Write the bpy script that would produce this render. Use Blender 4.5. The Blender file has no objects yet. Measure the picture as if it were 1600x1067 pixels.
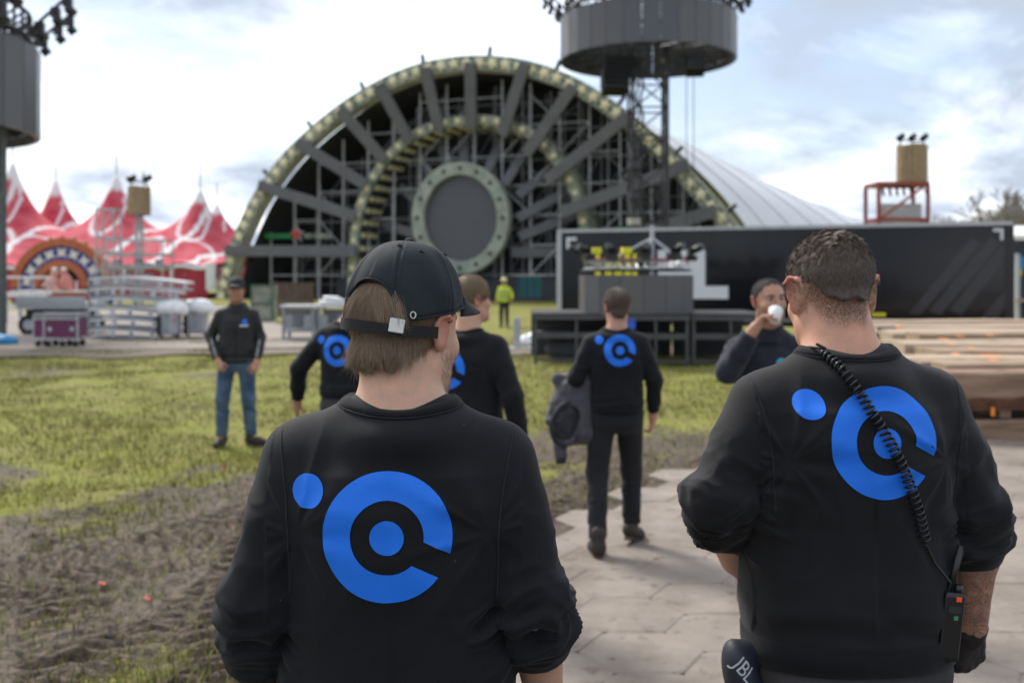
import bpy, bmesh, math, random
import numpy as np
from mathutils import Vector, Matrix, Euler
from mathutils.bvhtree import BVHTree

random.seed(7)
rng = np.random.default_rng(7)
sc = bpy.context.scene
COL = sc.collection
R = math.radians

# ------------------------------------------------------------------ camera
FPX, HC, YH = 1556.0, 1.8, 434.0          # focal length in photo pixels, eye height, horizon row
cam_d = bpy.data.cameras.new('camera')
cam = bpy.data.objects.new('camera', cam_d)
COL.objects.link(cam)
cam.location = (0, 0, HC)
cam.rotation_euler = (R(90), 0, 0)
cam_d.sensor_width = 36
cam_d.lens = 36 * FPX / 1600
cam_d.shift_y = -(533.5 - YH) / 1600
cam_d.clip_end = 3000
cam_d.clip_start = 0.05
cam_d.dof.use_dof = True
cam_d.dof.focus_distance = 1.68
cam_d.dof.aperture_fstop = 4.0
sc.camera = cam

def P(px, py, Y):
    """point at distance Y that is seen at photo pixel (px, py)"""
    return Vector(((px - 800) * Y / FPX, Y, HC - (py - YH) * Y / FPX))

# ------------------------------------------------------------------ world, sun, exposure
SUN_EL, SUN_AZ = R(47), math.atan2(-0.62, 0.78)     # azimuth from +Y towards +X
sun_dir = Vector((math.sin(SUN_AZ) * math.cos(SUN_EL), math.cos(SUN_AZ) * math.cos(SUN_EL), math.sin(SUN_EL)))
world = bpy.data.worlds.new('World')
sc.world = world
world.use_nodes = True
wn, wl = world.node_tree.nodes, world.node_tree.links
wn.clear()
def N(nodes, t, **kw):
    n = nodes.new(t)
    for k, v in kw.items():
        if k == 'inp':
            for kk, vv in v.items():
                n.inputs[kk].default_value = vv
        else:
            setattr(n, k, v)
    return n
w_out = N(wn, 'ShaderNodeOutputWorld')
w_bg = N(wn, 'ShaderNodeBackground', inp={'Strength': 0.1})
w_sky = N(wn, 'ShaderNodeTexSky', sky_type='NISHITA', sun_disc=False, sun_elevation=SUN_EL, sun_rotation=SUN_AZ,
          air_density=1.0, dust_density=1.5, ozone_density=1.0)
w_tc = N(wn, 'ShaderNodeTexCoord')
w_sep = N(wn, 'ShaderNodeSeparateXYZ')
wl.new(w_tc.outputs['Generated'], w_sep.inputs[0])
w_z = N(wn, 'ShaderNodeMath', operation='MAXIMUM', inp={1: 0.0})
wl.new(w_sep.outputs[2], w_z.inputs[0])
w_za = N(wn, 'ShaderNodeMath', operation='ADD', inp={1: 0.30})
wl.new(w_z.outputs[0], w_za.inputs[0])
w_dx = N(wn, 'ShaderNodeMath', operation='DIVIDE'); w_dy = N(wn, 'ShaderNodeMath', operation='DIVIDE')
wl.new(w_sep.outputs[0], w_dx.inputs[0]); wl.new(w_za.outputs[0], w_dx.inputs[1])
wl.new(w_sep.outputs[1], w_dy.inputs[0]); wl.new(w_za.outputs[0], w_dy.inputs[1])
w_cmb = N(wn, 'ShaderNodeCombineXYZ', inp={2: 3.7})
wl.new(w_dx.outputs[0], w_cmb.inputs[0]); wl.new(w_dy.outputs[0], w_cmb.inputs[1])
w_n1 = N(wn, 'ShaderNodeTexNoise', inp={'Scale': 1.3, 'Detail': 9.0, 'Roughness': 0.52, 'Distortion': 0.25})
wl.new(w_cmb.outputs[0], w_n1.inputs['Vector'])
w_r1 = N(wn, 'ShaderNodeValToRGB')
w_r1.color_ramp.elements[0].position = 0.40; w_r1.color_ramp.elements[0].color = (0.45, 0.45, 0.45, 1)
w_r1.color_ramp.elements[1].position = 0.52; w_r1.color_ramp.elements[1].color = (1, 1, 1, 1)
wl.new(w_n1.outputs['Fac'], w_r1.inputs[0])
w_cmb2 = N(wn, 'ShaderNodeVectorMath', operation='ADD'); w_cmb2.inputs[1].default_value = (7.7, 15.1, 2.2)
wl.new(w_cmb.outputs[0], w_cmb2.inputs[0])
w_n2 = N(wn, 'ShaderNodeTexNoise', inp={'Scale': 1.9, 'Detail': 10.0, 'Roughness': 0.58, 'Distortion': 0.35})
wl.new(w_cmb2.outputs[0], w_n2.inputs['Vector'])
# nearer the sun the cloud is whiter
w_dot = N(wn, 'ShaderNodeVectorMath', operation='DOT_PRODUCT'); w_dot.inputs[1].default_value = sun_dir
wl.new(w_tc.outputs['Generated'], w_dot.inputs[0])
w_dm = N(wn, 'ShaderNodeMapRange', inp={'From Min': 0.45, 'From Max': 1.0, 'To Min': -0.03, 'To Max': 0.075})
wl.new(w_dot.outputs['Value'], w_dm.inputs['Value'])
w_add = N(wn, 'ShaderNodeMath', operation='ADD')
wl.new(w_n2.outputs['Fac'], w_add.inputs[0]); wl.new(w_dm.outputs[0], w_add.inputs[1])
w_r2 = N(wn, 'ShaderNodeValToRGB')
e = w_r2.color_ramp.elements
e[0].position = 0.41; e[0].color = (0.31, 0.355, 0.43, 1)
e[1].position = 0.60; e[1].color = (1.0, 1.0, 1.0, 1)
m_ = e.new(0.50); m_.color = (0.50, 0.55, 0.63, 1)
wl.new(w_add.outputs[0], w_r2.inputs[0])
w_mul = N(wn, 'ShaderNodeVectorMath', operation='SCALE', inp={'Scale': 9.4})
wl.new(w_r2.outputs[0], w_mul.inputs[0])
w_mix = N(wn, 'ShaderNodeMix', data_type='RGBA')
w_hz = N(wn, 'ShaderNodeMapRange', inp={'From Min': 0.10, 'From Max': 0.02, 'To Min': 0.0, 'To Max': 1.0}); wl.new(w_sep.outputs[2], w_hz.inputs['Value'])
w_mxh = N(wn, 'ShaderNodeMath', operation='MAXIMUM'); wl.new(w_r1.outputs[0], w_mxh.inputs[0]); wl.new(w_hz.outputs[0], w_mxh.inputs[1])
wl.new(w_mxh.outputs[0], w_mix.inputs[0])
wl.new(w_sky.outputs[0], w_mix.inputs[6]); wl.new(w_mul.outputs[0], w_mix.inputs[7])
wl.new(w_mix.outputs[2], w_bg.inputs['Color'])
wl.new(w_bg.outputs[0], w_out.inputs[0])

sun_l = bpy.data.lights.new('sun', 'SUN')
sun_l.energy = 1.9
sun_l.angle = R(13)
sun_l.color = (1.0, 0.95, 0.88)
sun_o = bpy.data.objects.new('sun', sun_l)
COL.objects.link(sun_o)
sun_o.rotation_euler = (-sun_dir).to_track_quat('-Z', 'Y').to_euler()

vs = sc.view_settings
vs.view_transform = 'Standard'; vs.look = 'None'; vs.exposure = 1.0; vs.gamma = 1.0
try: vs.use_curve_mapping = False
except Exception: pass
sc.render.engine = 'CYCLES'
sc.cycles.use_denoising = True
sc.cycles.max_bounces = 6

# ------------------------------------------------------------------ object helpers
W = {}                                            # world matrix of every object that has children
def props(o, label=None, cat=None, group=None, kind=None):
    if label: o['label'] = label
    if cat: o['category'] = cat
    if group: o['group'] = group
    if kind: o['kind'] = kind
    return o
def thing(name, loc, label, cat, group=None, rz=0.0):
    o = bpy.data.objects.new(name, None)
    o.empty_display_size = 0.2
    o.location = loc; o.rotation_euler = (0, 0, rz)
    COL.objects.link(o)
    W[o] = Matrix.Translation(Vector(loc)) @ Matrix.Rotation(rz, 4, 'Z')
    return props(o, label, cat, group)
def link(name, data, parent=None, M=None, local=False, label=None):
    """object from data; M its world matrix (or, local=True, its matrix inside the parent)"""
    o = bpy.data.objects.new(name, data)
    COL.objects.link(o)
    M = M or Matrix.Identity(4)
    o.matrix_basis = M
    if parent is not None:
        o.parent = parent
        if local:
            W[o] = W[parent] @ M
        else:
            o.matrix_parent_inverse = W[parent].inverted()
            W[o] = M
    else:
        W[o] = M
    if label: o['label'] = label
    return o
def mesh_from(name, verts, faces, mat=None, smooth=False):
    me = bpy.data.meshes.new(name)
    if isinstance(faces, np.ndarray):
        v = np.asarray(verts, np.float32); n = faces.shape[1]; nf = len(faces)
        me.vertices.add(len(v)); me.vertices.foreach_set('co', v.ravel())
        me.loops.add(nf * n); me.loops.foreach_set('vertex_index', faces.astype(np.int32).ravel())
        me.polygons.add(nf)
        me.polygons.foreach_set('loop_start', np.arange(0, nf * n, n, dtype=np.int32))
        me.polygons.foreach_set('loop_total', np.full(nf, n, np.int32))
        me.update(calc_edges=True)
    else:
        me.from_pydata([tuple(x) for x in verts], [], faces)
    if smooth:
        me.polygons.foreach_set('use_smooth', np.ones(len(me.polygons), bool))
    if mat is not None:
        for m in (mat if isinstance(mat, (list, tuple)) else [mat]): me.materials.append(m)
    me.update()
    return me
UNIT = {}
def unit(shape, mat):
    k = (shape, mat.name)
    if k in UNIT: return UNIT[k]
    bm = bmesh.new()
    if shape == 'box':
        bmesh.ops.create_cube(bm, size=1)
    elif shape == 'bevel':
        bmesh.ops.create_cube(bm, size=1)
        bmesh.ops.bevel(bm, geom=bm.edges[:], offset=0.06, segments=1, affect='EDGES')
    elif shape == 'tube':
        bmesh.ops.create_cone(bm, segments=10, radius1=1, radius2=1, depth=1, cap_ends=True)
    elif shape == 'cone':
        bmesh.ops.create_cone(bm, segments=12, radius1=1, radius2=0.45, depth=1, cap_ends=True)
    elif shape == 'ball':
        bmesh.ops.create_uvsphere(bm, u_segments=14, v_segments=9, radius=1)
    me = bpy.data.meshes.new(shape); bm.to_mesh(me); bm.free()
    if shape in ('ball',):
        for p in me.polygons: p.use_smooth = True
    if shape in ('tube', 'cone'):
        for p in me.polygons: p.use_smooth = len(p.vertices) == 4
    me.materials.append(mat)
    UNIT[k] = me
    return me
def frame(a, b, up=(0, 0, 1)):
    z = (b - a).normalized()
    u = Vector(up)
    if abs(z.dot(u)) > 0.98: u = Vector((0, 1, 0))
    x = u.cross(z).normalized(); y = z.cross(x)
    return Matrix((x, y, z)).transposed().to_4x4()
def tube(name, parent, a, b, r, mat, label=None, shape='tube', r2=None):
    a, b = Vector(a), Vector(b)
    M = Matrix.Translation((a + b) / 2) @ frame(a, b) @ Matrix.Diagonal((r, r2 or r, (b - a).length, 1))
    return link(name, unit(shape, mat), parent, M, label=label)
def beam(name, parent, a, b, wx, wy, mat, up=(0, 0, 1), shape='box', label=None):
    """box bar from a to b; wy measured along the 'up' side, wx across"""
    a, b = Vector(a), Vector(b)
    M = Matrix.Translation((a + b) / 2) @ frame(a, b, up) @ Matrix.Diagonal((wx, wy, (b - a).length, 1))
    return link(name, unit(shape, mat), parent, M, label=label)
def box(name, parent, c, size, mat, rz=0.0, shape='box', label=None, rx=0.0):
    M = Matrix.Translation(Vector(c)) @ Matrix.Rotation(rz, 4, 'Z') @ Matrix.Rotation(rx, 4, 'X') @ Matrix.Diagonal((size[0], size[1], size[2], 1))
    return link(name, unit(shape, mat), parent, M, label=label)
def ball(name, parent, c, r, mat, label=None):
    r = r if isinstance(r, (tuple, list)) else (r, r, r)
    return link(name, unit('ball', mat), parent, Matrix.Translation(Vector(c)) @ Matrix.Diagonal((*r, 1)), label=label)
class MB:
    """collects shapes into one mesh"""
    def __init__(s): s.v, s.f = [], []
    def add(s, v, f):
        o = len(s.v); s.v += [tuple(x) for x in v]; s.f += [tuple(i + o for i in q) for q in f]; return s
    def box(s, c, size, M=None):
        x, y, z = size[0] / 2, size[1] / 2, size[2] / 2
        vs_ = [Vector((i * x, j * y, k * z)) for i in (-1, 1) for j in (-1, 1) for k in (-1, 1)]
        if M is not None: vs_ = [M @ q for q in vs_]
        c = Vector(c)
        return s.add([q + c for q in vs_], [(0, 1, 3, 2), (4, 6, 7, 5), (0, 4, 5, 1), (2, 3, 7, 6), (0, 2, 6, 4), (1, 5, 7, 3)])
    def tube(s, a, b, r0, r1=None, n=6):
        a, b = Vector(a), Vector(b); r1 = r0 if r1 is None else r1
        Fm = frame(a, b).to_3x3(); v = []
        for q, rr in ((a, r0), (b, r1)):
            for i in range(n):
                t = 2 * math.pi * i / n
                v.append(q + Fm @ Vector((rr * math.cos(t), rr * math.sin(t), 0)))
        f = [(i, (i + 1) % n, n + (i + 1) % n, n + i) for i in range(n)]
        f += [tuple(range(n - 1, -1, -1)), tuple(range(n, 2 * n))]
        return s.add(v, f)
    def sweep(s, pts, r, n=8, cap=True):
        pts = [Vector(p) for p in pts]; rings = []
        N_ = len(pts); rr = r if isinstance(r, (list, tuple)) else [r] * N_
        t = (pts[1] - pts[0]).normalized()
        u = t.orthogonal().normalized()
        v = []
        for i, p in enumerate(pts):
            t2 = (pts[min(i + 1, N_ - 1)] - pts[max(i - 1, 0)]).normalized()
            u = (u - t2 * u.dot(t2)).normalized(); w = t2.cross(u)
            for k in range(n):
                a = 2 * math.pi * k / n
                v.append(p + (u * math.cos(a) + w * math.sin(a)) * rr[i])
        f = []
        for i in range(N_ - 1):
            for k in range(n):
                f.append((i * n + k, i * n + (k + 1) % n, (i + 1) * n + (k + 1) % n, (i + 1) * n + k))
        if cap:
            f += [tuple(range(n - 1, -1, -1)), tuple(range((N_ - 1) * n, N_ * n))]
        return s.add(v, f)
    def build(s, name, mat, parent=None, smooth=False, label=None, local=False):
        return link(name, mesh_from(name, s.v, s.f, mat, smooth), parent, label=label, local=local)

# ------------------------------------------------------------------ materials
MATS = {}
def mat(name, col, rough=0.6, metal=0.0, var=0.15, scale=6.0, bump=0.0, bscale=60.0, spec=0.5, coat=0.0, sheen=0.0, col2=None, detail=5.0, emit=None):
    """principled with noise-driven colour variation and optional bump"""
    if name in MATS: return MATS[name]
    m = bpy.data.materials.new(name); m.use_nodes = True
    nt, nl = m.node_tree.nodes, m.node_tree.links
    b = nt['Principled BSDF']
    b.inputs['Roughness'].default_value = rough; b.inputs['Metallic'].default_value = metal
    b.inputs['Specular IOR Level'].default_value = spec
    b.inputs['Coat Weight'].default_value = coat
    b.inputs['Sheen Weight'].default_value = sheen
    tc = N(nt, 'ShaderNodeTexCoord')
    ge = N(nt, 'ShaderNodeNewGeometry')
    ns = N(nt, 'ShaderNodeTexNoise', inp={'Scale': scale, 'Detail': detail, 'Roughness': 0.6})
    nl.new(ge.outputs['Position'], ns.inputs['Vector'])
    rp = N(nt, 'ShaderNodeValToRGB')
    c = Vector(col[:3]); c2 = Vector(col2[:3]) if col2 else c * (1 + var); c1 = c if col2 else c * (1 - var)
    rp.color_ramp.elements[0].position = 0.32; rp.color_ramp.elements[1].position = 0.68
    rp.color_ramp.elements[0].color = (*c1, 1); rp.color_ramp.elements[1].color = (*c2, 1)
    nl.new(ns.outputs['Fac'], rp.inputs[0]); nl.new(rp.outputs[0], b.inputs['Base Color'])
    if bump:
        n2 = N(nt, 'ShaderNodeTexNoise', inp={'Scale': bscale, 'Detail': 4.0, 'Roughness': 0.6})
        nl.new(ge.outputs['Position'], n2.inputs['Vector'])
        bp = N(nt, 'ShaderNodeBump', inp={'Strength': 1.0, 'Distance': bump})
        nl.new(n2.outputs['Fac'], bp.inputs['Height']); nl.new(bp.outputs[0], b.inputs['Normal'])
    MATS[name] = m
    return m

# ------------------------------------------------------------------ numpy noise
def _hash(ix, iy, iz, seed):
    h = (ix.astype(np.int64) * 374761393 + iy.astype(np.int64) * 668265263 + iz.astype(np.int64) * 2147483647 + seed * 974634541)
    h = (h ^ (h >> 13)) * 1274126177
    h = h ^ (h >> 16)
    return (h & 0xFFFFF).astype(np.float32) / 0xFFFFF
def vnoise(p, seed=0):
    """smooth value noise in [-1,1]; p is (n,3)"""
    f = np.floor(p); i = f.astype(np.int64); t = (p - f).astype(np.float32)
    t = t * t * (3 - 2 * t)
    r = 0
    for a in (0, 1):
        wx = t[:, 0] if a else 1 - t[:, 0]
        for b in (0, 1):
            wy = t[:, 1] if b else 1 - t[:, 1]
            for c in (0, 1):
                wz = t[:, 2] if c else 1 - t[:, 2]
                r = r + wx * wy * wz * _hash(i[:, 0] + a, i[:, 1] + b, i[:, 2] + c, seed)
    return r * 2 - 1
def fbm(p, oct=3, seed=0):
    r, a = 0, 1.0
    for o in range(oct):
        r = r + a * vnoise(p * (2 ** o), seed + o * 17); a *= 0.5
    return r
def sstep(a, b, x):
    t = np.clip((x - a) / (b - a), 0, 1)
    return t * t * (3 - 2 * t)
# ------------------------------------------------------------------ implicit surfaces -> meshes
def A(*p): return np.array(p, np.float32)
def rc(a, b, ra, rb, k=0.02, flat=None):
    """tapered capsule; flat='b' cuts the b end square"""
    a, b = A(*a), A(*b); ab = b - a; L2 = float(ab @ ab); L = math.sqrt(L2)
    def fn(X, Y, Z):
        px, py, pz = X - a[0], Y - a[1], Z - a[2]
        t = (px * ab[0] + py * ab[1] + pz * ab[2]) / L2
        tc = np.clip(t, 0, 1)
        d = np.sqrt((px - tc * ab[0]) ** 2 + (py - tc * ab[1]) ** 2 + (pz - tc * ab[2]) ** 2) - (ra + (rb - ra) * tc)
        if flat == 'b': d = np.maximum(d, (t - 1) * L)
        return d
    m = max(ra, rb)
    return fn, np.minimum(a, b) - m, np.maximum(a, b) + m, k
def el(c, r, Rm=None, k=0.02):
    c, r = A(*c), A(*r); m = float(r.max())
    Rt = np.array(Rm, np.float32).T if Rm is not None else None
    def fn(X, Y, Z):
        px, py, pz = X - c[0], Y - c[1], Z - c[2]
        if Rt is not None:
            px, py, pz = (Rt[0, 0] * px + Rt[0, 1] * py + Rt[0, 2] * pz, Rt[1, 0] * px + Rt[1, 1] * py + Rt[1, 2] * pz,
                          Rt[2, 0] * px + Rt[2, 1] * py + Rt[2, 2] * pz)
        k0 = np.sqrt((px / r[0]) ** 2 + (py / r[1]) ** 2 + (pz / r[2]) ** 2)
        k1 = np.sqrt((px / r[0] ** 2) ** 2 + (py / r[1] ** 2) ** 2 + (pz / r[2] ** 2) ** 2) + 1e-6
        return k0 * (k0 - 1) / k1
    return fn, c - m, c + m, k
def loft(prof, k=0.03, n=2.4, grow=0.0):
    """prof rows (z, half width, half depth, y centre[, x centre])"""
    pr = np.array([tuple(q) + (0,) * (5 - len(q)) for q in prof], np.float32)
    z0, z1 = pr[0, 0], pr[-1, 0]
    def fn(X, Y, Z):
        w = np.interp(Z, pr[:, 0], pr[:, 1]).astype(np.float32) + grow
        d = np.interp(Z, pr[:, 0], pr[:, 2]).astype(np.float32) + grow
        y = np.interp(Z, pr[:, 0], pr[:, 3]).astype(np.float32)
        x = np.interp(Z, pr[:, 0], pr[:, 4]).astype(np.float32)
        q = (np.abs((X - x) / w) ** n + np.abs((Y - y) / d) ** n) ** (1 / n)
        r = (q - 1) * np.minimum(w, d)
        return np.maximum(r, np.maximum(z0 - Z, Z - z1))
    m = pr[:, 1].max() + grow, pr[:, 2].max() + grow + np.abs(pr[:, 3]).max()
    xm = np.abs(pr[:, 4]).max()
    return fn, A(-m[0] - xm, -m[1], z0), A(m[0] + xm, m[1], z1), k
def evalsdf(prims, vox, cuts=(), subs=(), pad=0.02):
    lo = np.min([p[1] for p in prims], 0) - pad; hi = np.max([p[2] for p in prims], 0) + pad
    n = np.ceil((hi - lo) / vox).astype(int) + 1
    D = np.full(n, 1e3, np.float32)
    ax = [lo[i] + vox * np.arange(n[i], dtype=np.float32) for i in range(3)]
    def sl(plo, phi, m):
        i0 = np.maximum(np.floor((plo - m - lo) / vox).astype(int), 0)
        i1 = np.minimum(np.ceil((phi + m - lo) / vox).astype(int) + 1, n)
        return tuple(slice(a, b) for a, b in zip(i0, i1))
    for fn, plo, phi, k in prims:
        s = sl(plo, phi, k + 3 * vox)
        if any(q.start >= q.stop for q in s): continue
        d = fn(ax[0][s[0]][:, None, None], ax[1][s[1]][None, :, None], ax[2][s[2]][None, None, :])
        a = D[s]
        h = np.clip(0.5 + 0.5 * (d - a) / k, 0, 1)
        D[s] = np.where(a > 100, d, d + (a - d) * h - k * h * (1 - h))
    for fn, plo, phi, k in subs:
        s = sl(plo, phi, k + 3 * vox)
        if any(q.start >= q.stop for q in s): continue
        d = -fn(ax[0][s[0]][:, None, None], ax[1][s[1]][None, :, None], ax[2][s[2]][None, None, :])
        a = D[s]
        h = np.clip(0.5 - 0.5 * (a - d) / k, 0, 1)
        D[s] = a + (d - a) * h + k * h * (1 - h)
    for c in cuts:
        D = np.maximum(D, c(ax[0][:, None, None], ax[1][None, :, None], ax[2][None, None, :]))
    return D, lo
def surface_nets(D, lo, vox, smooth=2):
    ins = D < 0
    nx, ny, nz = D.shape
    cnt = np.zeros((nx - 1, ny - 1, nz - 1), np.int8)
    offs = [(a, b, c) for a in (0, 1) for b in (0, 1) for c in (0, 1)]
    for a, b, c in offs: cnt += ins[a:nx - 1 + a, b:ny - 1 + b, c:nz - 1 + c]
    act = (cnt > 0) & (cnt < 8)
    I = np.argwhere(act)
    idx = np.full(act.shape, -1, np.int64); idx[act] = np.arange(len(I))
    V = np.zeros((len(I), 3), np.float32); C = np.zeros(len(I), np.float32)
    for (a, b, c) in offs:
        for d in range(3):
            if (a, b, c)[d]: continue
            o2 = [a, b, c]; o2[d] = 1
            va = D[I[:, 0] + a, I[:, 1] + b, I[:, 2] + c]; vb = D[I[:, 0] + o2[0], I[:, 1] + o2[1], I[:, 2] + o2[2]]
            m = (va < 0) != (vb < 0)
            t = np.where(m, va / np.where(m, va - vb, 1), 0)
            p = np.tile(A(a, b, c), (len(I), 1)); p[:, d] += t
            V[m] += p[m]; C += m
    V = V / C[:, None] + I
    F = []
    for d in range(3):
        e1, e2 = [(1, 2), (2, 0), (0, 1)][d]
        s0 = [slice(None)] * 3; s1 = [slice(None)] * 3
        s0[d] = slice(0, -1); s1[d] = slice(1, None)
        ch = ins[tuple(s0)] != ins[tuple(s1)]
        J = np.argwhere(ch)
        J = J[(J[:, e1] > 0) & (J[:, e2] > 0) & (J[:, e1] < D.shape[e1] - 1) & (J[:, e2] < D.shape[e2] - 1)]
        def at(o1, o2):
            K = J.copy(); K[:, e1] -= o1; K[:, e2] -= o2
            return idx[K[:, 0], K[:, 1], K[:, 2]]
        q = np.stack([at(1, 1), at(0, 1), at(0, 0), at(1, 0)], 1)
        fl = ~ins[J[:, 0], J[:, 1], J[:, 2]]
        q[fl] = q[fl][:, ::-1]
        F.append(q)
    F = np.concatenate(F)
    V = lo + V * vox
    for _ in range(smooth): V = lap(V, F, 0.5)
    return V.astype(np.float32), F
def lap(V, F, f):
    n = len(V); S = np.zeros((n, 3)); c = np.zeros(n)
    for a, b in ((0, 1), (1, 2), (2, 3), (3, 0)):
        for u, v in ((a, b), (b, a)):
            for d in range(3): S[:, d] += np.bincount(F[:, u], V[F[:, v], d], n)
            c += np.bincount(F[:, u], None, n)
    return V + f * (S / np.maximum(c, 1)[:, None] - V)
def vnormals(V, F):
    fn = np.cross(V[F[:, 2]] - V[F[:, 0]], V[F[:, 3]] - V[F[:, 1]])
    n = len(V); S = np.zeros((n, 3))
    for k in range(4):
        for d in range(3): S[:, d] += np.bincount(F[:, k], fn[:, d], n)
    return S / (np.linalg.norm(S, axis=1)[:, None] + 1e-9)
def set_attr(me, name, vals):
    a = me.attributes.new(name, 'FLOAT', 'POINT'); a.data.foreach_set('value', vals.astype(np.float32))
def bvh_of(V, F): return BVHTree.FromPolygons([tuple(x) for x in V.tolist()], [tuple(x) for x in F.tolist()])

# ------------------------------------------------------------------ cloth, skin, hair materials
def mat_skin(name, col):
    m = mat(name, tuple(c * .86 for c in col), rough=0.5, col2=(col[0] * 1.10, col[1] * 1.02, col[2] * .98), scale=24, bump=0.0006, bscale=420, spec=0.4)
    nt, nl = m.node_tree.nodes, m.node_tree.links
    if nt.get('red'): return m
    b = nt['Principled BSDF']
    src = b.inputs['Base Color'].links[0].from_socket
    at = N(nt, 'ShaderNodeAttribute', attribute_name='red'); at.name = 'red'
    mx = N(nt, 'ShaderNodeMix', data_type='RGBA'); mx.inputs[7].default_value = (0.50, 0.13, 0.09, 1)
    nl.new(at.outputs['Fac'], mx.inputs[0]); nl.new(src, mx.inputs[6])
    # stubble and tattoo ink are colours of the skin itself
    a2 = N(nt, 'ShaderNodeAttribute', attribute_name='stub')
    ge = N(nt, 'ShaderNodeNewGeometry')
    n2 = N(nt, 'ShaderNodeTexNoise', inp={'Scale': 520.0, 'Detail': 2.0})
    nl.new(ge.outputs['Position'], n2.inputs['Vector'])
    r2 = N(nt, 'ShaderNodeMapRange', inp={'From Min': 0.4, 'From Max': 0.6}); nl.new(n2.outputs['Fac'], r2.inputs['Value'])
    mu = N(nt, 'ShaderNodeMath', operation='MULTIPLY'); nl.new(r2.outputs[0], mu.inputs[0]); nl.new(a2.outputs['Fac'], mu.inputs[1])
    mx2 = N(nt, 'ShaderNodeMix', data_type='RGBA'); mx2.inputs[7].default_value = (0.07, 0.04, 0.022, 1)
    nl.new(mu.outputs[0], mx2.inputs[0]); nl.new(mx.outputs[2], mx2.inputs[6])
    a3 = N(nt, 'ShaderNodeAttribute', attribute_name='ink')
    wv = N(nt, 'ShaderNodeTexNoise', inp={'Scale': 15.0, 'Detail': 2.0, 'Distortion': 3.0})
    nl.new(ge.outputs['Position'], wv.inputs['Vector'])
    r3 = N(nt, 'ShaderNodeValToRGB'); q = r3.color_ramp.elements
    q[0].position = 0.40; q[0].color = (0.75, 0.75, 0.75, 1); q[1].position = 0.66; q[1].color = (0.25, 0.25, 0.25, 1)
    for pp, vv in ((0.44, 0.25), (0.47, 0.9), (0.50, 0.2), (0.56, 0.95), (0.59, 0.35)):
        z = q.new(pp); z.color = (vv, vv, vv, 1)
    nl.new(wv.outputs['Fac'], r3.inputs[0])
    mu3 = N(nt, 'ShaderNodeMath', operation='MULTIPLY'); nl.new(r3.outputs[0], mu3.inputs[0]); nl.new(a3.outputs['Fac'], mu3.inputs[1])
    mx3 = N(nt, 'ShaderNodeMix', data_type='RGBA'); mx3.inputs[7].default_value = (0.045, 0.045, 0.048, 1)
    nl.new(mu3.outputs[0], mx3.inputs[0]); nl.new(mx2.outputs[2], mx3.inputs[6])
    nl.new(mx3.outputs[2], b.inputs['Base Color'])
    b.inputs['Subsurface Weight'].default_value = 0.12
    b.inputs['Subsurface Radius'].default_value = (0.9, 0.35, 0.2)
    b.inputs['Subsurface Scale'].default_value = 0.008
    return m
def mat_hair(name, c1, c2, rough=0.42):
    if name in MATS: return MATS[name]
    m = bpy.data.materials.new(name); m.use_nodes = True
    nt, nl = m.node_tree.nodes, m.node_tree.links
    b = nt['Principled BSDF']; b.inputs['Roughness'].default_value = rough; b.inputs['Specular IOR Level'].default_value = 0.6
    ci = N(nt, 'ShaderNodeHairInfo')
    rp = N(nt, 'ShaderNodeValToRGB'); rp.color_ramp.elements[0].color = (*c1, 1); rp.color_ramp.elements[1].color = (*c2, 1)
    nl.new(ci.outputs['Random'], rp.inputs[0]); nl.new(rp.outputs[0], b.inputs['Base Color'])
    MATS[name] = m
    return m
M_SWEAT = mat('black_sweatshirt', (0.0062, 0.0068, 0.0088), rough=0.80, var=0.25, scale=9, bump=0.0008, bscale=700, spec=0.24, sheen=0.07)
def add_lint(m):
    nt, nl = m.node_tree.nodes, m.node_tree.links; b = nt['Principled BSDF']; src = b.inputs['Base Color'].links[0].from_socket
    ge = N(nt, 'ShaderNodeNewGeometry'); vo = N(nt, 'ShaderNodeTexVoronoi', inp={'Scale': 26.0, 'Randomness': 1.0}); nl.new(ge.outputs['Position'], vo.inputs['Vector'])
    lt = N(nt, 'ShaderNodeMath', operation='LESS_THAN', inp={1: 0.022}); nl.new(vo.outputs['Distance'], lt.inputs[0])
    mx = N(nt, 'ShaderNodeMix', data_type='RGBA'); mx.inputs[7].default_value = (.16, .16, .17, 1); nl.new(lt.outputs[0], mx.inputs[0]); nl.new(src, mx.inputs[6]); nl.new(mx.outputs[2], b.inputs['Base Color'])
add_lint(M_SWEAT)
M_SWEAT2 = mat('washed_black_sweatshirt', (0.0070, 0.0070, 0.0084), rough=0.80, var=0.25, scale=9, bump=0.0008, bscale=700, spec=0.25, sheen=0.10)
M_RIB = mat('black_rib_knit', (0.006, 0.0064, 0.008), rough=0.9, var=0.2, scale=40, bump=0.0008, bscale=700, spec=0.2, sheen=0.1)
M_SEAM = mat('sewn_seam', (0.010, 0.011, 0.0135), rough=0.9, var=0.2, scale=300)
M_JACKET = mat('black_jacket', (0.012, 0.0125, 0.014), rough=0.7, var=0.2, scale=12, bump=0.001, bscale=120)
M_NAVY = mat('navy_fleece', (0.010, 0.0125, 0.022), rough=0.9, var=0.2, scale=12, bump=0.001, bscale=200, sheen=0.1)
M_BLUE = mat('blue_print', (0.011, 0.175, 0.80), rough=0.55, var=0.05, scale=14, bump=0.0003, bscale=500, spec=0.35)
M_TROUSER = mat('black_work_trousers', (0.0075, 0.0080, 0.011), rough=0.85, var=0.25, scale=10, bump=0.001, bscale=260)
M_GREYT = mat('dark_grey_trousers', (0.035, 0.033, 0.035), rough=0.85, var=0.2, scale=10, bump=0.001, bscale=260)
M_JEANS = mat('blue_jeans', (0.02, 0.05, 0.11), rough=0.8, col2=(0.085, 0.14, 0.21), scale=7, bump=0.0008, bscale=300)
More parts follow.
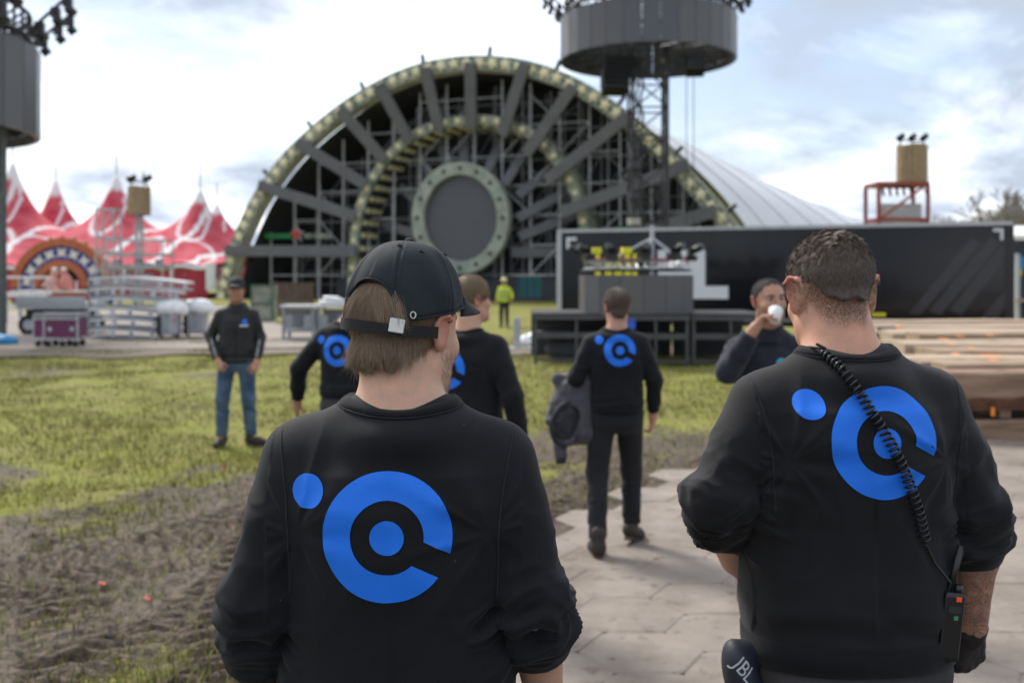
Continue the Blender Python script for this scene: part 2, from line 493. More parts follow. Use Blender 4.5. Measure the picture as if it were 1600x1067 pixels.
M_BOOT = mat('brown_work_boot', (0.030, 0.021, 0.016), rough=0.7, var=0.4, scale=20, bump=0.001, bscale=90)
M_SOLE = mat('boot_sole', (0.06, 0.045, 0.035), rough=0.8, var=0.4, scale=30)
M_EYEW = mat('eye_white', (0.33, 0.30, 0.28), rough=0.25, var=0.03)
M_EYED = mat('eye_iris', (0.03, 0.02, 0.015), rough=0.2, var=0.1)
M_BROW = mat('dark_brow_hair', (0.03, 0.02, 0.014), rough=0.7)
M_CAP = mat('black_cap_cloth', (0.0145, 0.0195, 0.0235), rough=0.80, var=0.16, scale=30, bump=0.0006, bscale=600, spec=0.32)
M_STRAP = mat('black_webbing', (0.006, 0.006, 0.0065), rough=0.8, var=0.2, scale=200)
M_STEEL = mat('brushed_steel', (0.55, 0.53, 0.48), rough=0.28, metal=1.0, var=0.06, scale=40)
M_GLOVE = mat('black_glove', (0.010, 0.010, 0.011), rough=0.6, var=0.3, scale=30, bump=0.0008, bscale=300)
M_WHITEP = mat('white_plastic', (0.78, 0.78, 0.78), rough=0.4, var=0.04)
M_BLACKP = mat('black_plastic', (0.010, 0.010, 0.011), rough=0.38, var=0.15)

# ------------------------------------------------------------------ the human figure
def vadd(a, d, s): return tuple(a[i] + d[i] * s for i in range(3))
def unitv(v): v = Vector(v); v.normalize(); return v
def hand_prims(wr, d, n, side, curl=(25, 35, 25), s=1.0, grow=0.0, thumb=0.5):
    """wrist, finger direction, palm normal; side=+1 right hand. The thumb leaves the palm side near its base."""
    d = unitv(d); n = Vector(n); n = (n - d * n.dot(d)).normalized()
    l = d.cross(n) * side                                    # towards the thumb
    w = Vector(wr); out = []
    kn = (0.030, 0.010, -0.011, -0.030); ln = (0.070, 0.078, 0.072, 0.056); kd = (0.088, 0.092, 0.088, 0.08)
    out.append(rc(w - d * 0.03 * s, w + d * 0.02 * s, 0.026 * s + grow, 0.027 * s + grow, 0.02))
    for i in range(4):
        k0 = w + d * kd[i] * s + l * kn[i] * s
        out.append(rc(w + l * kn[i] * 0.55 * s + d * 0.01 * s, k0, 0.017 * s + grow, 0.0125 * s + grow, 0.012))
        ang, p = 0.0, k0
        for j, (fr, c) in enumerate(zip((0.47, 0.30, 0.23), curl)):
            ang += R(c + (3 - i) * 0 + i * 3)
            dj = d * math.cos(ang) + n * math.sin(ang)
            q = p + dj * ln[i] * fr * s * 1.05
            r0 = (0.0100, 0.0088, 0.0080)[j] * s + grow; r1 = (0.0090, 0.0082, 0.0066)[j] * s + grow
            out.append(rc(p, q, r0, r1, 0.004))
            p = q
    t0 = w + d * 0.022 * s + l * 0.024 * s
    t1 = t0 + (d * 0.62 + l * 0.62 + n * 0.35).normalized() * 0.044 * s
    dd = (d * 0.85 + l * 0.2 + n * thumb).normalized()
    t2 = t1 + dd * 0.034 * s
    t3 = t2 + (dd + n * thumb * 0.5 - l * 0.3 * thumb).normalized() * 0.027 * s
    out.append(rc(t0, t1, 0.0165 * s + grow, 0.0125 * s + grow, 0.014))
    out.append(rc(t1, t2, 0.0118 * s + grow, 0.0102 * s + grow, 0.004)); out.append(rc(t2, t3, 0.0102 * s + grow, 0.0075 * s + grow, 0.004))
    return out

HEAD_CRAN = [((0, -0.018, 0.042), (0.077, 0.096, 0.083)), ((0, 0.02, 0.03), (0.070, 0.075, 0.082))]
def head_prims(H, s=1.0, ear=22, es=1.0):
    Rm = np.array(H.to_3x3(), np.float32)
    T = lambda p: tuple(H @ Vector([q * s for q in p]))
    E = lambda c, r, k=0.02, rot=None: el(T(c), [q * s for q in r], Rm if rot is None else np.array(H.to_3x3() @ rot, np.float32), k)
    C = lambda a, b, ra, rb, k=0.012: rc(T(a), T(b), ra * s, rb * s, k)
    pr = [E(*q, 0.03) for q in HEAD_CRAN]
    pr += [E((0, 0.034, -0.03), (0.062, 0.062, 0.078), 0.03), E((0, 0.045, -0.072), (0.050, 0.045, 0.040), 0.03),
           C((-0.048, 0.0, -0.055), (-0.018, 0.078, -0.092), 0.019, 0.019, 0.03), C((0.048, 0.0, -0.055), (0.018, 0.078, -0.092), 0.019, 0.019, 0.03),
           E((0, 0.083, -0.095), (0.021, 0.017, 0.018), 0.015),
           E((0.042, 0.062, -0.022), (0.025, 0.026, 0.024), 0.02), E((-0.042, 0.062, -0.022), (0.025, 0.026, 0.024), 0.02),
           C((0, 0.092, 0.022), (0, 0.116, -0.022), 0.008, 0.0115, 0.012), E((0.012, 0.104, -0.028), (0.009, 0.010, 0.008), 0.008), E((-0.012, 0.104, -0.028), (0.009, 0.010, 0.008), 0.008),
           C((-0.042, 0.078, 0.034), (-0.012, 0.091, 0.030), 0.010, 0.010, 0.012), C((0.042, 0.078, 0.034), (0.012, 0.091, 0.030), 0.010, 0.010, 0.012),
           E((0, 0.094, -0.052), (0.024, 0.011, 0.0055), 0.006), E((0, 0.093, -0.063), (0.021, 0.011, 0.006), 0.006)]
    sub = [E((0.032, 0.105, 0.012), (0.016, 0.020, 0.011), 0.010), E((-0.032, 0.105, 0.012), (0.016, 0.020, 0.011), 0.010)]
    for sd in (1, -1):
        rot = Matrix.Rotation(R(-ear * sd), 3, 'Z') @ Matrix.Rotation(R(-8), 3, 'X') @ Matrix.Rotation(R(6 * sd), 3, 'Y')
        c = Vector((0.079 * sd, -0.012, 0.0))
        off = lambda x, y, z: tuple(c + rot @ Vector((x * sd * es, y * es, z * es)))
        pr += [E(off(0.006, -0.004, 0.004), (0.0055 * es, 0.019 * es, 0.031 * es), 0.008, rot), E(off(0.004, 0.006, -0.022), (0.005, 0.010, 0.013), 0.008, rot)]
        rim = [(0.011, 0.010, 0.026), (0.013, -0.004, 0.034), (0.014, -0.018, 0.027), (0.0135, -0.022, 0.010), (0.011, -0.017, -0.008), (0.008, -0.006, -0.024)]
        for a, b in zip(rim[:-1], rim[1:]): pr.append(C(off(*a), off(*b), 0.0046, 0.0046, 0.004))
        sub.append(E(off(0.014, 0.0, 0.006), (0.006, 0.012, 0.020), 0.004, rot))
    return pr, sub, T

SKEL = dict(neck=(0, -0.015, 1.47), head=(0, 0.03, 1.655), shL=(-0.165, 0, 1.40), shR=(0.165, 0, 1.40), elL=(-0.235, -0.02, 1.16), elR=(0.235, -0.02, 1.16),
            wrL=(-0.25, 0.06, 0.92), wrR=(0.25, 0.06, 0.92), hipL=(-0.092, 0, 0.93), hipR=(0.092, 0, 0.93), knL=(-0.105, 0.03, 0.51), knR=(0.105, 0.03, 0.51),
            anL=(-0.11, -0.02, 0.09), anR=(0.11, -0.02, 0.09))
def fold_field(V, N_, segs, amp, seed, lam=0.05):
    """cloth folds: bunched rings along limbs; segs rows (a, b, start, end, amplitude, wavelength)"""
    out = np.zeros(len(V), np.float32)
    for a, b, s0, s1, am, lm, R0 in segs:
        a, b = A(*a), A(*b); ab = b - a; L = float(np.linalg.norm(ab)); u = ab / L
        p = V - a; t = p @ u
        q = p - t[:, None] * u; r = np.linalg.norm(q, axis=1)
        w = sstep(s0 - 0.04, s0 + 0.02, t) * (1 - sstep(s1 - 0.012, s1 + 0.012, t)) * (1 - sstep(R0, R0 * 1.35, r))
        e1 = np.cross(u, A(0, 1, 0.01)); e1 /= np.linalg.norm(e1); e2 = np.cross(u, e1); rr = r + 1e-6
        ca, sa = (q @ e1) / rr, (q @ e2) / rr
        C = np.stack([t / lm + .55 * fbm(V * 8, 2, seed) + .35 * ca, ca * .75 + seed, sa * .75], 1)
        f = (1 - 2.2 * np.abs(vnoise(C, seed + 1))) * .75 + (1 - 2.2 * np.abs(vnoise(C * 2.1 + 7, seed + 2))) * .3
        pat = .35 + .65 * sstep(-.5, .5, vnoise(V * 9 + seed, seed + 9))
        out += w * (f - .25) * am * pat * 1.35
    out += amp * fbm(V * A(5, 5, 3.2), 3, seed + 3)
    return out

EMB_GAP = R(-27)
def emblem_grids():
    """outline of the blue mark in units of its radius: (list of 2-D point grids)"""
    out = []
    n, m = 96, 7
    G = np.zeros((n, m, 2), np.float32)
    for j in range(m):
        r = 0.565 + (1.0 - 0.565) * j / (m - 1)
        g = math.asin(0.198 / r)
        th = np.linspace(EMB_GAP + g, EMB_GAP + 2 * math.pi - g, n)
        G[:, j, 0] = r * np.cos(th); G[:, j, 1] = r * np.sin(th)
    out.append(G)
    for cx, cy, rad in ((0.0, 0.0, 0.265), (-1.27, 0.655, 0.262)):
        D_ = np.zeros((40, 5, 2), np.float32)
        for j in range(5):
            th = np.linspace(0, 2 * math.pi, 40)
            D_[:, j, 0] = cx + rad * max(j / 4, 0.02) * np.cos(th); D_[:, j, 1] = cy + rad * max(j / 4, 0.02) * np.sin(th)
        out.append(D_)
    return out
def project_print(name, grids, center, size, bvh, dirv, mat_, parent, up=(0, 0, 1), lift=0.0016, squash=1.0):
    """flat print lying on a cloth surface: each grid point is dropped onto the cloth along dirv"""
    c, d, u = Vector(center), Vector(dirv).normalized(), Vector(up)
    x = d.cross(u).normalized(); u = x.cross(d)
    mb = MB()
    for G in grids:
        n, m = G.shape[:2]; v = []
        for i in range(n):
            for j in range(m):
                o = c + x * float(G[i, j, 0]) * size + u * float(G[i, j, 1]) * size * squash - d * 0.5
                h = bvh.ray_cast(o, d)
                p = h[0] if h[0] is not None else o + d * 0.5
                v.append(p - d * lift)
        mb.add(v, [(i * m + j, i * m + j + 1, (i + 1) * m + j + 1, (i + 1) * m + j) for i in range(n - 1) for j in range(m - 1)])
    return mb.build(name, mat_, parent, smooth=True, local=True)
def seam_line(name, pts, bvh, dirv, r, mat_, parent):
    d = Vector(dirv).normalized(); out = []
    for p in pts:
        h = bvh.ray_cast(Vector(p) - d * 0.4, d)
        if h[0] is not None: out.append(h[0] - d * r * 0.2)
    if len(out) > 3: return MB().sweep(out, r, 6).build(name, mat_, parent, smooth=True, local=True)
def add_hair(name, parent, V, F, region, flow, n, length, rad, mat_, lift=0.3, npt=6, seed=3, curl=0.0, droop=0.0, shell=None, layer=0.06, clump=0.0, guides=200):
    """strands rooted on a mesh; region(p)->weight, flow(p, nrm)->direction, length(p)->metres (all in the mesh's space, vectorised)"""
    g = np.random.default_rng(seed)
    tri = V[F]; cen = tri.mean(1)
    nr = np.cross(tri[:, 2] - tri[:, 0], tri[:, 3] - tri[:, 1]); ar = np.linalg.norm(nr, axis=1) + 1e-12; nr = nr / ar[:, None]
    w = ar * np.clip(region(cen), 0, 1); w = w / w.sum()
    k = g.choice(len(F), n, p=w)
    a, b = g.random((2, n, 1))
    q = tri[k]; p0 = (q[:, 0] * (1 - a) + q[:, 1] * a) * (1 - b) + (q[:, 3] * (1 - a) + q[:, 2] * a) * b
    nn = nr[k]; L = length(p0) * (0.7 + 0.45 * g.random(n))
    d = flow(p0, nn); d = d + 0.16 * g.normal(size=(n, 3)) * 0.6
    d = d - nn * (d * nn).sum(1)[:, None]; d /= np.linalg.norm(d, axis=1)[:, None] + 1e-9
    pos = np.zeros((n, npt, 3)); p = p0 - nn * 0.001; pos[:, 0] = p
    st = (L / (npt - 1))[:, None]; up = lift * (0.6 + 0.8 * g.random((n, 1)))
    jit = g.normal(size=(n, 3)) * curl
    lay = layer * g.random((n, 1)) if shell else None
    for i in range(1, npt):
        f = i / (npt - 1)
        p = p + (d + nn * up * (1 - 0.5 * f) + A(0, 0, -1) * droop * f + jit * f) * st
        if shell:
            c, r, Rm = shell
            q = ((p - c) @ Rm) / r; kk = np.linalg.norm(q, axis=1)[:, None]
            p = c + (q / kk * np.maximum(np.minimum(kk, 1 + lay * min(1, f * 3)), 1.0) * r) @ Rm.T
            gq = (q / r) @ Rm.T; nn = gq / np.linalg.norm(gq, axis=1)[:, None]
            d = flow(p, nn) + 0.10 * jit; d = d - nn * (d * nn).sum(1)[:, None]; d /= np.linalg.norm(d, axis=1)[:, None] + 1e-9
        pos[:, i] = p
    if clump:
        gi = g.choice(n, guides, replace=False)
        near = np.zeros(n, int)
        for s0 in range(0, n, 2000): near[s0:s0 + 2000] = np.argmin(((p0[s0:s0 + 2000, None] - p0[gi][None]) ** 2).sum(-1), 1)
        G_ = pos[gi[near]]; f = (np.linspace(0, 1, npt) ** 1.3 * clump)[None, :, None]
        pos = pos + (G_ - pos) * f * (0.6 + 0.4 * g.random((n, 1, 1)))
    hc = bpy.data.hair_curves.new(name)
    hc.add_curves([npt] * n)
    pa = hc.attributes.get('position') or hc.attributes.new('position', 'FLOAT_VECTOR', 'POINT')
    pa.data.foreach_set('vector', pos.astype(np.float32).ravel())
    ra = hc.attributes.get('radius') or hc.attributes.new('radius', 'FLOAT', 'POINT')
    ra.data.foreach_set('value', np.tile(rad * np.linspace(1, 0.35, npt), n).astype(np.float32))
    hc.materials.append(mat_)
    return link(name, hc, parent, local=True)
# ------------------------------------------------------------------ ground
def path_mask(x, y):
    """signed distance (m) into the slab area"""
    return x - np.maximum(0.31 + (y - 7.1) / 1.58, -.72)
HEXS = .307
def in_path(cx, cy): return path_mask(cx, cy) > -0.10 + 0.22 * math.sin(cx * 3.1 + cy * 4.7) and cy < 11.2 and cx < 8.6 and cy > 2.6
hexes = []
for i in range(-6, 19):
    for j in range(0, 18):
        cx = .62 + i * 1.5 * HEXS; cy = 4.77 + (j - 4) * HEXS * math.sqrt(3) + (HEXS * math.sqrt(3) / 2 if i % 2 else 0)
        if in_path(cx, cy) and cx * FPX / max(cy, .1) < 1700 and cy > 3.0: hexes.append((cx, cy))
hx = np.array(hexes)
gx = np.concatenate([-np.geomspace(400, 5.2, 34), np.arange(-5, 2.4, .024), np.linspace(2.5, 9, 36), np.geomspace(9.6, 420, 30)])
gy = np.concatenate([np.linspace(-90, 2.2, 22), np.arange(2.4, 10.2, .020), 10.2 * np.geomspace(1.005, 90, 110)])
GX, GY = np.meshgrid(gx, gy, indexing='ij')
p2 = np.stack([GX.ravel(), GY.ravel(), np.zeros(GX.size)], 1).astype(np.float32)
mud_n = fbm(p2 * A(.42, .42, 1) + 3.1, 4, 3)
pm = path_mask(p2[:, 0], p2[:, 1])
far = sstep(6.8, 13.5, p2[:, 1] + 1.6 * fbm(p2 * .8, 3, 7))
mud = np.clip(.88 * sstep(-.55, .85, mud_n * .55 + .55 * fbm(p2 * A(1.7, 1.7, 1), 2, 41) + .42 - far * .95) + .8 * sstep(-1.2, .1, pm) * (1 - sstep(9, 12, p2[:, 1])) * (.6 + .4 * mud_n), 0, 1)
h = .035 * fbm(p2 * A(.9, .9, 1), 3, 21) + .012 * fbm(p2 * 7, 3, 31)
tread = np.zeros(len(p2), np.float32); band_all = np.zeros(len(p2), np.float32)
for k, (x0, y0, ang, wd) in enumerate(((-2.9, 5, 24, .52), (-1.6, 5, 12, .50), (-2.2, 5.4, -28, .50), (-3.6, 5.5, 55, .55), (-.9, 6, 30, .5), (-3.1, 6.4, 5, .5), (-2.0, 7, 62, .5), (-1.2, 4.6, -8, .45))):
    a = R(ang); u = A(math.sin(a), math.cos(a), 0); v = A(math.cos(a), -math.sin(a), 0)
    q = p2 - A(x0, y0, 0); bend = .20 * np.sin((q @ u) * .5 + k)
    s_, t_ = q @ u, q @ v + bend
    band = 1 - sstep(wd * .42, wd * .55, np.abs(t_))
    jit = .22 * fbm(p2 * 5, 2, 50 + k)
    lug = np.tanh(np.sin((s_ / .122 + .40 * np.abs(t_) / wd * 2) * 2 * math.pi + jit * 2.0) * 2.2 - .4)
    fade = sstep(-.55, .25, fbm(p2 * 1.1, 2, 70 + k) + .15)
    lug = np.where(lug > 0, lug * sstep(-.45, .25, vnoise(p2 * 6.5 + k, 33 + k)), lug)
    tread = tread * (1 - band * fade) + lug * band * fade; band_all = np.maximum(band_all, band * fade)
nearf = 1 - sstep(8.2, 10, p2[:, 1])
h = h + nearf * (.3 + .7 * mud) * (tread * .032 - .020 * band_all + .014 * fbm(p2 * 11, 3, 90))
h = np.where(pm > -.2, np.minimum(h * .35 - .012, .012), h)
h = np.where((pm > .25) & (p2[:, 1] < 11.3) & (p2[:, 0] < 8.9) & (p2[:, 0] < 3.1 + (p2[:, 1] - 2.6) * .66), -.05, h)
h = h * (1 - sstep(40, 80, np.abs(p2[:, 1]))) * (1 - sstep(30, 60, np.abs(p2[:, 0])))
p2[:, 2] = h
nx_, ny_ = GX.shape
ii, jj = np.meshgrid(np.arange(nx_ - 1), np.arange(ny_ - 1), indexing='ij'); b_ = (ii * ny_ + jj).ravel()
M_GROUND = bpy.data.materials.new('grass_and_mud'); M_GROUND.use_nodes = True
nt, nl = M_GROUND.node_tree.nodes, M_GROUND.node_tree.links
pb = nt['Principled BSDF']; pb.inputs['Roughness'].default_value = .85; pb.inputs['Specular IOR Level'].default_value = .22
ge = N(nt, 'ShaderNodeNewGeometry')
def gnoise(scale, det, lo_, hi_, c0, c1, stretch=None):
    n_ = N(nt, 'ShaderNodeTexNoise', inp={'Scale': scale, 'Detail': det, 'Roughness': .62})
    if stretch:
        mp = N(nt, 'ShaderNodeMapping'); mp.inputs['Scale'].default_value = stretch; nl.new(ge.outputs['Position'], mp.inputs[0]); nl.new(mp.outputs[0], n_.inputs['Vector'])
    else: nl.new(ge.outputs['Position'], n_.inputs['Vector'])
    r_ = N(nt, 'ShaderNodeValToRGB'); r_.color_ramp.elements[0].position = lo_; r_.color_ramp.elements[1].position = hi_
    r_.color_ramp.elements[0].color = (*c0, 1); r_.color_ramp.elements[1].color = (*c1, 1)
    nl.new(n_.outputs['Fac'], r_.inputs[0]); return r_
gA = gnoise(9, 8, .3, .7, (.120, .120, .026), (.285, .262, .066))
gB = gnoise(1.3, 5, .40, .62, (.21, .185, .066), (.20, .235, .024))
gC = gnoise(17, 6, .36, .62, (.024, .017, .011), (.128, .094, .065))
gP = gnoise(.55, 6, .46, .60, (0, 0, 0), (1, 1, 1), (1, .45, 1))
mxg = N(nt, 'ShaderNodeMix', data_type='RGBA'); mxg.inputs[0].default_value = .5
nl.new(gA.outputs[0], mxg.inputs[6]); nl.new(gB.outputs[0], mxg.inputs[7])
am = N(nt, 'ShaderNodeAttribute', attribute_name='mud')
n3 = N(nt, 'ShaderNodeTexNoise', inp={'Scale': 7.0, 'Detail': 8.0, 'Roughness': .72}); nl.new(ge.outputs['Position'], n3.inputs['Vector'])
ad = N(nt, 'ShaderNodeMath', operation='MULTIPLY_ADD', inp={1: 1.9}); nl.new(n3.outputs['Fac'], ad.inputs[0]); nl.new(am.outputs['Fac'], ad.inputs[2])
mpm = N(nt, 'ShaderNodeMath', operation='MULTIPLY_ADD', inp={1: .22}); nl.new(gP.outputs[0], mpm.inputs[0]); nl.new(ad.outputs[0], mpm.inputs[2])
mr = N(nt, 'ShaderNodeMapRange', inp={'From Min': 1.28, 'From Max': 1.62}); nl.new(mpm.outputs[0], mr.inputs['Value'])
mxm = N(nt, 'ShaderNodeMix', data_type='RGBA'); nl.new(mr.outputs[0], mxm.inputs[0]); nl.new(mxg.outputs[2], mxm.inputs[6]); nl.new(gC.outputs[0], mxm.inputs[7])
nl.new(mxm.outputs[2], pb.inputs['Base Color'])
rgh = N(nt, 'ShaderNodeMapRange', inp={'To Min': .9, 'To Max': .68}); nl.new(mr.outputs[0], rgh.inputs['Value']); nl.new(rgh.outputs[0], pb.inputs['Roughness'])
bpn = N(nt, 'ShaderNodeBump', inp={'Strength': 1.0, 'Distance': .02}); nb2 = N(nt, 'ShaderNodeTexNoise', inp={'Scale': 45.0, 'Detail': 6.0}); nl.new(ge.outputs['Position'], nb2.inputs['Vector'])
nl.new(nb2.outputs['Fac'], bpn.inputs['Height']); nl.new(bpn.outputs[0], pb.inputs['Normal'])
gme = mesh_from('ground', p2, np.stack([b_, b_ + ny_, b_ + ny_ + 1, b_ + 1], 1), M_GROUND, True)
set_attr(gme, 'mud', mud)
ground = props(link('ground', gme), kind='structure')
def ground_h(x, y):
    i = np.clip(np.searchsorted(gx, x), 1, nx_ - 1); j = np.clip(np.searchsorted(gy, y), 1, ny_ - 1)
    return h.reshape(nx_, ny_)[i, j], mud.reshape(nx_, ny_)[i, j]

# grass blades
nbl = 190000
g2 = np.random.default_rng(4)
by = 4.3 + (g2.random(nbl) ** 1.35) * 24
bx = (g2.random(nbl) * 2 - 1) * (by * .56 + .3)
bh, bm_ = ground_h(bx, by)
clump = fbm(np.stack([bx * 1.1, by * 1.1, 0 * bx], 1), 3, 12)
keep = (path_mask(bx, by) < -.08) & (g2.random(nbl) > np.clip(bm_ * .75, 0, .62)) & ((clump > -.35) | (g2.random(nbl) < .4))
bx, by, bh, clump = bx[keep], by[keep], bh[keep], clump[keep]; nb_ = len(bx)
ln = (.022 + .045 * g2.random(nb_)) * (1 + .5 * np.clip(clump, -.5, 1)); a = g2.random(nb_) * 6.283; tl = g2.random(nb_) * .9 * ln; wd = (.0022 + .0025 * g2.random(nb_)) * (1 + by / 12)
v = np.zeros((nb_, 3, 3), np.float32)
v[:, 0] = np.stack([bx - wd * np.cos(a), by - wd * np.sin(a), bh - .004], 1); v[:, 1] = np.stack([bx + wd * np.cos(a), by + wd * np.sin(a), bh - .004], 1)
b2 = a + 1.2; v[:, 2] = np.stack([bx + tl * np.cos(b2), by + tl * np.sin(b2), bh + ln], 1)
M_BLADE = mat('grass_blade', (.135, .142, .028), rough=.6, col2=(.28, .255, .066), scale=2.2, detail=8)
props(link('grass', mesh_from('grass', v.reshape(-1, 3), np.arange(nb_ * 3, dtype=np.int32).reshape(-1, 3), M_BLADE)), 'short patchy grass growing on the muddy field', kind='stuff')

# paving
M_SLAB = mat('worn_concrete', (.285, .240, .200), rough=.85, col2=(.205, .172, .143), scale=2.4, bump=.004, bscale=38, detail=9)
def add_dirt(m, col, sc_, lo_, hi_):
    nt, nl = m.node_tree.nodes, m.node_tree.links; b = nt['Principled BSDF']; src = b.inputs['Base Color'].links[0].from_socket
    ge = N(nt, 'ShaderNodeNewGeometry'); n_ = N(nt, 'ShaderNodeTexNoise', inp={'Scale': sc_, 'Detail': 9.0, 'Roughness': .68}); nl.new(ge.outputs['Position'], n_.inputs['Vector'])
    r_ = N(nt, 'ShaderNodeMapRange', inp={'From Min': lo_, 'From Max': hi_, 'To Max': .75}); nl.new(n_.outputs['Fac'], r_.inputs['Value'])
    mx = N(nt, 'ShaderNodeMix', data_type='RGBA'); mx.inputs[7].default_value = (*col, 1); nl.new(r_.outputs[0], mx.inputs[0]); nl.new(src, mx.inputs[6]); nl.new(mx.outputs[2], b.inputs['Base Color'])
add_dirt(M_SLAB, (.125, .096, .070), 1.3, .46, .66)
add_dirt(M_SLAB, (.070, .054, .040), 7.0, .57, .68)
M_SLABD = mat('joint_dirt', (.065, .052, .040), rough=.95, var=.4, scale=22)
pts_ = [(max(0.31 + (y_ - 7.1) / 1.58, -.72) + .25, y_) for y_ in np.linspace(2.2, 11.0, 12)]
pv = [(x_, y_, -.022) for x_, y_ in pts_] + [(8.8, 11.0, -.022), (3.4, 2.6, -.022)]
path = props(link('paved_path', mesh_from('paved_path', pv, [tuple(range(len(pv)))[::-1]], M_SLABD)), kind='structure')
slab_meshes = []
for k in range(10):
    g3 = random.Random(k); bm = bmesh.new(); top = []; low = []; mid = []
    for i in range(6):
        a_ = math.pi / 3 * i; e_ = HEXS - .0015 - g3.random() * .0045; ch = .007 + g3.random() * .010
        for da in ((-.12, .12)):
            rr = e_ * (.992 - (.010 * g3.random()))
            top.append(bm.verts.new(((rr - ch) * math.cos(a_ + da * .45), (rr - ch) * math.sin(a_ + da * .45), 0)))
            mid.append(bm.verts.new((rr * math.cos(a_ + da * .45), rr * math.sin(a_ + da * .45), -.006)))
            low.append(bm.verts.new((rr * math.cos(a_ + da * .45), rr * math.sin(a_ + da * .45), -.06)))
    bm.faces.new(top)
    n_ = len(top)
    for i in range(n_):
        j = (i + 1) % n_; bm.faces.new((mid[i], mid[j], top[j], top[i])); bm.faces.new((low[i], low[j], mid[j], mid[i]))
    me = bpy.data.meshes.new('paving_slab'); bm.to_mesh(me); bm.free(); me.materials.append(M_SLAB); slab_meshes.append(me)
for k, (cx, cy) in enumerate(hexes[:300]):
    g3 = random.Random(k * 7 + 1)
    M = Matrix.Translation((cx, cy, .014 + g3.uniform(-.004, .004))) @ Euler((R(g3.uniform(-.5, .5)), R(g3.uniform(-.5, .5)), R(60 * g3.randrange(6) + g3.uniform(-.6, .6)))).to_matrix().to_4x4()
    link('paving_slab', slab_meshes[k % 10], path, M)
print('slabs', len(hexes))
# concrete apron behind the field, and the strip of trodden earth before it
M_APRON = mat('pale_trodden_concrete', (.30, .255, .215), rough=.9, col2=(.21, .18, .15), scale=.8, bump=.01, bscale=9)
props(link('back_path', mesh_from('back_path', [(-60, 24.6, .05), (-9.5, 24.4, .05), (-2.4, 25.5, .05), (-9, 38, .05), (-16, 64, .05), (-70, 66, .05)], [(0, 1, 2, 3, 4)], M_APRON)), kind='structure')
M_EARTH = mat('trodden_earth', (.135, .105, .078), rough=.95, col2=(.19, .155, .115), scale=1.6, bump=.02, bscale=6)
ev = []
for i in range(81):
    x_ = -22 + i * .45; ev.append((x_, 22.6 + .5 * math.sin(x_ * .8) + .4 * math.sin(x_ * 2.3), .038)); ev.append((x_, 24.8 + max(0, x_ + 2.4) * .16, .038))
props(link('earth_strip', mesh_from('earth_strip', ev, [(2 * i, 2 * i + 2, 2 * i + 3, 2 * i + 1) for i in range(80)], M_EARTH)), kind='structure')
# ------------------------------------------------------------------ stage
M_STEELG = mat('scaffold_grey', (.42, .425, .45), rough=.6, var=.2, scale=2)
M_SPOKE = mat('grey_painted_beam', (.125, .125, .135), rough=.6, var=.12, scale=.8)
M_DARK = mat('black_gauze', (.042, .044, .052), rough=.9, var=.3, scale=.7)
M_CAMO = mat('green_camouflage', (.095, .135, .112), rough=.7, col2=(.40, .395, .31), scale=1.4, detail=3)
M_CAMO2 = mat('pale_green_camouflage', (.20, .25, .215), rough=.7, col2=(.42, .435, .37), scale=.9, detail=4)
M_STAR = mat('pale_yellow_star', (.80, .73, .48), rough=.55, var=.06, scale=1)
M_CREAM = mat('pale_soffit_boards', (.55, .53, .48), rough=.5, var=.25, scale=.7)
M_SCREEN = mat('grey_led_screen', (.082, .082, .094), rough=.42, var=.05, scale=.6)
M_RED = mat('red_sign', (.62, .035, .045), rough=.5, var=.06)
M_GREEN = mat('green_banner', (.02, .22, .06), rough=.6, var=.1)
M_LAMP = mat('black_lamp', (.012, .012, .013), rough=.45, var=.2)

TH = R(21); SC_, SS_ = math.cos(TH), math.sin(TH); YC = 75.0; XC = -84 * YC / FPX
def SU(px, py):
    dx = (px - 800) / FPX; u = (dx * YC - XC) / (SC_ + dx * SS_); t = YC - u * SS_
    return u, HC - (py - YH) * t / FPX
def SP(u, z, w=0.0): return Vector((XC + u * SC_ + w * SS_, YC - u * SS_ + w * SC_, z))
stage = thing('festival_stage', SP(0, 0), 'huge half-round festival stage with green starry arches and round grey screen', 'stage')
def catmull(pts, n):
    P_ = [np.array(p, float) for p in pts]; P_ = [2 * P_[0] - P_[1]] + P_ + [2 * P_[-1] - P_[-2]]; out = []
    for i in range(1, len(P_) - 2):
        for k in range(12):
            t = k / 12; a, b, c, d = P_[i - 1:i + 3]
            out.append(.5 * ((2 * b) + (-a + c) * t + (2 * a - 5 * b + 4 * c - d) * t * t + (-a + 3 * b - 3 * c + d) * t ** 3))
    out.append(P_[-2]); out = np.array(out)
    L = np.concatenate([[0], np.cumsum(np.linalg.norm(np.diff(out, axis=0), axis=1))]); s_ = np.linspace(0, L[-1], n)
    return np.stack([np.interp(s_, L, out[:, 0]), np.interp(s_, L, out[:, 1])], 1), L[-1]
OUT_PX = [(331, 500), (336, 470), (343, 435), (354, 397), (369, 358), (389, 315), (415, 275), (446, 236), (480, 203), (520, 170), (560, 143), (610, 116), (660, 98), (710, 89), (750, 87), (800, 90), (850, 102), (900, 122), (950, 152), (1000, 190), (1050, 237), (1095, 285), (1135, 330), (1165, 370), (1195, 420), (1215, 470), (1226, 510)]
IN_PX = [(525, 505), (526, 470), (528, 400), (533, 345), (544, 305), (562, 268), (585, 236), (615, 209), (650, 189), (690, 178), (735, 174), (780, 180), (820, 196), (850, 222), (878, 258), (897, 297), (910, 345), (914, 400), (914, 470), (914, 510)]
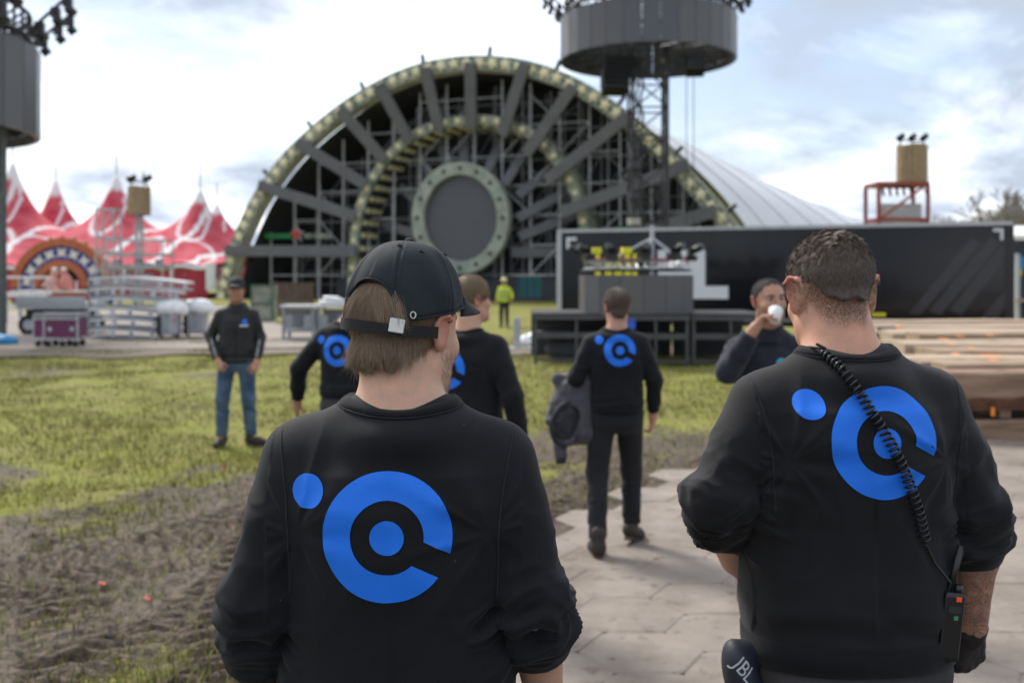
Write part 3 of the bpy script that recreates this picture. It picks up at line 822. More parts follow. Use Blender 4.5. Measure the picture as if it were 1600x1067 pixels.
def arch(pxs, band, w0, w1, n, stars, mface, sname, sr, soff):
    c, L = catmull([SU(*p) for p in pxs], n + 1)
    t = np.gradient(c, axis=0); t /= np.linalg.norm(t, axis=1)[:, None]; nrm = np.stack([t[:, 1], -t[:, 0]], 1)      # inward
    inn = c + nrm * band
    for i in range(n):
        g = .02; a, b = c[i] * (1 - g) + c[i + 1] * g, c[i + 1] * (1 - g) + c[i] * g; a2, b2 = inn[i] * (1 - g) + inn[i + 1] * g, inn[i + 1] * (1 - g) + inn[i] * g
        v = [SP(*q, w) for w in (w0, w0 + .25) for q in (a, b, b2, a2)]
        link('arch_panel', mesh_from('arch_panel', v, [(0, 1, 2, 3), (7, 6, 5, 4), (0, 4, 5, 1), (1, 5, 6, 2), (2, 6, 7, 3), (3, 7, 4, 0)], mface), stage)
        if soff:
            o = [inn[i] + nrm[i] * .02, inn[i + 1] + nrm[i + 1] * .02]; o2 = [inn[i] - nrm[i] * .15, inn[i + 1] - nrm[i + 1] * .15]
            v = [SP(*q, w) for w in (w0 + .27, w1) for q in (o[0], o[1], o2[1], o2[0])]
            link('soffit_board', mesh_from('soffit_board', v, [(0, 1, 2, 3), (7, 6, 5, 4), (0, 4, 5, 1), (1, 5, 6, 2), (2, 6, 7, 3), (3, 7, 4, 0)], soff), stage)
            v = [SP(*q, w) for w in (w0 + .27, w1) for q in (c[i], c[i + 1], c[i + 1] + nrm[i + 1] * .15, c[i] + nrm[i] * .15)]
            link('extrados_panel', mesh_from('extrados_panel', v, [(0, 1, 2, 3), (7, 6, 5, 4), (0, 4, 5, 1), (1, 5, 6, 2), (2, 6, 7, 3), (3, 7, 4, 0)], mface), stage)
    mid, _ = catmull(((c + inn) / 2)[::2], stars)
    tm, _ = catmull(((c + inn) / 2)[::2], stars)
    for k, q in enumerate(mid):
        mb = MB(); r0 = sr * (1 + .05 * math.sin(k * 5)); rot = k * .37
        pr = [(r0 * (1 if i % 2 == 0 else .46) * math.sin(i * math.pi / 5 + rot), r0 * (1 if i % 2 == 0 else .46) * math.cos(i * math.pi / 5 + rot)) for i in range(10)]
        v = [SP(q[0] + x, q[1] + y, w0 - .08) for x, y in pr] + [SP(q[0] + x, q[1] + y, w0 - .003) for x, y in pr] + [SP(q[0], q[1], w0 - .17)]
        link(sname, mesh_from(sname, v, [(i, (i + 1) % 10, 20) for i in range(10)] + [(i, 10 + i, 10 + (i + 1) % 10, (i + 1) % 10) for i in range(10)], M_STAR), stage)
    return c, inn, nrm
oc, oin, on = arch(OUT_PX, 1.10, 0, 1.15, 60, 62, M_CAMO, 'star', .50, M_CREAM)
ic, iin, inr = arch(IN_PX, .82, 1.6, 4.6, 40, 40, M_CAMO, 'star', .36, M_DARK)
# pale rungs on the soffit of the inner arch
for i in range(2, 38):
    a = (iin[i] + iin[i + 1]) / 2 + (inr[i]) * .06
    t_ = (iin[i + 1] - iin[i]); t_ = t_ / np.linalg.norm(t_)
    for w_ in (2.3, 3.3, 4.2):
        c_ = SP(*a, w_); e1 = SP(*(a + t_ * .20), w_) - c_; e2 = SP(*a, w_ + .34) - c_; e3 = SP(*(a + inr[i] * .05), w_) - c_
        v = [c_ + e1 * x + e2 * y + e3 * z for x in (-1, 1) for y in (-1, 1) for z in (-1, 1)]
        link('soffit_lamp', mesh_from('soffit_lamp', v, [(0, 1, 3, 2), (4, 6, 7, 5), (0, 4, 5, 1), (2, 3, 7, 6), (0, 2, 6, 4), (1, 5, 7, 3)], M_STAR), stage)
# radial beams
SPK_O = [((356, 392), (545, 392)), ((408, 290), (545, 337)), ((468, 223), (560, 287)), ((534, 172), (591, 249)), ((595, 133), (630, 218)), ((667, 107), (677, 204)), ((738, 99), (727, 199)), ((824, 99), (776, 208)), ((898, 137), (815, 237)), ((983, 183), (847, 280)), ((1078, 258), (868, 331)), ((1120, 330), (890, 394))]
for a, b in SPK_O:
    beam('radial_beam', stage, SP(*SU(*a), -.35), SP(*SU(*b), 1.1), .88, .30, M_SPOKE, up=SP(0, 0, 1) - SP(0, 0, 0))
SPK_I = [((545, 392), (650, 392)), ((560, 345), (650, 372)), ((588, 285), (660, 335)), ((614, 230), (672, 300)), ((655, 215), (682, 280)), ((692, 200), (704, 262)), ((754, 205), (742, 262)), ((800, 212), (768, 285)), ((840, 250), (790, 302)), ((868, 288), (790, 338)), ((870, 332), (792, 368)), ((875, 393), (780, 393))]
for a, b in SPK_I:
    beam('inner_beam', stage, SP(*SU(*a), 4.0), SP(*SU(*b), 2.6), .72, .28, M_SPOKE, up=SP(0, 0, 1) - SP(0, 0, 0))
# hub screen
hc_, ha, hb = (707, 339), (77, 89.5), (58.5, 69)
def hubpt(r, t, w): return SP(*SU(hc_[0] + r[0] * math.cos(t), hc_[1] + r[1] * math.sin(t)), w)
for i in range(32):
    t0, t1 = 2 * math.pi * (i + .01) / 32, 2 * math.pi * (i + .99) / 32
    v = [hubpt(r, t, w) for w in (1.4, 2.2) for r, t in ((ha, t0), (ha, t1), (hb, t1), (hb, t0))]
    link('hub_panel', mesh_from('hub_panel', v, [(0, 1, 2, 3), (7, 6, 5, 4), (0, 4, 5, 1), (1, 5, 6, 2), (2, 6, 7, 3), (3, 7, 4, 0)], M_CAMO2), stage)
    if i % 2 == 0:
        c_ = hubpt(((ha[0] + hb[0]) / 2, (ha[1] + hb[1]) / 2), t0, 1.32); ball('hub_lamp', stage, c_, .14, M_LAMP)
n = 64; v = [hubpt(hb, 2 * math.pi * i / n, w) for w in (1.9, 2.3) for i in range(n)]
link('round_screen', mesh_from('round_screen', v, [tuple(range(n)), tuple(range(2 * n - 1, n - 1, -1))] + [(i, n + i, n + (i + 1) % n, (i + 1) % n) for i in range(n)], M_SCREEN), stage)
# back cloth following the arch
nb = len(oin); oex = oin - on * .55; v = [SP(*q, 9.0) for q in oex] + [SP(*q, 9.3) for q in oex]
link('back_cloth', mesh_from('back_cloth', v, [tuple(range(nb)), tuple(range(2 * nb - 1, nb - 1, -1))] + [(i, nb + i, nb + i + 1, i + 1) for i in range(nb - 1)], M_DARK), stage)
# cloth added from front arch to back cloth to keep the inside dark
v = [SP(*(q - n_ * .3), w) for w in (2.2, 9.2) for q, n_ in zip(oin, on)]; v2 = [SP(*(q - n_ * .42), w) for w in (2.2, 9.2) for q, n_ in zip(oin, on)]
link('added_dark_side_cloth', mesh_from('added_dark_side_cloth', v + v2, [(i, i + 1, nb + i + 1, nb + i) for i in range(nb - 1)] + [(2 * nb + i, 3 * nb + i, 3 * nb + i + 1, 2 * nb + i + 1) for i in range(nb - 1)], M_DARK), stage)
# scaffold
def arch_h(u):
    left = oin[:len(oin) // 2]; r = np.interp(u, oin[:, 0], oin[:, 1]) if True else 0
    return r
def inside_in(u, z):
    return iin[:, 0].min() + .2 < u < iin[:, 0].max() - .2 and z < np.interp(u, iin[:, 0], iin[:, 1]) - .3
g5 = random.Random(3)
for w_, step in ((3.2, 2.35), (6.2, 2.35)):
    us = np.arange(-21.2, 23, step) + (0.6 if w_ > 4 else 0)
    for u in us:
        top = arch_h(u)
        if not (oin[:, 0].min() < u < oin[:, 0].max()) or top < 1: continue
        z0 = 0
        tube('scaffold_standard', stage, SP(u, z0, w_), SP(u, top - .1, w_), .10, M_STEELG)
    for z in np.arange(2.0, 18, 2.3):
        uu = [u for u in us if oin[:, 0].min() < u < oin[:, 0].max() and arch_h(u) > z + .2]
        for a, b in zip(uu[:-1], uu[1:]):
            if g5.random() < .82: tube('scaffold_ledger', stage, SP(a, z, w_), SP(b, z, w_), .060, M_STEELG)
            if g5.random() < (.34 if w_ < 4 else .2) and min(arch_h(a), arch_h(b)) > z + 2.3:
                q = (a, b) if g5.random() < .5 else (b, a)
                tube('scaffold_brace', stage, SP(q[0], z, w_), SP(q[1], z + 2.3, w_), .055, M_STEELG)
mb = MB()
for u in np.arange(-20.6, 22, 1.55):
    top = arch_h(u)
    if oin[:, 0].min() < u < oin[:, 0].max() and top > 1: mb.tube(SP(u, 0, 8.2), SP(u, top - .2, 8.2), .08, n=5)
for z in np.arange(1.2, 18, 1.15):
    uu = [u for u in np.arange(-20.6, 22, 1.55) if oin[:, 0].min() < u < oin[:, 0].max() and arch_h(u) > z + .2]
    for a, b in zip(uu[:-1], uu[1:]):
        if g5.random() < .7: mb.tube(SP(a, z, 8.2), SP(b, z, 8.2), .055, n=5)
        if g5.random() < .22: mb.tube(SP(a, z, 8.1), SP(b, min(z + 2.3, arch_h(b)), 8.1), .05, n=5)
props(mb.build('back_scaffold', M_STEELG, stage), kind='stuff')
# lower deck, green banners with red stars, camouflage box fronts
for (x0, x1, yb, m_) in ((385, 428, 367, M_GREEN), (446, 492, 367, M_CAMO), (944, 1008, 356, M_GREEN), (1032, 1068, 354, M_CAMO)):
    a, b = SU(x0, yb), SU(x1, yb)
    beam('banner', stage, SP(a[0], a[1], 2.6), SP(b[0], b[1], 2.6), .42, .06, m_, up=SP(0, 0, 1) - SP(0, 0, 0))
for px, py, r in ((438, 364, .52), (1021, 353, .40)):
    q = SU(px, py); v = []
    for w_ in (2.2, 2.4):
        v += [SP(q[0] + r * (1 if i % 2 == 0 else .42) * math.sin(i * math.pi / 5), q[1] + r * (1 if i % 2 == 0 else .42) * math.cos(i * math.pi / 5), w_) for i in range(10)]
    link('red_star', mesh_from('red_star', v, [tuple(range(10)), tuple(range(19, 9, -1))] + [(i, 10 + i, 10 + (i + 1) % 10, (i + 1) % 10) for i in range(10)], M_RED), stage)
    v = []
    for w_ in (2.42, 2.5):
        v += [SP(q[0] + 1.28 * r * (1 if i % 2 == 0 else .46) * math.sin(i * math.pi / 5), q[1] + 1.28 * r * (1 if i % 2 == 0 else .46) * math.cos(i * math.pi / 5), w_) for i in range(10)]
    link('star_border', mesh_from('star_border', v, [tuple(range(10)), tuple(range(19, 9, -1))] + [(i, 10 + i, 10 + (i + 1) % 10, (i + 1) % 10) for i in range(10)], M_WHITEP), stage)
# clamp lamps along the top of the outer arch
for k, i in enumerate(range(12, 56, 5)):
    q = oc[i]; nn = -on[i]
    a = SP(*q, .5); b = SP(*(q + nn * .75), .5)
    tube('clamp_lamp', stage, a, b, .16, M_LAMP); 
# stage floor and truss fronts
u0, u1 = SU(500, 470)[0], SU(940, 470)[0]
a = SP(u0, .9, 6.0); b = SP(u1, .9, 6.0); beam('stage_floor', stage, a, b, 1.8, 7, M_DARK, up=SP(0, 0, 1) - SP(0, 0, 0))

# white fabric roof behind the stage
M_ROOF = mat('white_tent_fabric', (.60, .61, .64), rough=.55, var=.06, scale=.25)
M_ROOFS = mat('grey_tent_seam', (.53, .54, .57), rough=.6, var=.06)
roof = thing('arched_roof', SP(4, 0, 20), 'pale grey arched fabric roof sloping down behind the right side of the stage', 'roof')
ra = [(-19, 3.0, 10), (-12, 12, 10), (0, 17.2, 10), (9, 16.6, 10), (15, 14.0, 10), (19.6, 9.6, 10), (23.0, 3.0, 10)]
n1, n2 = 40, 30
A1, _ = catmull([SU(400, 330), SU(520, 185), SU(640, 118), SU(745, 100), SU(860, 118), SU(960, 168), SU(1050, 245), SU(1110, 310), SU(1160, 385), SU(1190, 470)], n1 + 1)
B1, _ = catmull([(-10, 1), (-6, 4), (2, 6.4), (12, 7.2), (20, 6.6), (28, 6.0), (35, 5.0), (40, 2.0)], n1 + 1)
v = []
for j in range(n2 + 1):
    t = j / n2; e_ = t ** 1.0
    for i in range(n1 + 1):
        q = A1[i] * (1 - e_) + B1[i] * e_; z_ = q[1] + 1.2 * math.sin(math.pi * t)
        v.append(SP(q[0], max(.0, z_), 9.8 + 40 * t))
F_ = [(j * (n1 + 1) + i, j * (n1 + 1) + i + 1, (j + 1) * (n1 + 1) + i + 1, (j + 1) * (n1 + 1) + i) for j in range(n2) for i in range(n1)]
ro = link('roof_fabric', mesh_from('roof_fabric', v, F_, M_ROOF, True), roof)
for j in range(2, n2, 3):
    MB().sweep([Vector(v[j * (n1 + 1) + i]) + Vector((.02, -.02, .03)) for i in range(n1 + 1)], .035, 6).build('roof_seam', M_ROOFS, roof, True)

# ------------------------------------------------------------------ ring towers
M_TRUSS = mat('dark_truss', (.030, .030, .034), rough=.5, var=.2, scale=3)
M_LEDP = [mat('led_panel_%s' % n_, c_, rough=.38, var=.04, scale=1) for n_, c_ in (('a', (.088, .088, .098)), ('b', (.098, .095, .101)), ('c', (.080, .083, .094)))]
def lattice(parent, c, w, z0, z1, m_, r=.07, step=1.6, name='mast'):
    mb = MB(); h_ = w / 2
    for sx in (-1, 1):
        for sy in (-1, 1): mb.tube((c[0] + sx * h_, c[1] + sy * h_, z0), (c[0] + sx * h_, c[1] + sy * h_, z1), r)
    z = z0; k = 0
    crn = [(-1, -1), (1, -1), (1, 1), (-1, 1)]
    while z < z1 - .01:
        zz = min(z + step, z1)
        for i in range(4):
            a, b = crn[i], crn[(i + 1) % 4]
            if k % 2: a, b = b, a
            mb.tube((c[0] + a[0] * h_, c[1] + a[1] * h_, z), (c[0] + b[0] * h_, c[1] + b[1] * h_, zz), r * .62)
            mb.tube((c[0] + a[0] * h_, c[1] + a[1] * h_, zz), (c[0] + b[0] * h_, c[1] + b[1] * h_, zz), r * .62)
        z = zz; k += 1
    return mb.build(name, m_, parent)
def ring_tower(c, Rr, zb, zt, n, label, mast_w, lampn, group):
    t = thing('ring_tower', (c[0], c[1], 0), label, 'tower', group)
    for i in range(n):
        a0, a1 = 2 * math.pi * (i + .015) / n, 2 * math.pi * (i + .985) / n
        v = [(c[0] + r_ * math.cos(a), c[1] + r_ * math.sin(a), z_) for z_ in (zb, zt) for r_, a in ((Rr, a0), (Rr, a1), (Rr - .14, a1), (Rr - .14, a0))]
        link('screen_panel', mesh_from('screen_panel', v, [(3, 2, 1, 0), (4, 5, 6, 7), (0, 1, 5, 4), (1, 2, 6, 5), (2, 3, 7, 6), (3, 0, 4, 7)], M_LEDP[(i * 7 // 3) % 3]), t)
    mb = MB(); k = 48
    for rr, z_ in ((Rr - .4, zb + .25), (Rr - .4, zt - .2), (Rr - .3, zt + .35), (Rr - 1.2, zt + .35), (Rr - .3, zt + 1.1), (Rr - 1.2, zt + 1.1)):
        mb.sweep([Vector((c[0] + rr * math.cos(2 * math.pi * i / k), c[1] + rr * math.sin(2 * math.pi * i / k), z_)) for i in range(k + 1)], .075, 5, False)
    for i in range(k):
        a, b = 2 * math.pi * i / k, 2 * math.pi * (i + .5) / k
        cs = lambda r_, t_, z_: (c[0] + r_ * math.cos(t_), c[1] + r_ * math.sin(t_), z_)
        mb.tube(cs(Rr - .3, a, zt + .35), cs(Rr - 1.2, b, zt + 1.1), .04, n=4); mb.tube(cs(Rr - .3, a, zt + .35), cs(Rr - .3, a, zt + 1.1), .05, n=4)
        mb.tube(cs(Rr - .3, b, zt + 1.1), cs(Rr - 1.2, a, zt + .35), .04, n=4); mb.tube(cs(Rr - .4, a, zb + .25), cs(Rr - .4, a, zt + .35), .045, n=4)
        if i % 3 == 0:
            mb.tube(cs(Rr - .4, a, zb + .25), cs(mast_w * .7, a, zb + .6), .07, n=5); mb.tube(cs(Rr - .4, a, zt + .35), cs(mast_w * .7, a, zt + .8), .07, n=5)
            mb.tube(cs(Rr - .4, a, zb + .25), cs(mast_w * .7, a, zt + .35), .05, n=4)
    mb.build('ring_truss', M_TRUSS, t)
    for i in range(lampn):
        a = 2 * math.pi * (i + .4) / lampn; d = Vector((math.cos(a), math.sin(a), 0))
        b0 = Vector((c[0], c[1], zt + .35)) + d * (Rr - .3); b1 = b0 + d * 1.25 + Vector((0, 0, 1.25))
        ar = tube('outrigger', t, b0, b1, .055, M_TRUSS)
        for f in (.35, .72, 1.0):
            p_ = b0.lerp(b1, f); box('flood_lamp', t, p_ + Vector((0, 0, -.18)), (.26, .26, .30), M_LAMP, a)
            l2 = p_ + d * .05 + Vector((0, 0, -.40)); tube('lamp_head', t, p_ + Vector((0, 0, -.36)), p_ + Vector((0, 0, -.56)) + d * .18, .15, M_LAMP)
    mm = lattice(t, c, mast_w, 0, zt + 2.2, M_TRUSS, .085, 1.7)
    return t
TX, TY = 212 * 60 / FPX, 60.0
zb = HC + (YH - 97) * TY / FPX
tow = ring_tower((TX, TY), 5.28, zb, zb + 2.50, 32, 'tall lattice tower carrying a ring of grey screens in front of the stage', 2.1, 18, 'ring towers')
TLX, TLY = -19.50, 30.0; zl = HC + (YH - 204) * TLY / FPX
towl = ring_tower((TLX, TLY), 4.80, zl, zl + 2.72, 30, 'lower ring of grey screens cut off by the left edge of the photo', 1.6, 14, 'ring towers')
lattice(towl, (P(1, 300, 30).x, 30), .18, 0, zl + .4, mat('grey_green_post', (.10, .115, .112), rough=.6), .05, .5, 'post')
box('post_panel', towl, (P(-1, 300, 30).x, 29.8, 2.2), (.30, .12, 4.4), MATS['grey_green_post'])
# cables on the far mast
mb = MB()
for k in range(3):
    mb.sweep([Vector((TX - .95 + .22 * k + .10 * math.sin(i * 1.7 + k), TY - 1.25, z_)) for i, z_ in enumerate(np.linspace(3.2, zb, 22))], .07, 5)
mb.build('cable_bundle', M_TRUSS, tow)
tube('mast_pole', tow, (TX + .98, TY - 1.2, .2), (TX + .82, TY - 1.2, zb + 1), .07, M_TRUSS)
M_CREAMC = mat('pale_hoist', (.36, .34, .30), rough=.6)
for z_ in (8.4, 6.6, 5.1): box('hoist', tow, (TX - 1.0, TY - 1.35, z_), (.65, .5, .40), M_TRUSS if z_ != 5.1 else M_CREAMC, R(20))
for px in (1075, 1086):
    x_ = P(px, 100, 60).x; tube('guy_cable', tow, (x_, 60.5, .1), (x_, 60.5, zb + .5), .025, M_TRUSS)
def line_array(px, py, Y, w, h_, lab, tilt):
    c = P(px, py, Y); t = thing('line_array_speaker', c - Vector((0, 0, h_ / 2)), lab, 'speaker', 'speakers hung inside the far ring tower')
    n_ = 6
    for i in range(n_):
        z_ = h_ / 2 - (i + .5) * h_ / n_
        box('speaker_box', t, c + Vector((-.10 * math.sin(i / n_ * 2.2) * tilt * 3, -.25 * (i / n_) ** 2, z_)), (w * (1 - .03 * i), .9, h_ / n_ * .94), M_BLACKP, R(8 * tilt), rx=R(-5 * i))
    tube('hanging_chain', t, c + Vector((0, 0, h_ / 2)), c + Vector((0, 0, h_ / 2 + 1.6)), .05, M_TRUSS)
line_array(968, 118, 58.6, 1.75, 2.1, 'black speaker column hanging below the ring, left of the mast', 1)
line_array(1078, 92, 61.5, 1.3, 1.9, 'black speaker column inside the ring, right of the mast', -1)

# ------------------------------------------------------------------ black trailer
M_GLOSS = mat('glossy_black_panel', (.007, .0075, .0095), rough=.14, var=.2, scale=.8, coat=.1, spec=.32)
M_FRAME = mat('pale_trailer_edge', (.42, .43, .45), rough=.45, var=.1, scale=3)
M_STRIPE = mat('dark_grey_stripe', (.026, .027, .032), rough=.25, var=.08)
M_WLET = mat('white_vinyl', (.62, .64, .68), rough=.4, var=.03)
M_YEL = mat('yellow_vinyl', (.72, .66, .02), rough=.45, var=.05)
M_TYRE = mat('black_tyre', (.014, .014, .014), rough=.8, var=.2, scale=20)
TA, TB = P(873, 495, 30.5), P(1580, 505, 26.0)
ax_ = Vector((TB.x - TA.x, TB.y - TA.y, 0)); TL = ax_.length; ax_.normalize(); nrm_ = Vector((ax_.y, -ax_.x, 0))   # towards camera
if nrm_.y > 0: nrm_ = -nrm_
zb_, zt_ = .60, 3.24
tr_ = thing('trailer', (TA + ax_ * TL / 2 - nrm_ * 1.25) * 1.0, 'long glossy black trailer with big white corner letter shape on its side', 'trailer')
tr_.location.z = 0; W[tr_] = Matrix.Translation(tr_.location)
def TP(s, z, o=0.0): return Vector((TA.x + ax_.x * s + nrm_.x * o, TA.y + ax_.y * s + nrm_.y * o, z))
ang_t = math.atan2(ax_.y, ax_.x)
def tbox(name, s0, s1, z0, z1, o0, o1, m_, par=None, label=None):
    c = TP((s0 + s1) / 2, (z0 + z1) / 2, (o0 + o1) / 2); return box(name, par or tr_, c, (abs(s1 - s0), abs(o1 - o0), abs(z1 - z0)), m_, ang_t, label=label)
bodyt = tbox('trailer_body', .0, TL, zb_, zt_, -2.5, -.03, M_GLOSS)
npan = 8
for i in range(npan):
    tbox('side_panel', TL * i / npan + .01, TL * (i + 1) / npan - .01, zb_ + .06, zt_ - .07, -.026, .0, M_GLOSS)
tbox('top_rail', -.04, TL + .04, zt_ - .065, zt_ + .03, -.08, .05, M_FRAME)
tbox('bottom_rail', -.04, TL + .04, zb_ - .05, zb_ + .055, -.08, .05, mat('grey_trailer_rail', (.16, .16, .17), rough=.5))
tbox('corner_post', -.05, .10, zb_ + .06, zt_ - .07, -.08, .06, M_FRAME)
tbox('corner_post', TL - .13, TL + .06, zb_ + .06, zt_ - .07, -.08, .06, M_BLACKP)
def tpx(px, py):
    """trailer coordinates of a photo pixel on its side"""
    dx = (px - 800) / FPX; s = (dx * TA.y - TA.x) / (ax_.x - dx * ax_.y); Y = TA.y + ax_.y * s
    return s, HC - (py - YH) * Y / FPX
def vinyl(name, pix, m_, d=.006):
    q = [tpx(*p) for p in pix]; n_ = len(q); v = [TP(s, z, d) for s, z in q] + [TP(s, z, .001) for s, z in q]
    return link(name, mesh_from(name, v, [tuple(range(n_)), tuple(range(2 * n_ - 1, n_ - 1, -1))] + [(i, n_ + i, n_ + (i + 1) % n_, (i + 1) % n_) for i in range(n_)], m_), tr_)
vinyl('white_letter_shape', [(1028, 391), (1102, 391), (1102, 447), (1138, 447), (1138, 467), (1083, 467), (1083, 431), (1028, 431)], M_WLET)
for x0, y0, sx, sy in ((885, 371, 1, 1), (1568, 357, -1, 1)):
    vinyl('corner_mark', [(x0, y0), (x0 + 16 * sx, y0), (x0 + 16 * sx, y0 + 5 * sy), (x0 + 5 * sx, y0 + 5 * sy), (x0 + 5 * sx, y0 + 18 * sy), (x0, y0 + 18 * sy)], M_WLET)
for k, x in enumerate((931, 946, 961, 976, 989)):
    w_ = (6, 8, 9, 8, 5)[k]; vinyl('yellow_letter_shape', [(x, 398), (x + w_, 395), (x + w_ + 2, 431), (x - 1, 431)], M_YEL)
for k in range(5):
    x = 1440 + k * 30
    vinyl('diagonal_stripe', [(x - 20 + 2 * k, 490 - 3 * k), (x + 78, 372 - k), (x + 92 if k < 4 else 1574, 374 - k + 6), (x - 2 + 2 * k, 492)], M_STRIPE) if k < 3 else None
vinyl('diagonal_stripe', [(1535, 495), (1574, 450), (1574, 475), (1558, 496)], M_STRIPE)
vinyl('yellow_marker', [(1362, 489), (1384, 489), (1384, 494), (1362, 494)], M_YEL)
for s in (TL - 2.0, TL - 3.3, TL - 4.6):
    for o in (-.35, -2.15):
        c = TP(s, .48, o); Mx = Matrix.Translation(c) @ Matrix.Rotation(ang_t, 4, 'Z') @ Matrix.Rotation(R(90), 4, 'X')
        wh = link('wheel', unit('tube', M_TYRE), tr_, Mx @ Matrix.Diagonal((.48, .48, .34, 1)))
        link('rim', unit('tube', M_FRAME), wh, Mx @ Matrix.Diagonal((.28, .28, .37, 1)))
for o in (-.4, -2.1): tbox('landing_leg', 2.4, 2.55, 0, zb_, o - .07, o + .07, M_STEELG)
tbox('chassis', .3, TL - .3, zb_ - .22, zb_ - .04, -1.75, -.75, M_TRUSS)

# ------------------------------------------------------------------ low screen drum with lamps on the black decks
DX, DY = P(994, 450, 21.6).x, 21.6
z0d, z1d = P(0, 491, 21.6).z, P(0, 430, 21.6).z
drum = thing('screen_drum', (DX, DY, z0d), 'short drum of grey screens with a crown of moving lamps standing on black decks', 'screen drum')
for i in range(16):
    a0, a1 = 2 * math.pi * (i + .01) / 16, 2 * math.pi * (i + .99) / 16; Rr = 1.24
    v = [(DX + r_ * math.cos(a), DY + r_ * math.sin(a), z_) for z_ in (z0d, z1d) for r_, a in ((Rr, a0), (Rr, a1), (Rr - .1, a1), (Rr - .1, a0))]
    link('screen_panel', mesh_from('screen_panel', v, [(3, 2, 1, 0), (4, 5, 6, 7), (0, 1, 5, 4), (1, 2, 6, 5), (2, 3, 7, 6), (3, 0, 4, 7)], M_LEDP[(i * 5) % 3]), drum)
ring = lambda r_, z_, n_=40: [Vector((DX + r_ * math.cos(2 * math.pi * i / n_), DY + r_ * math.sin(2 * math.pi * i / n_), z_)) for i in range(n_ + 1)]
mb = MB()
for r_, z_ in ((1.12, z1d + .14), (1.12, z1d + .32), (.85, z1d + .14), (.85, z1d + .32)): mb.sweep(ring(r_, z_), .028, 6, False)
for i in range(32):
    a, b = 2 * math.pi * i / 32, 2 * math.pi * (i + .5) / 32; q = lambda r_, t_, z_: (DX + r_ * math.cos(t_), DY + r_ * math.sin(t_), z_)
    mb.tube(q(1.12, a, z1d + .14), q(1.12, b, z1d + .32), .014, n=4); mb.tube(q(1.12, b, z1d + .32), q(.85, a, z1d + .14), .014, n=4)
mb.build('ring_truss', mat('alu_truss', (.45, .45, .47), rough=.35, metal=.8), drum)
MB().sweep(ring(1.16, z1d + .33), .016, 6, False).build('pink_cable', mat('pink_cable_sheath', (.35, .06, .16), rough=.6), drum)
MB().sweep(ring(1.18, z1d + .10), .022, 6, False).build('black_cable', M_BLACKP, drum)
for i in range(11):
    a = 2 * math.pi * (i + .3) / 11; d = Vector((math.cos(a), math.sin(a), 0)); c = Vector((DX, DY, z1d + .36)) + d * 1.22
    lb = box('lamp_base', drum, c, (.20, .20, .10), M_LAMP, a)
    hd = c + Vector((0, 0, .20)) + d * .10
    box('lamp_yoke', drum, c + Vector((0, 0, .13)), (.05, .26, .18), M_LAMP, a)
    tube('lamp_head', drum, hd - d * .07 + Vector((0, 0, -.04)), hd + d * .12 + Vector((0, 0, .04)), .078, M_LAMP); tube('lamp_lens', drum, hd + d * .121 + Vector((0, 0, .041)), hd + d * .132 + Vector((0, 0, .043)), .062, M_SCREEN)
px_ = P(1019, 400, DY).x
tube('pole', drum, (px_, DY, z1d), (px_, DY, P(0, 352, DY).z), .045, M_STEELG)
for dx_, dy_ in ((-.9, .3), (.75, .2), (-.35, -.6), (.5, -.5)):
    tube('pole_brace', drum, (px_ + dx_, DY + dy_, z1d + .3), (px_, DY, P(0, 372, DY).z), .022, M_STEELG)
for x_ in (-.55, .1): box('chain_hoist', drum, (DX + x_ - .35, DY - .3, z1d + .52), (.20, .18, .13), M_YEL, R(20), shape='bevel')
# decks
M_DECK = mat('black_stage_deck', (.016, .016, .018), rough=.6, var=.3, scale=2)
M_DECKE = mat('dark_deck_edge', (.06, .06, .065), rough=.5, var=.2, scale=3)
for k, (xa, xb, Yd, lab) in enumerate(((832, 970, 20.7, 'black stage deck with open underside, leftmost under the screen drum'), (971, 1079, 20.3, 'black stage deck in the middle behind the man with the coat'), (1080, 1205, 20.3, 'black stage deck at the right end behind the drinking man'))):
    a, b = P(xa, 490, Yd), P(xb, 490, Yd); zt = 1.06; dp = 2.6
    d = thing('stage_deck', ((a.x + b.x) / 2, Yd + dp / 2, 0), lab, 'stage deck', 'black decks under the screen drum')
    cx = (a.x + b.x) / 2; w_ = b.x - a.x
    box('deck_board', d, (cx, Yd + dp / 2, zt - .025), (w_ - .02, dp, .05), M_DECK)
    box('edge_rail', d, (cx, Yd + .02, zt - .09), (w_ - .03, .05, .08), M_DECKE)
    box('lower_shelf', d, (cx, Yd + .5, .60), (w_ - .1, .9, .12), M_DECKE); box('foot_rail', d, (cx, Yd + .03, .10), (w_ - .06, .05, .06), M_DECKE)
    for sx in (-1, 1):
        for sy in (.06, dp - .06): box('leg', d, (cx + sx * (w_ / 2 - .06), Yd + sy, zt / 2 - .065), (.06, .06, zt - .13), M_DECKE)
    box('mid_leg', d, (cx, Yd + .05, zt / 2 - .065), (.05, .05, zt - .13), M_DECKE)
    box('back_skirt', d, (cx, Yd + dp - .2, zt / 2 - .03), (w_ - .04, .04, zt - .08), M_DARK)
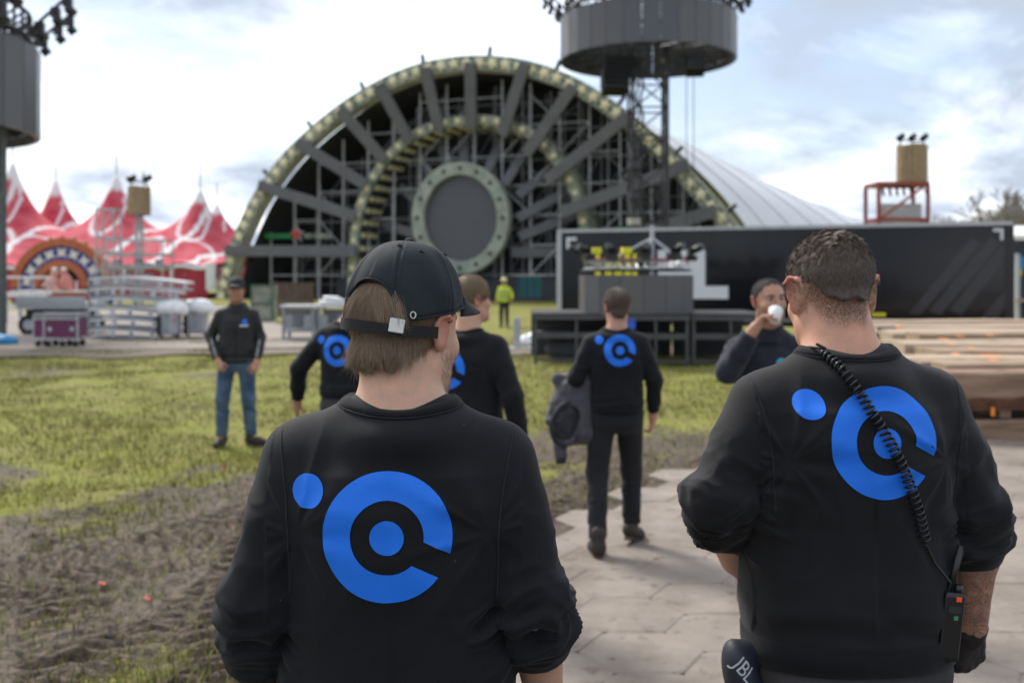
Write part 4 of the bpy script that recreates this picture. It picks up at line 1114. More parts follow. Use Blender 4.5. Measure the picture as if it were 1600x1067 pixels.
for px, py, Y, sz, m_, lab in ((905, 553, 21.4, (1.5, 1.0, .55), M_BLACKP, 'dark bag heaped under the left deck'),):
    c = P(px, py, Y); t = thing('equipment_bag', (c.x, c.y, 0), lab, 'bag')
    D_, lo = evalsdf([el((c.x, c.y, .28), (.75, .5, .34), None, .05), el((c.x + .5, c.y, .22), (.45, .4, .28), None, .1)], .05); V, F = surface_nets(D_, lo, .05, 2)
    link('bag_body', mesh_from('bag_body', V + (.03 * fbm(V * 3, 2, 3))[:, None], F, M_DARK, True), t)
    MB().sweep([Vector((c.x - .35 + .7 * i / 10, c.y - .35, .45 + .18 * math.sin(math.pi * i / 10))) for i in range(11)], .02, 6).build('handle', M_STRAP, t, True)
# blue jerrycan on the deck front and pale canisters at right
jc = P(984, 507, 20.4); t = thing('blue_box', (jc.x, jc.y, jc.z - .13), 'small bright blue box on the deck behind the coat man’s shoulder', 'box')
box('box_body', t, jc, (.22, .2, .20), mat('bright_blue_plastic', (.02, .10, .50), rough=.45), shape='bevel'); box('box_lid', t, jc + Vector((0, 0, .11)), (.24, .22, .03), MATS['bright_blue_plastic'], shape='bevel')
for k, px in enumerate((1138, 1151, 1165)):
    can_l = ('leftmost', 'middle', 'rightmost')[k]
    c = P(px, 548, 19.6); t = thing('canister', (c.x, c.y, 0), can_l + ' of three pale canisters on the ground below the drinking man’s elbow', 'canister', 'pale canisters by the decks')
    tube('canister_body', t, (c.x, c.y, .0), (c.x, c.y, .46), .075, mat('pale_canister', (.50, .46, .40), rough=.5)); tube('canister_neck', t, (c.x, c.y, .46), (c.x, c.y, .54), .03, MATS['pale_canister']); tube('canister_cap', t, (c.x, c.y, .54), (c.x, c.y, .58), .04, M_BLACKP)
# pale bollard and white scrap left of the decks
c = P(808, 545, 25.0); t = thing('barrier_post', (c.x, c.y, 0), 'pale grey barrier post standing on the grass left of the black decks', 'post')
box('post', t, (c.x, c.y, .42), (.17, .15, .76), mat('light_grey_plastic', (.40, .41, .44), rough=.5), shape='bevel'); box('foot', t, (c.x + .25, c.y, .03), (.9, .5, .06), MATS['light_grey_plastic'], shape='bevel')
c = P(824, 528, 25.6); t = thing('white_sack', (c.x, c.y, 0), 'small white crumpled sack beside the pale grey post', 'sack')
D_, lo = evalsdf([el((c.x, c.y, .16), (.26, .2, .18), None, .05), el((c.x + .15, c.y, .26), (.14, .14, .14), None, .08)], .03); V, F = surface_nets(D_, lo, .03, 1)
link('sack_body', mesh_from('sack_body', V + vnormals(V, F) * (.03 * fbm(V * 9, 2, 3))[:, None], F, M_WHITEP, True), t); MB().tube((c.x + .2, c.y, .36), (c.x + .24, c.y, .44), .03, .05).build('sack_neck', M_WHITEP, t)
# ------------------------------------------------------------------ circus tent
M_TENT = bpy.data.materials.new('red_and_white_tent_cloth'); M_TENT.use_nodes = True
nt, nl = M_TENT.node_tree.nodes, M_TENT.node_tree.links
b = nt['Principled BSDF']; b.inputs['Roughness'].default_value = .8; b.inputs['Specular IOR Level'].default_value = .15
at = N(nt, 'ShaderNodeAttribute', attribute_name='white'); ge = N(nt, 'ShaderNodeNewGeometry'); ns = N(nt, 'ShaderNodeTexNoise', inp={'Scale': .6, 'Detail': 5.0}); nl.new(ge.outputs['Position'], ns.inputs['Vector'])
rp_ = N(nt, 'ShaderNodeValToRGB'); rp_.color_ramp.elements[0].color = (.43, .040, .065, 1); rp_.color_ramp.elements[1].color = (.54, .10, .125, 1); rp_.color_ramp.elements[0].position = .35; rp_.color_ramp.elements[1].position = .65
nl.new(ns.outputs['Fac'], rp_.inputs[0])
mx = N(nt, 'ShaderNodeMix', data_type='RGBA'); mx.inputs[7].default_value = (.72, .70, .70, 1); nl.new(at.outputs['Fac'], mx.inputs[0]); nl.new(rp_.outputs[0], mx.inputs[6]); nl.new(mx.outputs[2], b.inputs['Base Color'])
def cell(px, py, Y): q = P(px, py, Y); return q.x, Y, q.z
PK = [cell(20, 244, 95), cell(182, 266, 95), cell(313, 289, 95), cell(87, 274, 112), cell(339, 314, 112), cell(-140, 250, 95), cell(-60, 270, 112)]
x0t, x1t, y0t, y1t = -66.0, -25.0, 85.0, 122.0
st_ = .22; xs = np.arange(x0t, x1t, st_); ys = np.arange(y0t, y1t, st_); TXg, TYg = np.meshgrid(xs, ys, indexing='ij')
edge = np.minimum(np.minimum(TXg - x0t, x1t - TXg), np.minimum(TYg - y0t, y1t - TYg))
base = 2.7 + 2.1 * sstep(0, 8, edge) + .12 * np.cos(TXg * 2.0) * sstep(4, 0, edge)
zz = base.copy(); wh = np.zeros_like(zz)
for k, (px_, py_, pz_) in enumerate(PK):
    d = np.hypot(TXg - px_, TYg - py_)
    zz = np.maximum(zz, base + (pz_ - base) * (.62 * np.exp(-d / 1.35) + .38 * np.exp(-(d / 5.2) ** 1.3)))
    wh = np.maximum(wh, 1 - sstep(.62, .74, d))
    e_ = np.hypot((TXg - px_) / (1.35), (TYg - py_ + 1.9) / 2.9); wh = np.maximum(wh, (sstep(.80, .84, e_) * (1 - sstep(.97, 1.01, e_))))
    c_ = np.hypot((TXg - px_ - 4.6) / 2.4, (TYg - y0t - 2.2) / 4.2); wh = np.maximum(wh, (sstep(.86, .90, c_) * (1 - sstep(.98, 1.02, c_))) * (TYg < y0t + 6))
    wh = np.maximum(wh, 1 - sstep(.16, .26, np.abs((TXg - px_) - 4.4 - .25 * (TYg - 95))) * 1.0)
tv_ = np.stack([TXg, TYg, zz], -1).reshape(-1, 3); n1_, n2_ = TXg.shape
i_, j_ = np.meshgrid(np.arange(n1_ - 1), np.arange(n2_ - 1), indexing='ij'); bb = (i_ * n2_ + j_).ravel()
tent = thing('circus_tent', (-44, 92, 0), 'red and white circus tent with several pointed white peaks behind the left field', 'tent')
tme = mesh_from('roof', tv_, np.stack([bb, bb + n2_, bb + n2_ + 1, bb + 1], 1), M_TENT, True); set_attr(tme, 'white', wh.ravel()); link('roof', tme, tent)
M_TENTW = mat('red_tent_wall', (.40, .03, .05), rough=.6, var=.15, scale=.5)
for x_ in np.arange(x0t, x1t - 1.5, 2.0):
    zig = [(x_ + .02, y0t + .15, 0), (x_ + 1.0, y0t, 0), (x_ + 1.98, y0t + .15, 0)]; v = zig + [(a, b2, 2.72) for a, b2, _ in zig] + [(a, b2 + .06, c2) for a, b2, c2 in zig] + [(a, b2 + .06, 2.72) for a, b2, _ in zig]
    link('wall_panel', mesh_from('wall_panel', v, [(0, 1, 4, 3), (1, 2, 5, 4), (6, 9, 10, 7), (7, 10, 11, 8), (0, 3, 9, 6), (2, 8, 11, 5)], M_TENTW), tent)
for x_ in np.arange(x0t + 1, x1t, 4.0): tube('tent_pole', tent, (x_, y0t - .5, 0), (x_, y0t - .2, 2.75), .09, M_WHITEP)
MB().sweep([Vector((x_, y0t - .02, 2.68 + .12 * math.cos(x_ * 2))) for x_ in np.arange(x0t, x1t, .5)], .16, 6).build('valance', M_WHITEP, tent, True)
box('side_wall', tent, (x1t - .1, (y0t + y1t) / 2, 1.4), (.1, y1t - y0t, 2.8), M_TENTW); box('corner_wall', tent, (x1t - .6, y0t - .3, 1.9), (.75, .5, 2.3), M_WHITEP)
for px_, py_, pz_ in PK: tube('mast_tip', tent, (px_, py_, pz_ - .4), (px_, py_, pz_ + 2.0), .07, M_STEELG)

# ------------------------------------------------------------------ small orange and blue arch
M_ORANGE = mat('orange_paint', (.42, .115, .045), rough=.6, var=.12, scale=2); M_VIOL = mat('blue_violet_paint', (.075, .085, .30), rough=.6, var=.15, scale=2)
M_STARW = mat('cream_white_paint', (.68, .66, .60), rough=.6, var=.05); M_REDD = mat('dull_red_fascia', (.36, .06, .05), rough=.7, var=.2, scale=2)
AY = 70.0; ac = P(98, 450, AY); spx = AY / FPX
art = thing('star_arch', (ac.x, AY, 0), 'orange and violet half-round entrance arch with white stars in front of the circus tent', 'arch')
def aseg(name, r0, r1, t0, t1, w0, w1, m_):
    v = [(ac.x + r * spx * math.cos(t), AY + w, ac.z + r * spx * math.sin(t)) for w in (w0, w1) for r, t in ((r1, t0), (r1, t1), (r0, t1), (r0, t0))]
    return link(name, mesh_from(name, v, [(0, 1, 2, 3), (7, 6, 5, 4), (0, 4, 5, 1), (1, 5, 6, 2), (2, 6, 7, 3), (3, 7, 4, 0)], m_), art)
for i in range(16):
    t0, t1 = math.pi * (i + .02) / 16, math.pi * (i + .98) / 16
    aseg('orange_band', 66, 78, t0, t1, -.35, .5, M_ORANGE); aseg('star_panel', 44, 65.6, t0, t1, -.1, .4, M_VIOL); aseg('inner_band', 33, 43.6, t0, t1, -.45, 1.0, M_ORANGE)
for i in range(9):
    t = math.pi * (i + .5) / 9; c = Vector((ac.x + 55 * spx * math.cos(t), AY - .1, ac.z + 55 * spx * math.sin(t))); v = []
    for w in (-.10, -.003):
        for k in range(8):
            r = (.46 if k % 2 == 0 else .20); v.append(c + Vector((r * math.cos(t + k * math.pi / 4 + .78), w, r * math.sin(t + k * math.pi / 4 + .78))))
    link('white_star', mesh_from('white_star', v, [tuple(range(8)), tuple(range(15, 7, -1))] + [(k, 8 + k, 8 + (k + 1) % 8, (k + 1) % 8) for k in range(8)], M_STARW), art)
for i in range(13):
    t = math.pi * (i + .5) / 13; c = (ac.x + 79 * spx * math.cos(t), AY, ac.z + 79 * spx * math.sin(t)); ball('rim_bulb', art, c, .13, M_ORANGE)
v = [(ac.x + 33 * spx * math.cos(t), AY + 2.2, ac.z + 33 * spx * math.sin(t)) for t in np.linspace(0, math.pi, 20)]
v2 = [(ac.x + 33 * spx * math.cos(t), AY + .9, ac.z + 33 * spx * math.sin(t)) for t in np.linspace(.35, math.pi - .35, 20)]
link('black_canopy', mesh_from('black_canopy', v2 + [(a, b2 + .2, c2) for a, b2, c2 in v2], [tuple(range(20)), tuple(range(39, 19, -1))] + [(k, 20 + k, 21 + k, k + 1) for k in range(19)], M_DARK), art)
for sx in (-1, 1): box('arch_foot', art, (ac.x + sx * 55 * spx, AY + .1, ac.z / 2), (2.0, .6, ac.z), M_VIOL)
dk = thing('low_stage', (ac.x, 67, 0), 'low stage deck with dull red front below the orange arch', 'stage deck')
c0, c1 = P(18, 455, 66), P(142, 455, 66)
box('deck_board', dk, ((c0.x + c1.x) / 2, 67.5, .88), (c1.x - c0.x, 3.4, .12), M_STARW); box('red_front', dk, ((c0.x + c1.x) / 2, 65.9, .52), (c1.x - c0.x, .12, .55), M_REDD); box('dark_base', dk, ((c0.x + c1.x) / 2, 66.4, .14), (c1.x - c0.x - .3, .2, .26), M_DARK)
for k, (px, py, sc3) in enumerate(((82, 432, 1.0), (103, 428, 1.1))):
    c = P(px, py, 66.6); t = thing('sculpted_figure', (c.x, 66.6, .94), ('pale pink seated sculpted figure on the low stage, left one', 'pink leaning sculpted figure on the low stage, right one')[k], 'sculpture')
    D_, lo = evalsdf([el((c.x, 66.6, 1.45), (.42 * sc3, .4, .50 * sc3), None, .05), el((c.x + .15 * (1 - 2 * k), 66.6, 2.1), (.26, .25, .30), None, .12), rc((c.x - .2, 66.5, 1.7), (c.x - .5 + k, 66.3, 1.25), .13, .1, .08), rc((c.x + .1, 66.5, 1.2), (c.x + .55, 66.3, 1.0), .18, .14, .08)], .06)
    V, F = surface_nets(D_, lo, .06, 1); link('figure_body', mesh_from('figure_body', V, F, mat('pink_paint_%s' % 'ab'[k], ((.62, .33, .30), (.60, .22, .19))[k], rough=.6), True), t); ball('hat', t, (c.x + .15 * (1 - 2 * k), 66.6, 2.36), (.22, .22, .12), M_STARW)
# tubular railings, left
def railing(pxa, pxb, Y, z, lab, m_=None):
    a, b = P(pxa, 440, Y), P(pxb, 440, Y); t = thing('railing', ((a.x + b.x) / 2, Y, 0), lab, 'railing', 'pale railings by the left tower')
    for zz_ in (z, z * .55): beam('rail', t, (a.x, Y, zz_), (b.x, Y, zz_), .10, .10, m_ or M_WHITEP)
    for i in range(4): x_ = a.x + (b.x - a.x) * (i + .02) / 3.04; box('railing_post', t, (x_, Y, z / 2 - .05), (.07, .07, z - .1), m_ or M_STEELG)
railing(8, 74, 44, 1.82, 'tall pale two-rail railing beside the left tower post'); railing(10, 80, 39, 1.2, 'lower pale railing in front of the tall railing at far left')
fb = P(25, 480, 31); fe = P(133, 480, 31)
ft = thing('flatbed_cart', ((fb.x + fe.x) / 2, 31.5, 0), 'pale grey flatbed cart with dark wheels behind the purple case', 'cart')
box('load_bed', ft, ((fb.x + fe.x) / 2, 31.8, .93), (fe.x - fb.x, 1.6, .20), mat('pale_grey_bed', (.40, .41, .42), rough=.5)); box('side_board', ft, ((fb.x + fe.x) / 2, 31.0, 1.10), (fe.x - fb.x, .06, .24), M_FRAME); box('chassis', ft, ((fb.x + fe.x) / 2, 31.8, .72), (fe.x - fb.x - .3, 1.0, .16), M_TRUSS)
for px in (42, 60, 118):
    for y_ in (31.2, 32.4):
        x_ = P(px, 0, 31).x; wv = tube('wheel', ft, (x_, y_ - .11, .33), (x_, y_ + .11, .33), .33, M_TYRE); tube('rim', wv, (x_, y_ - .12, .33), (x_, y_ + .12, .33), .17, M_STEELG)
# purple flight case
M_PURP = mat('purple_laminate', (.13, .022, .085), rough=.4, var=.1, scale=3); M_ALU = mat('case_aluminium', (.50, .50, .52), rough=.38, metal=.7, var=.1, scale=5)
fa, fz = P(52, 540, 25.2), P(121, 540, 25.2); fw = fz.x - fa.x; fx = (fa.x + fz.x) / 2
fc = thing('flight_case', (fx, 25.5, .05), 'purple flight case with silver edges on castors at the edge of the pale concrete', 'case')
zb3, zt3 = .25, .86
box('case_body', fc, (fx, 25.5, (zb3 + zt3) / 2 - .03), (fw - .05, .56, zt3 - zb3 - .14), M_PURP); box('case_lid', fc, (fx, 25.5, zt3 - .03), (fw - .05, .56, .11), mat('grey_case_lid', (.22, .21, .23), rough=.5))
for z_ in (zb3, zt3 - .10, zt3 + .03):
    for y_ in (25.21, 25.79): beam('edge_profile', fc, (fa.x, y_, z_), (fz.x, y_, z_), .035, .035, M_ALU)
for sx in (0, .24, 1):
    for y_ in (25.205, 25.795): box('corner_profile', fc, (fa.x + fw * sx, y_, (zb3 + zt3) / 2), (.04, .03, zt3 - zb3 - .04), M_ALU)
for sx in (.38, .88): box('latch', fc, (fa.x + fw * sx, 25.195, .50), (.10, .03, .10), M_ALU, shape='bevel')
for sx in (.07, .30, .62, .92):
    for y_ in (25.3, 25.7): tube('castor', fc, (fa.x + fw * sx, y_ - .025, .13), (fa.x + fw * sx, y_ + .025, .13), .075, M_TYRE); box('castor_plate', fc, (fa.x + fw * sx, y_, .215), (.1, .09, .03), M_ALU)
# bright blue tarpaulin at the left edge
tc_ = P(4, 530, 26.4); tp_ = thing('tarpaulin', (tc_.x, 26.4, .05), 'bright blue crumpled tarpaulin at the left edge of the pale concrete', 'tarpaulin')
D_, lo = evalsdf([el((tc_.x, 26.4, .12), (.42, .3, .18), None, .05), el((tc_.x - .5, 26.6, .16), (.4, .3, .22), None, .1)], .035); V, F = surface_nets(D_, lo, .035, 1)
link('folded_sheet', mesh_from('folded_sheet', V + vnormals(V, F) * (.04 * fbm(V * 6, 2, 3))[:, None], F, mat('bright_blue_tarp', (.01, .22, .42), rough=.45, var=.1), True), tp_); MB().sweep([Vector((tc_.x - .3 + .06 * i, 26.15 + .02 * math.sin(i), .20 + .03 * math.sin(i * 1.3))) for i in range(10)], .015, 5).build('rope', M_WHITEP, tp_, True)
# stack of nested curved aluminium segments
M_SILV = mat('silver_painted_steel', (.58, .58, .60), rough=.4, var=.08, scale=2, metal=.15); M_SILVD = mat('dark_grey_steel', (.30, .31, .33), rough=.5, var=.2, scale=3)  # second steel is a darker, duller grey
words_ = ['topmost', 'second from the top', 'third from the top', 'third from the bottom', 'second from the bottom', 'lowest']
for k in range(6):
    zc = 1.78 - k * .30; xc = P(206 + (7, 0, 4, -3, 2, -2)[k] * 1.0, 0, 29).x; ln_ = (2.75, 2.5, 2.6, 2.4, 2.5, 2.45)[k]; yc_ = 29.2 + .05 * math.sin(k * 3)
    t = thing('curved_segment', (xc, yc_, zc - .26), 'silver curved steel segment, %s of the stack left of the standing man' % words_[k], 'steel segment', 'stack of curved silver segments')
    def arcpts(z, off, n_=14): return [Vector((xc - ln_ / 2 + ln_ * i / n_, yc_ + off - .55 * (1 - (2 * i / n_ - 1) ** 2) + .15 * (i / n_), z + .10 * (1 - (2 * i / n_ - .7) ** 2) - .04)) for i in range(n_ + 1)]
    def strip(name, z, h_, o0, o1, m_):
        A_ = [arcpts(z + a, o) for a in (-h_ / 2, h_ / 2) for o in (o0, o1)]; n_ = len(A_[0]); mb = MB(); v = [p for r_ in A_ for p in r_]
        f = []
        for i in range(n_ - 1):
            for a, b2 in ((0, 2), (2, 3), (3, 1), (1, 0)): f.append((a * n_ + i, a * n_ + i + 1, b2 * n_ + i + 1, b2 * n_ + i))
        f += [(0, 2 * n_, 3 * n_, n_), (n_ - 1, 2 * n_ - 1, 4 * n_ - 1, 3 * n_ - 1)]
        return mb.add(v, f).build(name, m_, t)
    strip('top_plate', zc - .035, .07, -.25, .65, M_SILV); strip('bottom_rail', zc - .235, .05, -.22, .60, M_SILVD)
    ap = arcpts(zc - .14, -.20)
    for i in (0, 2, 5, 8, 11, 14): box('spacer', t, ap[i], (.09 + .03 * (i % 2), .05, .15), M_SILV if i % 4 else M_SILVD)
# carts under white covers
for k, (pa, pb, Y, lab) in enumerate(((246, 281, 28.6, 'grey cart under a white plastic cover, next to the silver stack'), (287, 324, 29.4, 'grey cart under a white plastic cover, behind the standing man’s shoulder'))):
    a, b2 = P(pa, 500, Y), P(pb, 500, Y); x_ = (a.x + b2.x) / 2; w_ = b2.x - a.x
    t = thing('covered_cart', (x_, Y + .3, .05), lab, 'cart', 'carts under white covers')
    box('cabinet', t, (x_ - .06, Y + .3, .45), (w_ * .8, .5, .62), M_SILVD if k == 0 else M_STEELG); box('door', t, (x_ + .12, Y + .035, .46), (w_ * .36, .025, .52), mat('light_grey_door', (.36, .36, .38), rough=.45)); box('gap_shade_box', t, (x_ - w_ * .45, Y + .2, .42), (.10, .4, .6), M_BLACKP)  # last box is solid black, standing in for the shade of a gap
    for sx in (-1, 1): tube('cart_leg', t, (x_ + sx * w_ * .36, Y + .1, .05), (x_ + sx * w_ * .36, Y + .1, .2), .04, M_BLACKP)
    D_, lo = evalsdf([el((x_, Y + .3, .92), (w_ * .52, .38, .26), None, .04), rc((x_ - w_ * .36, Y + .3, .88), (x_ + w_ * .36, Y + .3, .86), .26, .24, .08)], .035, cuts=[lambda X_, Y_, Z_: .74 + .03 * np.sin(X_ * 22) - Z_]); V, F = surface_nets(D_, lo, .035, 1)
    link('plastic_cover', mesh_from('plastic_cover', V + vnormals(V, F) * (.02 * fbm(V * 8, 2, 3 + k))[:, None], F, M_WHITEP, True), t)
    ball('red_marker', t, (x_ + .16, Y + .01, .60), .035, M_RED) if k == 0 else None
# scaffolding platform and lifted wooden box in front of the tent
def frame_tower(name, lab, cat, px0, px1, pyt, Y, m_, r, levels, grp=None, depth=None):
    a, b2 = P(px0, pyt, Y), P(px1, pyt, Y); w_ = b2.x - a.x; dp = depth or w_; zt = a.z; t = thing(name, ((a.x + b2.x) / 2, Y + dp / 2, 0), lab, cat, grp)
    for x_ in (a.x, b2.x):
        for y_ in (Y, Y + dp): tube('upright', t, (x_, y_, 0), (x_, y_, zt), r, m_)
    for l in levels:
        z_ = zt * l
        for y_ in (Y, Y + dp): beam('crossbar', t, (a.x, y_, z_), (b2.x, y_, z_), r * 1.7, r * 1.7, m_)
        for x_ in (a.x, b2.x): beam('crossbar', t, (x_, Y, z_), (x_, Y + dp, z_), r * 1.7, r * 1.7, m_)
    for la, lb in zip(levels[:-1], levels[1:]): tube('brace', t, (a.x, Y, zt * la), (b2.x, Y, zt * lb), r * .7, m_)
    return t, (a.x + b2.x) / 2, Y + dp / 2, zt, w_
M_WOODC = mat('pale_timber_cladding', (.27, .185, .105), rough=.75, col2=(.36, .26, .155), scale=3, bump=.01, bscale=8)
def clad_box(t, x_, y_, z0, z1, w_, n_):
    n_ = 18; r_ = w_ / 2
    for i in range(n_):
        a = 2 * math.pi * i / n_
        box('cladding_board', t, (x_ + r_ * math.cos(a), y_ + r_ * math.sin(a), (z0 + z1) / 2 + .02 * math.sin(i * 5)), (.07, 2 * math.pi * r_ / n_ * .93, z1 - z0 + .04 * math.sin(i * 5)), M_WOODC, a)
    tube('inner_core', t, (x_, y_, z0 + .05), (x_, y_, z1 - .05), r_ - .06, M_DARK)
def top_lamps(t, x_, y_, z_, w_, n_=3):
    box('lamp_beam', t, (x_, y_, z_ + .35), (w_ * .9, .12, .10), M_LAMP)
    for i in range(n_):
        lx = x_ + w_ * (.42 * (2 * i / (n_ - 1) - 1)); tube('lamp_stem', t, (lx, y_, z_), (lx, y_, z_ + .45), .06, M_LAMP); tube('flood_lamp', t, (lx - .18, y_ - .2, z_ + .45), (lx + .22, y_ + .1, z_ + .72), .22, M_LAMP)
t, x_, y_, zt, w_ = frame_tower('lamp_tower', 'pale timber-clad lamp tower on a red steel frame above the trailer at right', 'tower', 1373, 1450, 287, 70, mat('rust_red_steel', (.26, .055, .035), rough=.6, var=.25, scale=2), .15, (.45, .7, 1.0), 'timber-clad lamp towers', 2.6)
clad_box(t, P(1425, 0, 71.3).x, y_, P(0, 284, 70).z, P(0, 224, 70).z, 2.05, 6); top_lamps(t, P(1425, 0, 71.3).x, y_, P(0, 224, 70).z, 2.0)
for k in range(5): tube('hanging_fixture', t, (x_ - 1.0 + k * .5, y_, zt - .1), (x_ - 1.0 + k * .5 + .1, y_, zt - .75), .10, M_LAMP)
MB().sweep([Vector((x_ + 1.9 + .5 * math.sin(i * .5), y_, zt - .1 - i * .45)) for i in range(9)], .05, 5).build('cable', M_LAMP, t, True); beam('work_deck', t, (x_ - 1.2, y_, 6.0), (x_ + 1.8, y_, 6.0), .1, 2.2, M_STEELG, up=(0, 0, 1))
t, x_, y_, zt, w_ = frame_tower('lamp_tower', 'small pale timber-clad lamp tower on a thin pole in front of the circus tent', 'tower', 212, 220, 337, 68, M_STEELG, .06, (.3, .6, 1.0), 'timber-clad lamp towers')
clad_box(t, x_, y_, P(0, 336, 68).z, P(0, 292, 68).z, 1.42, 6); top_lamps(t, x_, y_, P(0, 292, 68).z, 1.3, 2); tube('aerial', t, (x_ + .3, y_, P(0, 292, 68).z), (x_ + .3, y_, P(0, 268, 68).z), .05, M_LAMP)
frame_tower('scaffold_tower', 'grey scaffold frame beside the orange arch, in front of the tent', 'scaffold', 150, 178, 327, 67, M_STEELG, .07, (.35, .55, .70, 1.0))
t, x_, y_, zt, w_ = frame_tower('scaffold_platform', 'wide grey scaffold platform with decks behind the silver stack', 'scaffold', 168, 254, 375, 64, M_STEELG, .05, (.42, .62, 1.0), None, 2.0)
for l in (.36, .58, .78): box('deck_board', t, (x_, y_, zt * l), (w_, 1.9, .16), M_STEELG)
for k in range(5): box('equipment', t, (x_ - w_ * .38 + k * w_ * .19, y_ - .4, zt * (.58, .36)[k % 2] + .3), (.45, .4, .45), (M_SILVD, M_STEELG)[k % 2], R(20 * k), shape='bevel')

# ------------------------------------------------------------------ items between the walkers
a, b2 = P(393, 500, 40), P(426, 500, 40)
t = thing('camouflage_container', ((a.x + b2.x) / 2, 40.5, 0), 'green camouflage container behind the standing man in jeans', 'container')
box('container_body', t, ((a.x + b2.x) / 2, 40.5, .78), (b2.x - a.x - .06, 1.0, 1.40), M_CAMO)
for x_ in (a.x, b2.x): box('corner_bar', t, (x_, 40.0, .78), (.07, .07, 1.46), mat('green_steel', (.06, .12, .085), rough=.6))
for z_ in (.07, .75, 1.49): beam('frame_bar', t, (a.x, 39.98, z_), (b2.x, 39.98, z_), .06, .06, MATS['green_steel'])
M_BROWN = mat('brown_weathered_boards', (.085, .055, .042), rough=.85, col2=(.12, .085, .065), scale=3)
a, b2 = P(424, 470, 46), P(490, 470, 46); t = thing('board_wall', ((a.x + b2.x) / 2, 46, 0), 'low brown board wall at the foot of the stage', 'wall')
for i in range(9): box('board', t, ((a.x + b2.x) / 2, 46, .10 + i * .175), (b2.x - a.x, .06, .16), M_BROWN)
for x_ in (a.x + .1, b2.x - .1): box('wall_post', t, (x_, 46.08, .8), (.1, .1, 1.6), M_BROWN)
M_RACK = mat('grey_steel_rack', (.25, .26, .28), rough=.5, var=.15, scale=3)
for k, (pa, pb, lab) in enumerate(((440, 492, 'grey steel rack with pale top plate, left one behind the swinging arm'), (496, 545, 'grey steel rack beside the cap, loaded with white sheets'))):
    a, b2 = P(pa, 500, 28.0), P(pb, 500, 28.0); x_ = (a.x + b2.x) / 2; w_ = b2.x - a.x
    t = thing('steel_rack', (x_, 28.4, .05), lab, 'rack', 'grey steel racks')
    box('top_plate', t, (x_, 28.4, 1.00), (w_ + .06, .9, .07), M_SILV); box('lower_plate', t, (x_, 28.4, .30), (w_, .8, .06), M_RACK); box('back_panel', t, (x_, 28.75, .62), (w_ - .1, .04, .55), M_RACK)
    for sx in (-1, 1):
        for y_ in (28.02, 28.78): box('rack_leg', t, (x_ + sx * (w_ / 2 - .05), y_, .5), (.08, .07, .93), M_RACK)
        box('side_plate', t, (x_ + sx * w_ * .3, 28.0, .55), (w_ * .26, .03, .40), M_RACK)
    box('foot_bar', t, (x_, 28.02, .09), (w_, .08, .08), M_SILVD)
a = P(520, 478, 28.4); t = thing('folded_sheets', (a.x, 28.4, 1.035), 'heap of folded white plastic sheets lying on the right rack', 'sheets')
for k in range(4): 
    D_, lo = evalsdf([el((a.x + .05 * math.sin(k * 4), 28.4, 1.07 + k * .055), (.42 - .05 * k, .32, .045), np.array(Matrix.Rotation(R(5 * math.sin(k * 7)), 3, 'Y')), .02)], .025); V, F = surface_nets(D_, lo, .025, 1); link('sheet', mesh_from('sheet', V + vnormals(V, F) * (.012 * fbm(V * 9, 2, k))[:, None], F, M_WHITEP, True), t)
# turquoise tarpaulin under the stage at right
a = P(828, 452, 60); t = thing('turquoise_sheet', (a.x, 60, 0), 'turquoise sheet hanging in the dark scaffold behind the worker in yellow', 'sheet')
v = [(a.x - .7 + 1.4 * i / 10, 60 + .12 * math.sin(i * 2), z_) for z_ in (.6, 1.1, 1.9) for i in range(11)]; link('hanging_cloth', mesh_from('hanging_cloth', v + [(x_, y_ + .05, z_) for x_, y_, z_ in v], [(r_ * 11 + i, r_ * 11 + i + 1, (r_ + 1) * 11 + i + 1, (r_ + 1) * 11 + i) for r_ in (0, 1, 3, 4) for i in range(10) ], mat('turquoise_cloth', (.010, .075, .10), rough=.7), True), t); beam('hanging_rail', t, (a.x - 1, 60, 1.95), (a.x + 1, 60, 1.95), .06, .06, M_STEELG)

# ------------------------------------------------------------------ timber mats at right
def mat_timber(name, c1, c2):
    m = mat(name, c1, rough=.8, col2=c2, scale=1.0, bump=.006, bscale=1.0, detail=8)
    nt, nl = m.node_tree.nodes, m.node_tree.links
    ge = [n_ for n_ in nt if n_.type == 'NEW_GEOMETRY'][0]; mp = N(nt, 'ShaderNodeMapping'); mp.inputs['Scale'].default_value = (1.6, 14, 14); mp2 = N(nt, 'ShaderNodeMapping'); mp2.inputs['Scale'].default_value = (6, 70, 70)
    nl.new(ge.outputs['Position'], mp.inputs[0]); nl.new(ge.outputs['Position'], mp2.inputs[0]); nz = [n_ for n_ in nt if n_.type == 'TEX_NOISE']
    nl.new(mp.outputs[0], nz[0].inputs['Vector']); nl.new(mp2.outputs[0], nz[1].inputs['Vector']); return m
M_TIM = [mat_timber('weathered_timber', (.20, .13, .082), (.40, .29, .195)), mat_timber('pale_timber', (.33, .245, .17), (.48, .375, .275)), mat_timber('brown_timber', (.135, .075, .042), (.32, .215, .145))]
M_BARK = mat('brown_bark_edge', (.085, .035, .018), rough=.9, var=.4, scale=8, bump=.01, bscale=20)
M_SPRAY = mat('orange_marking_paint', (.90, .27, .03), rough=.6, var=.1, scale=30)
tg = random.Random(11)
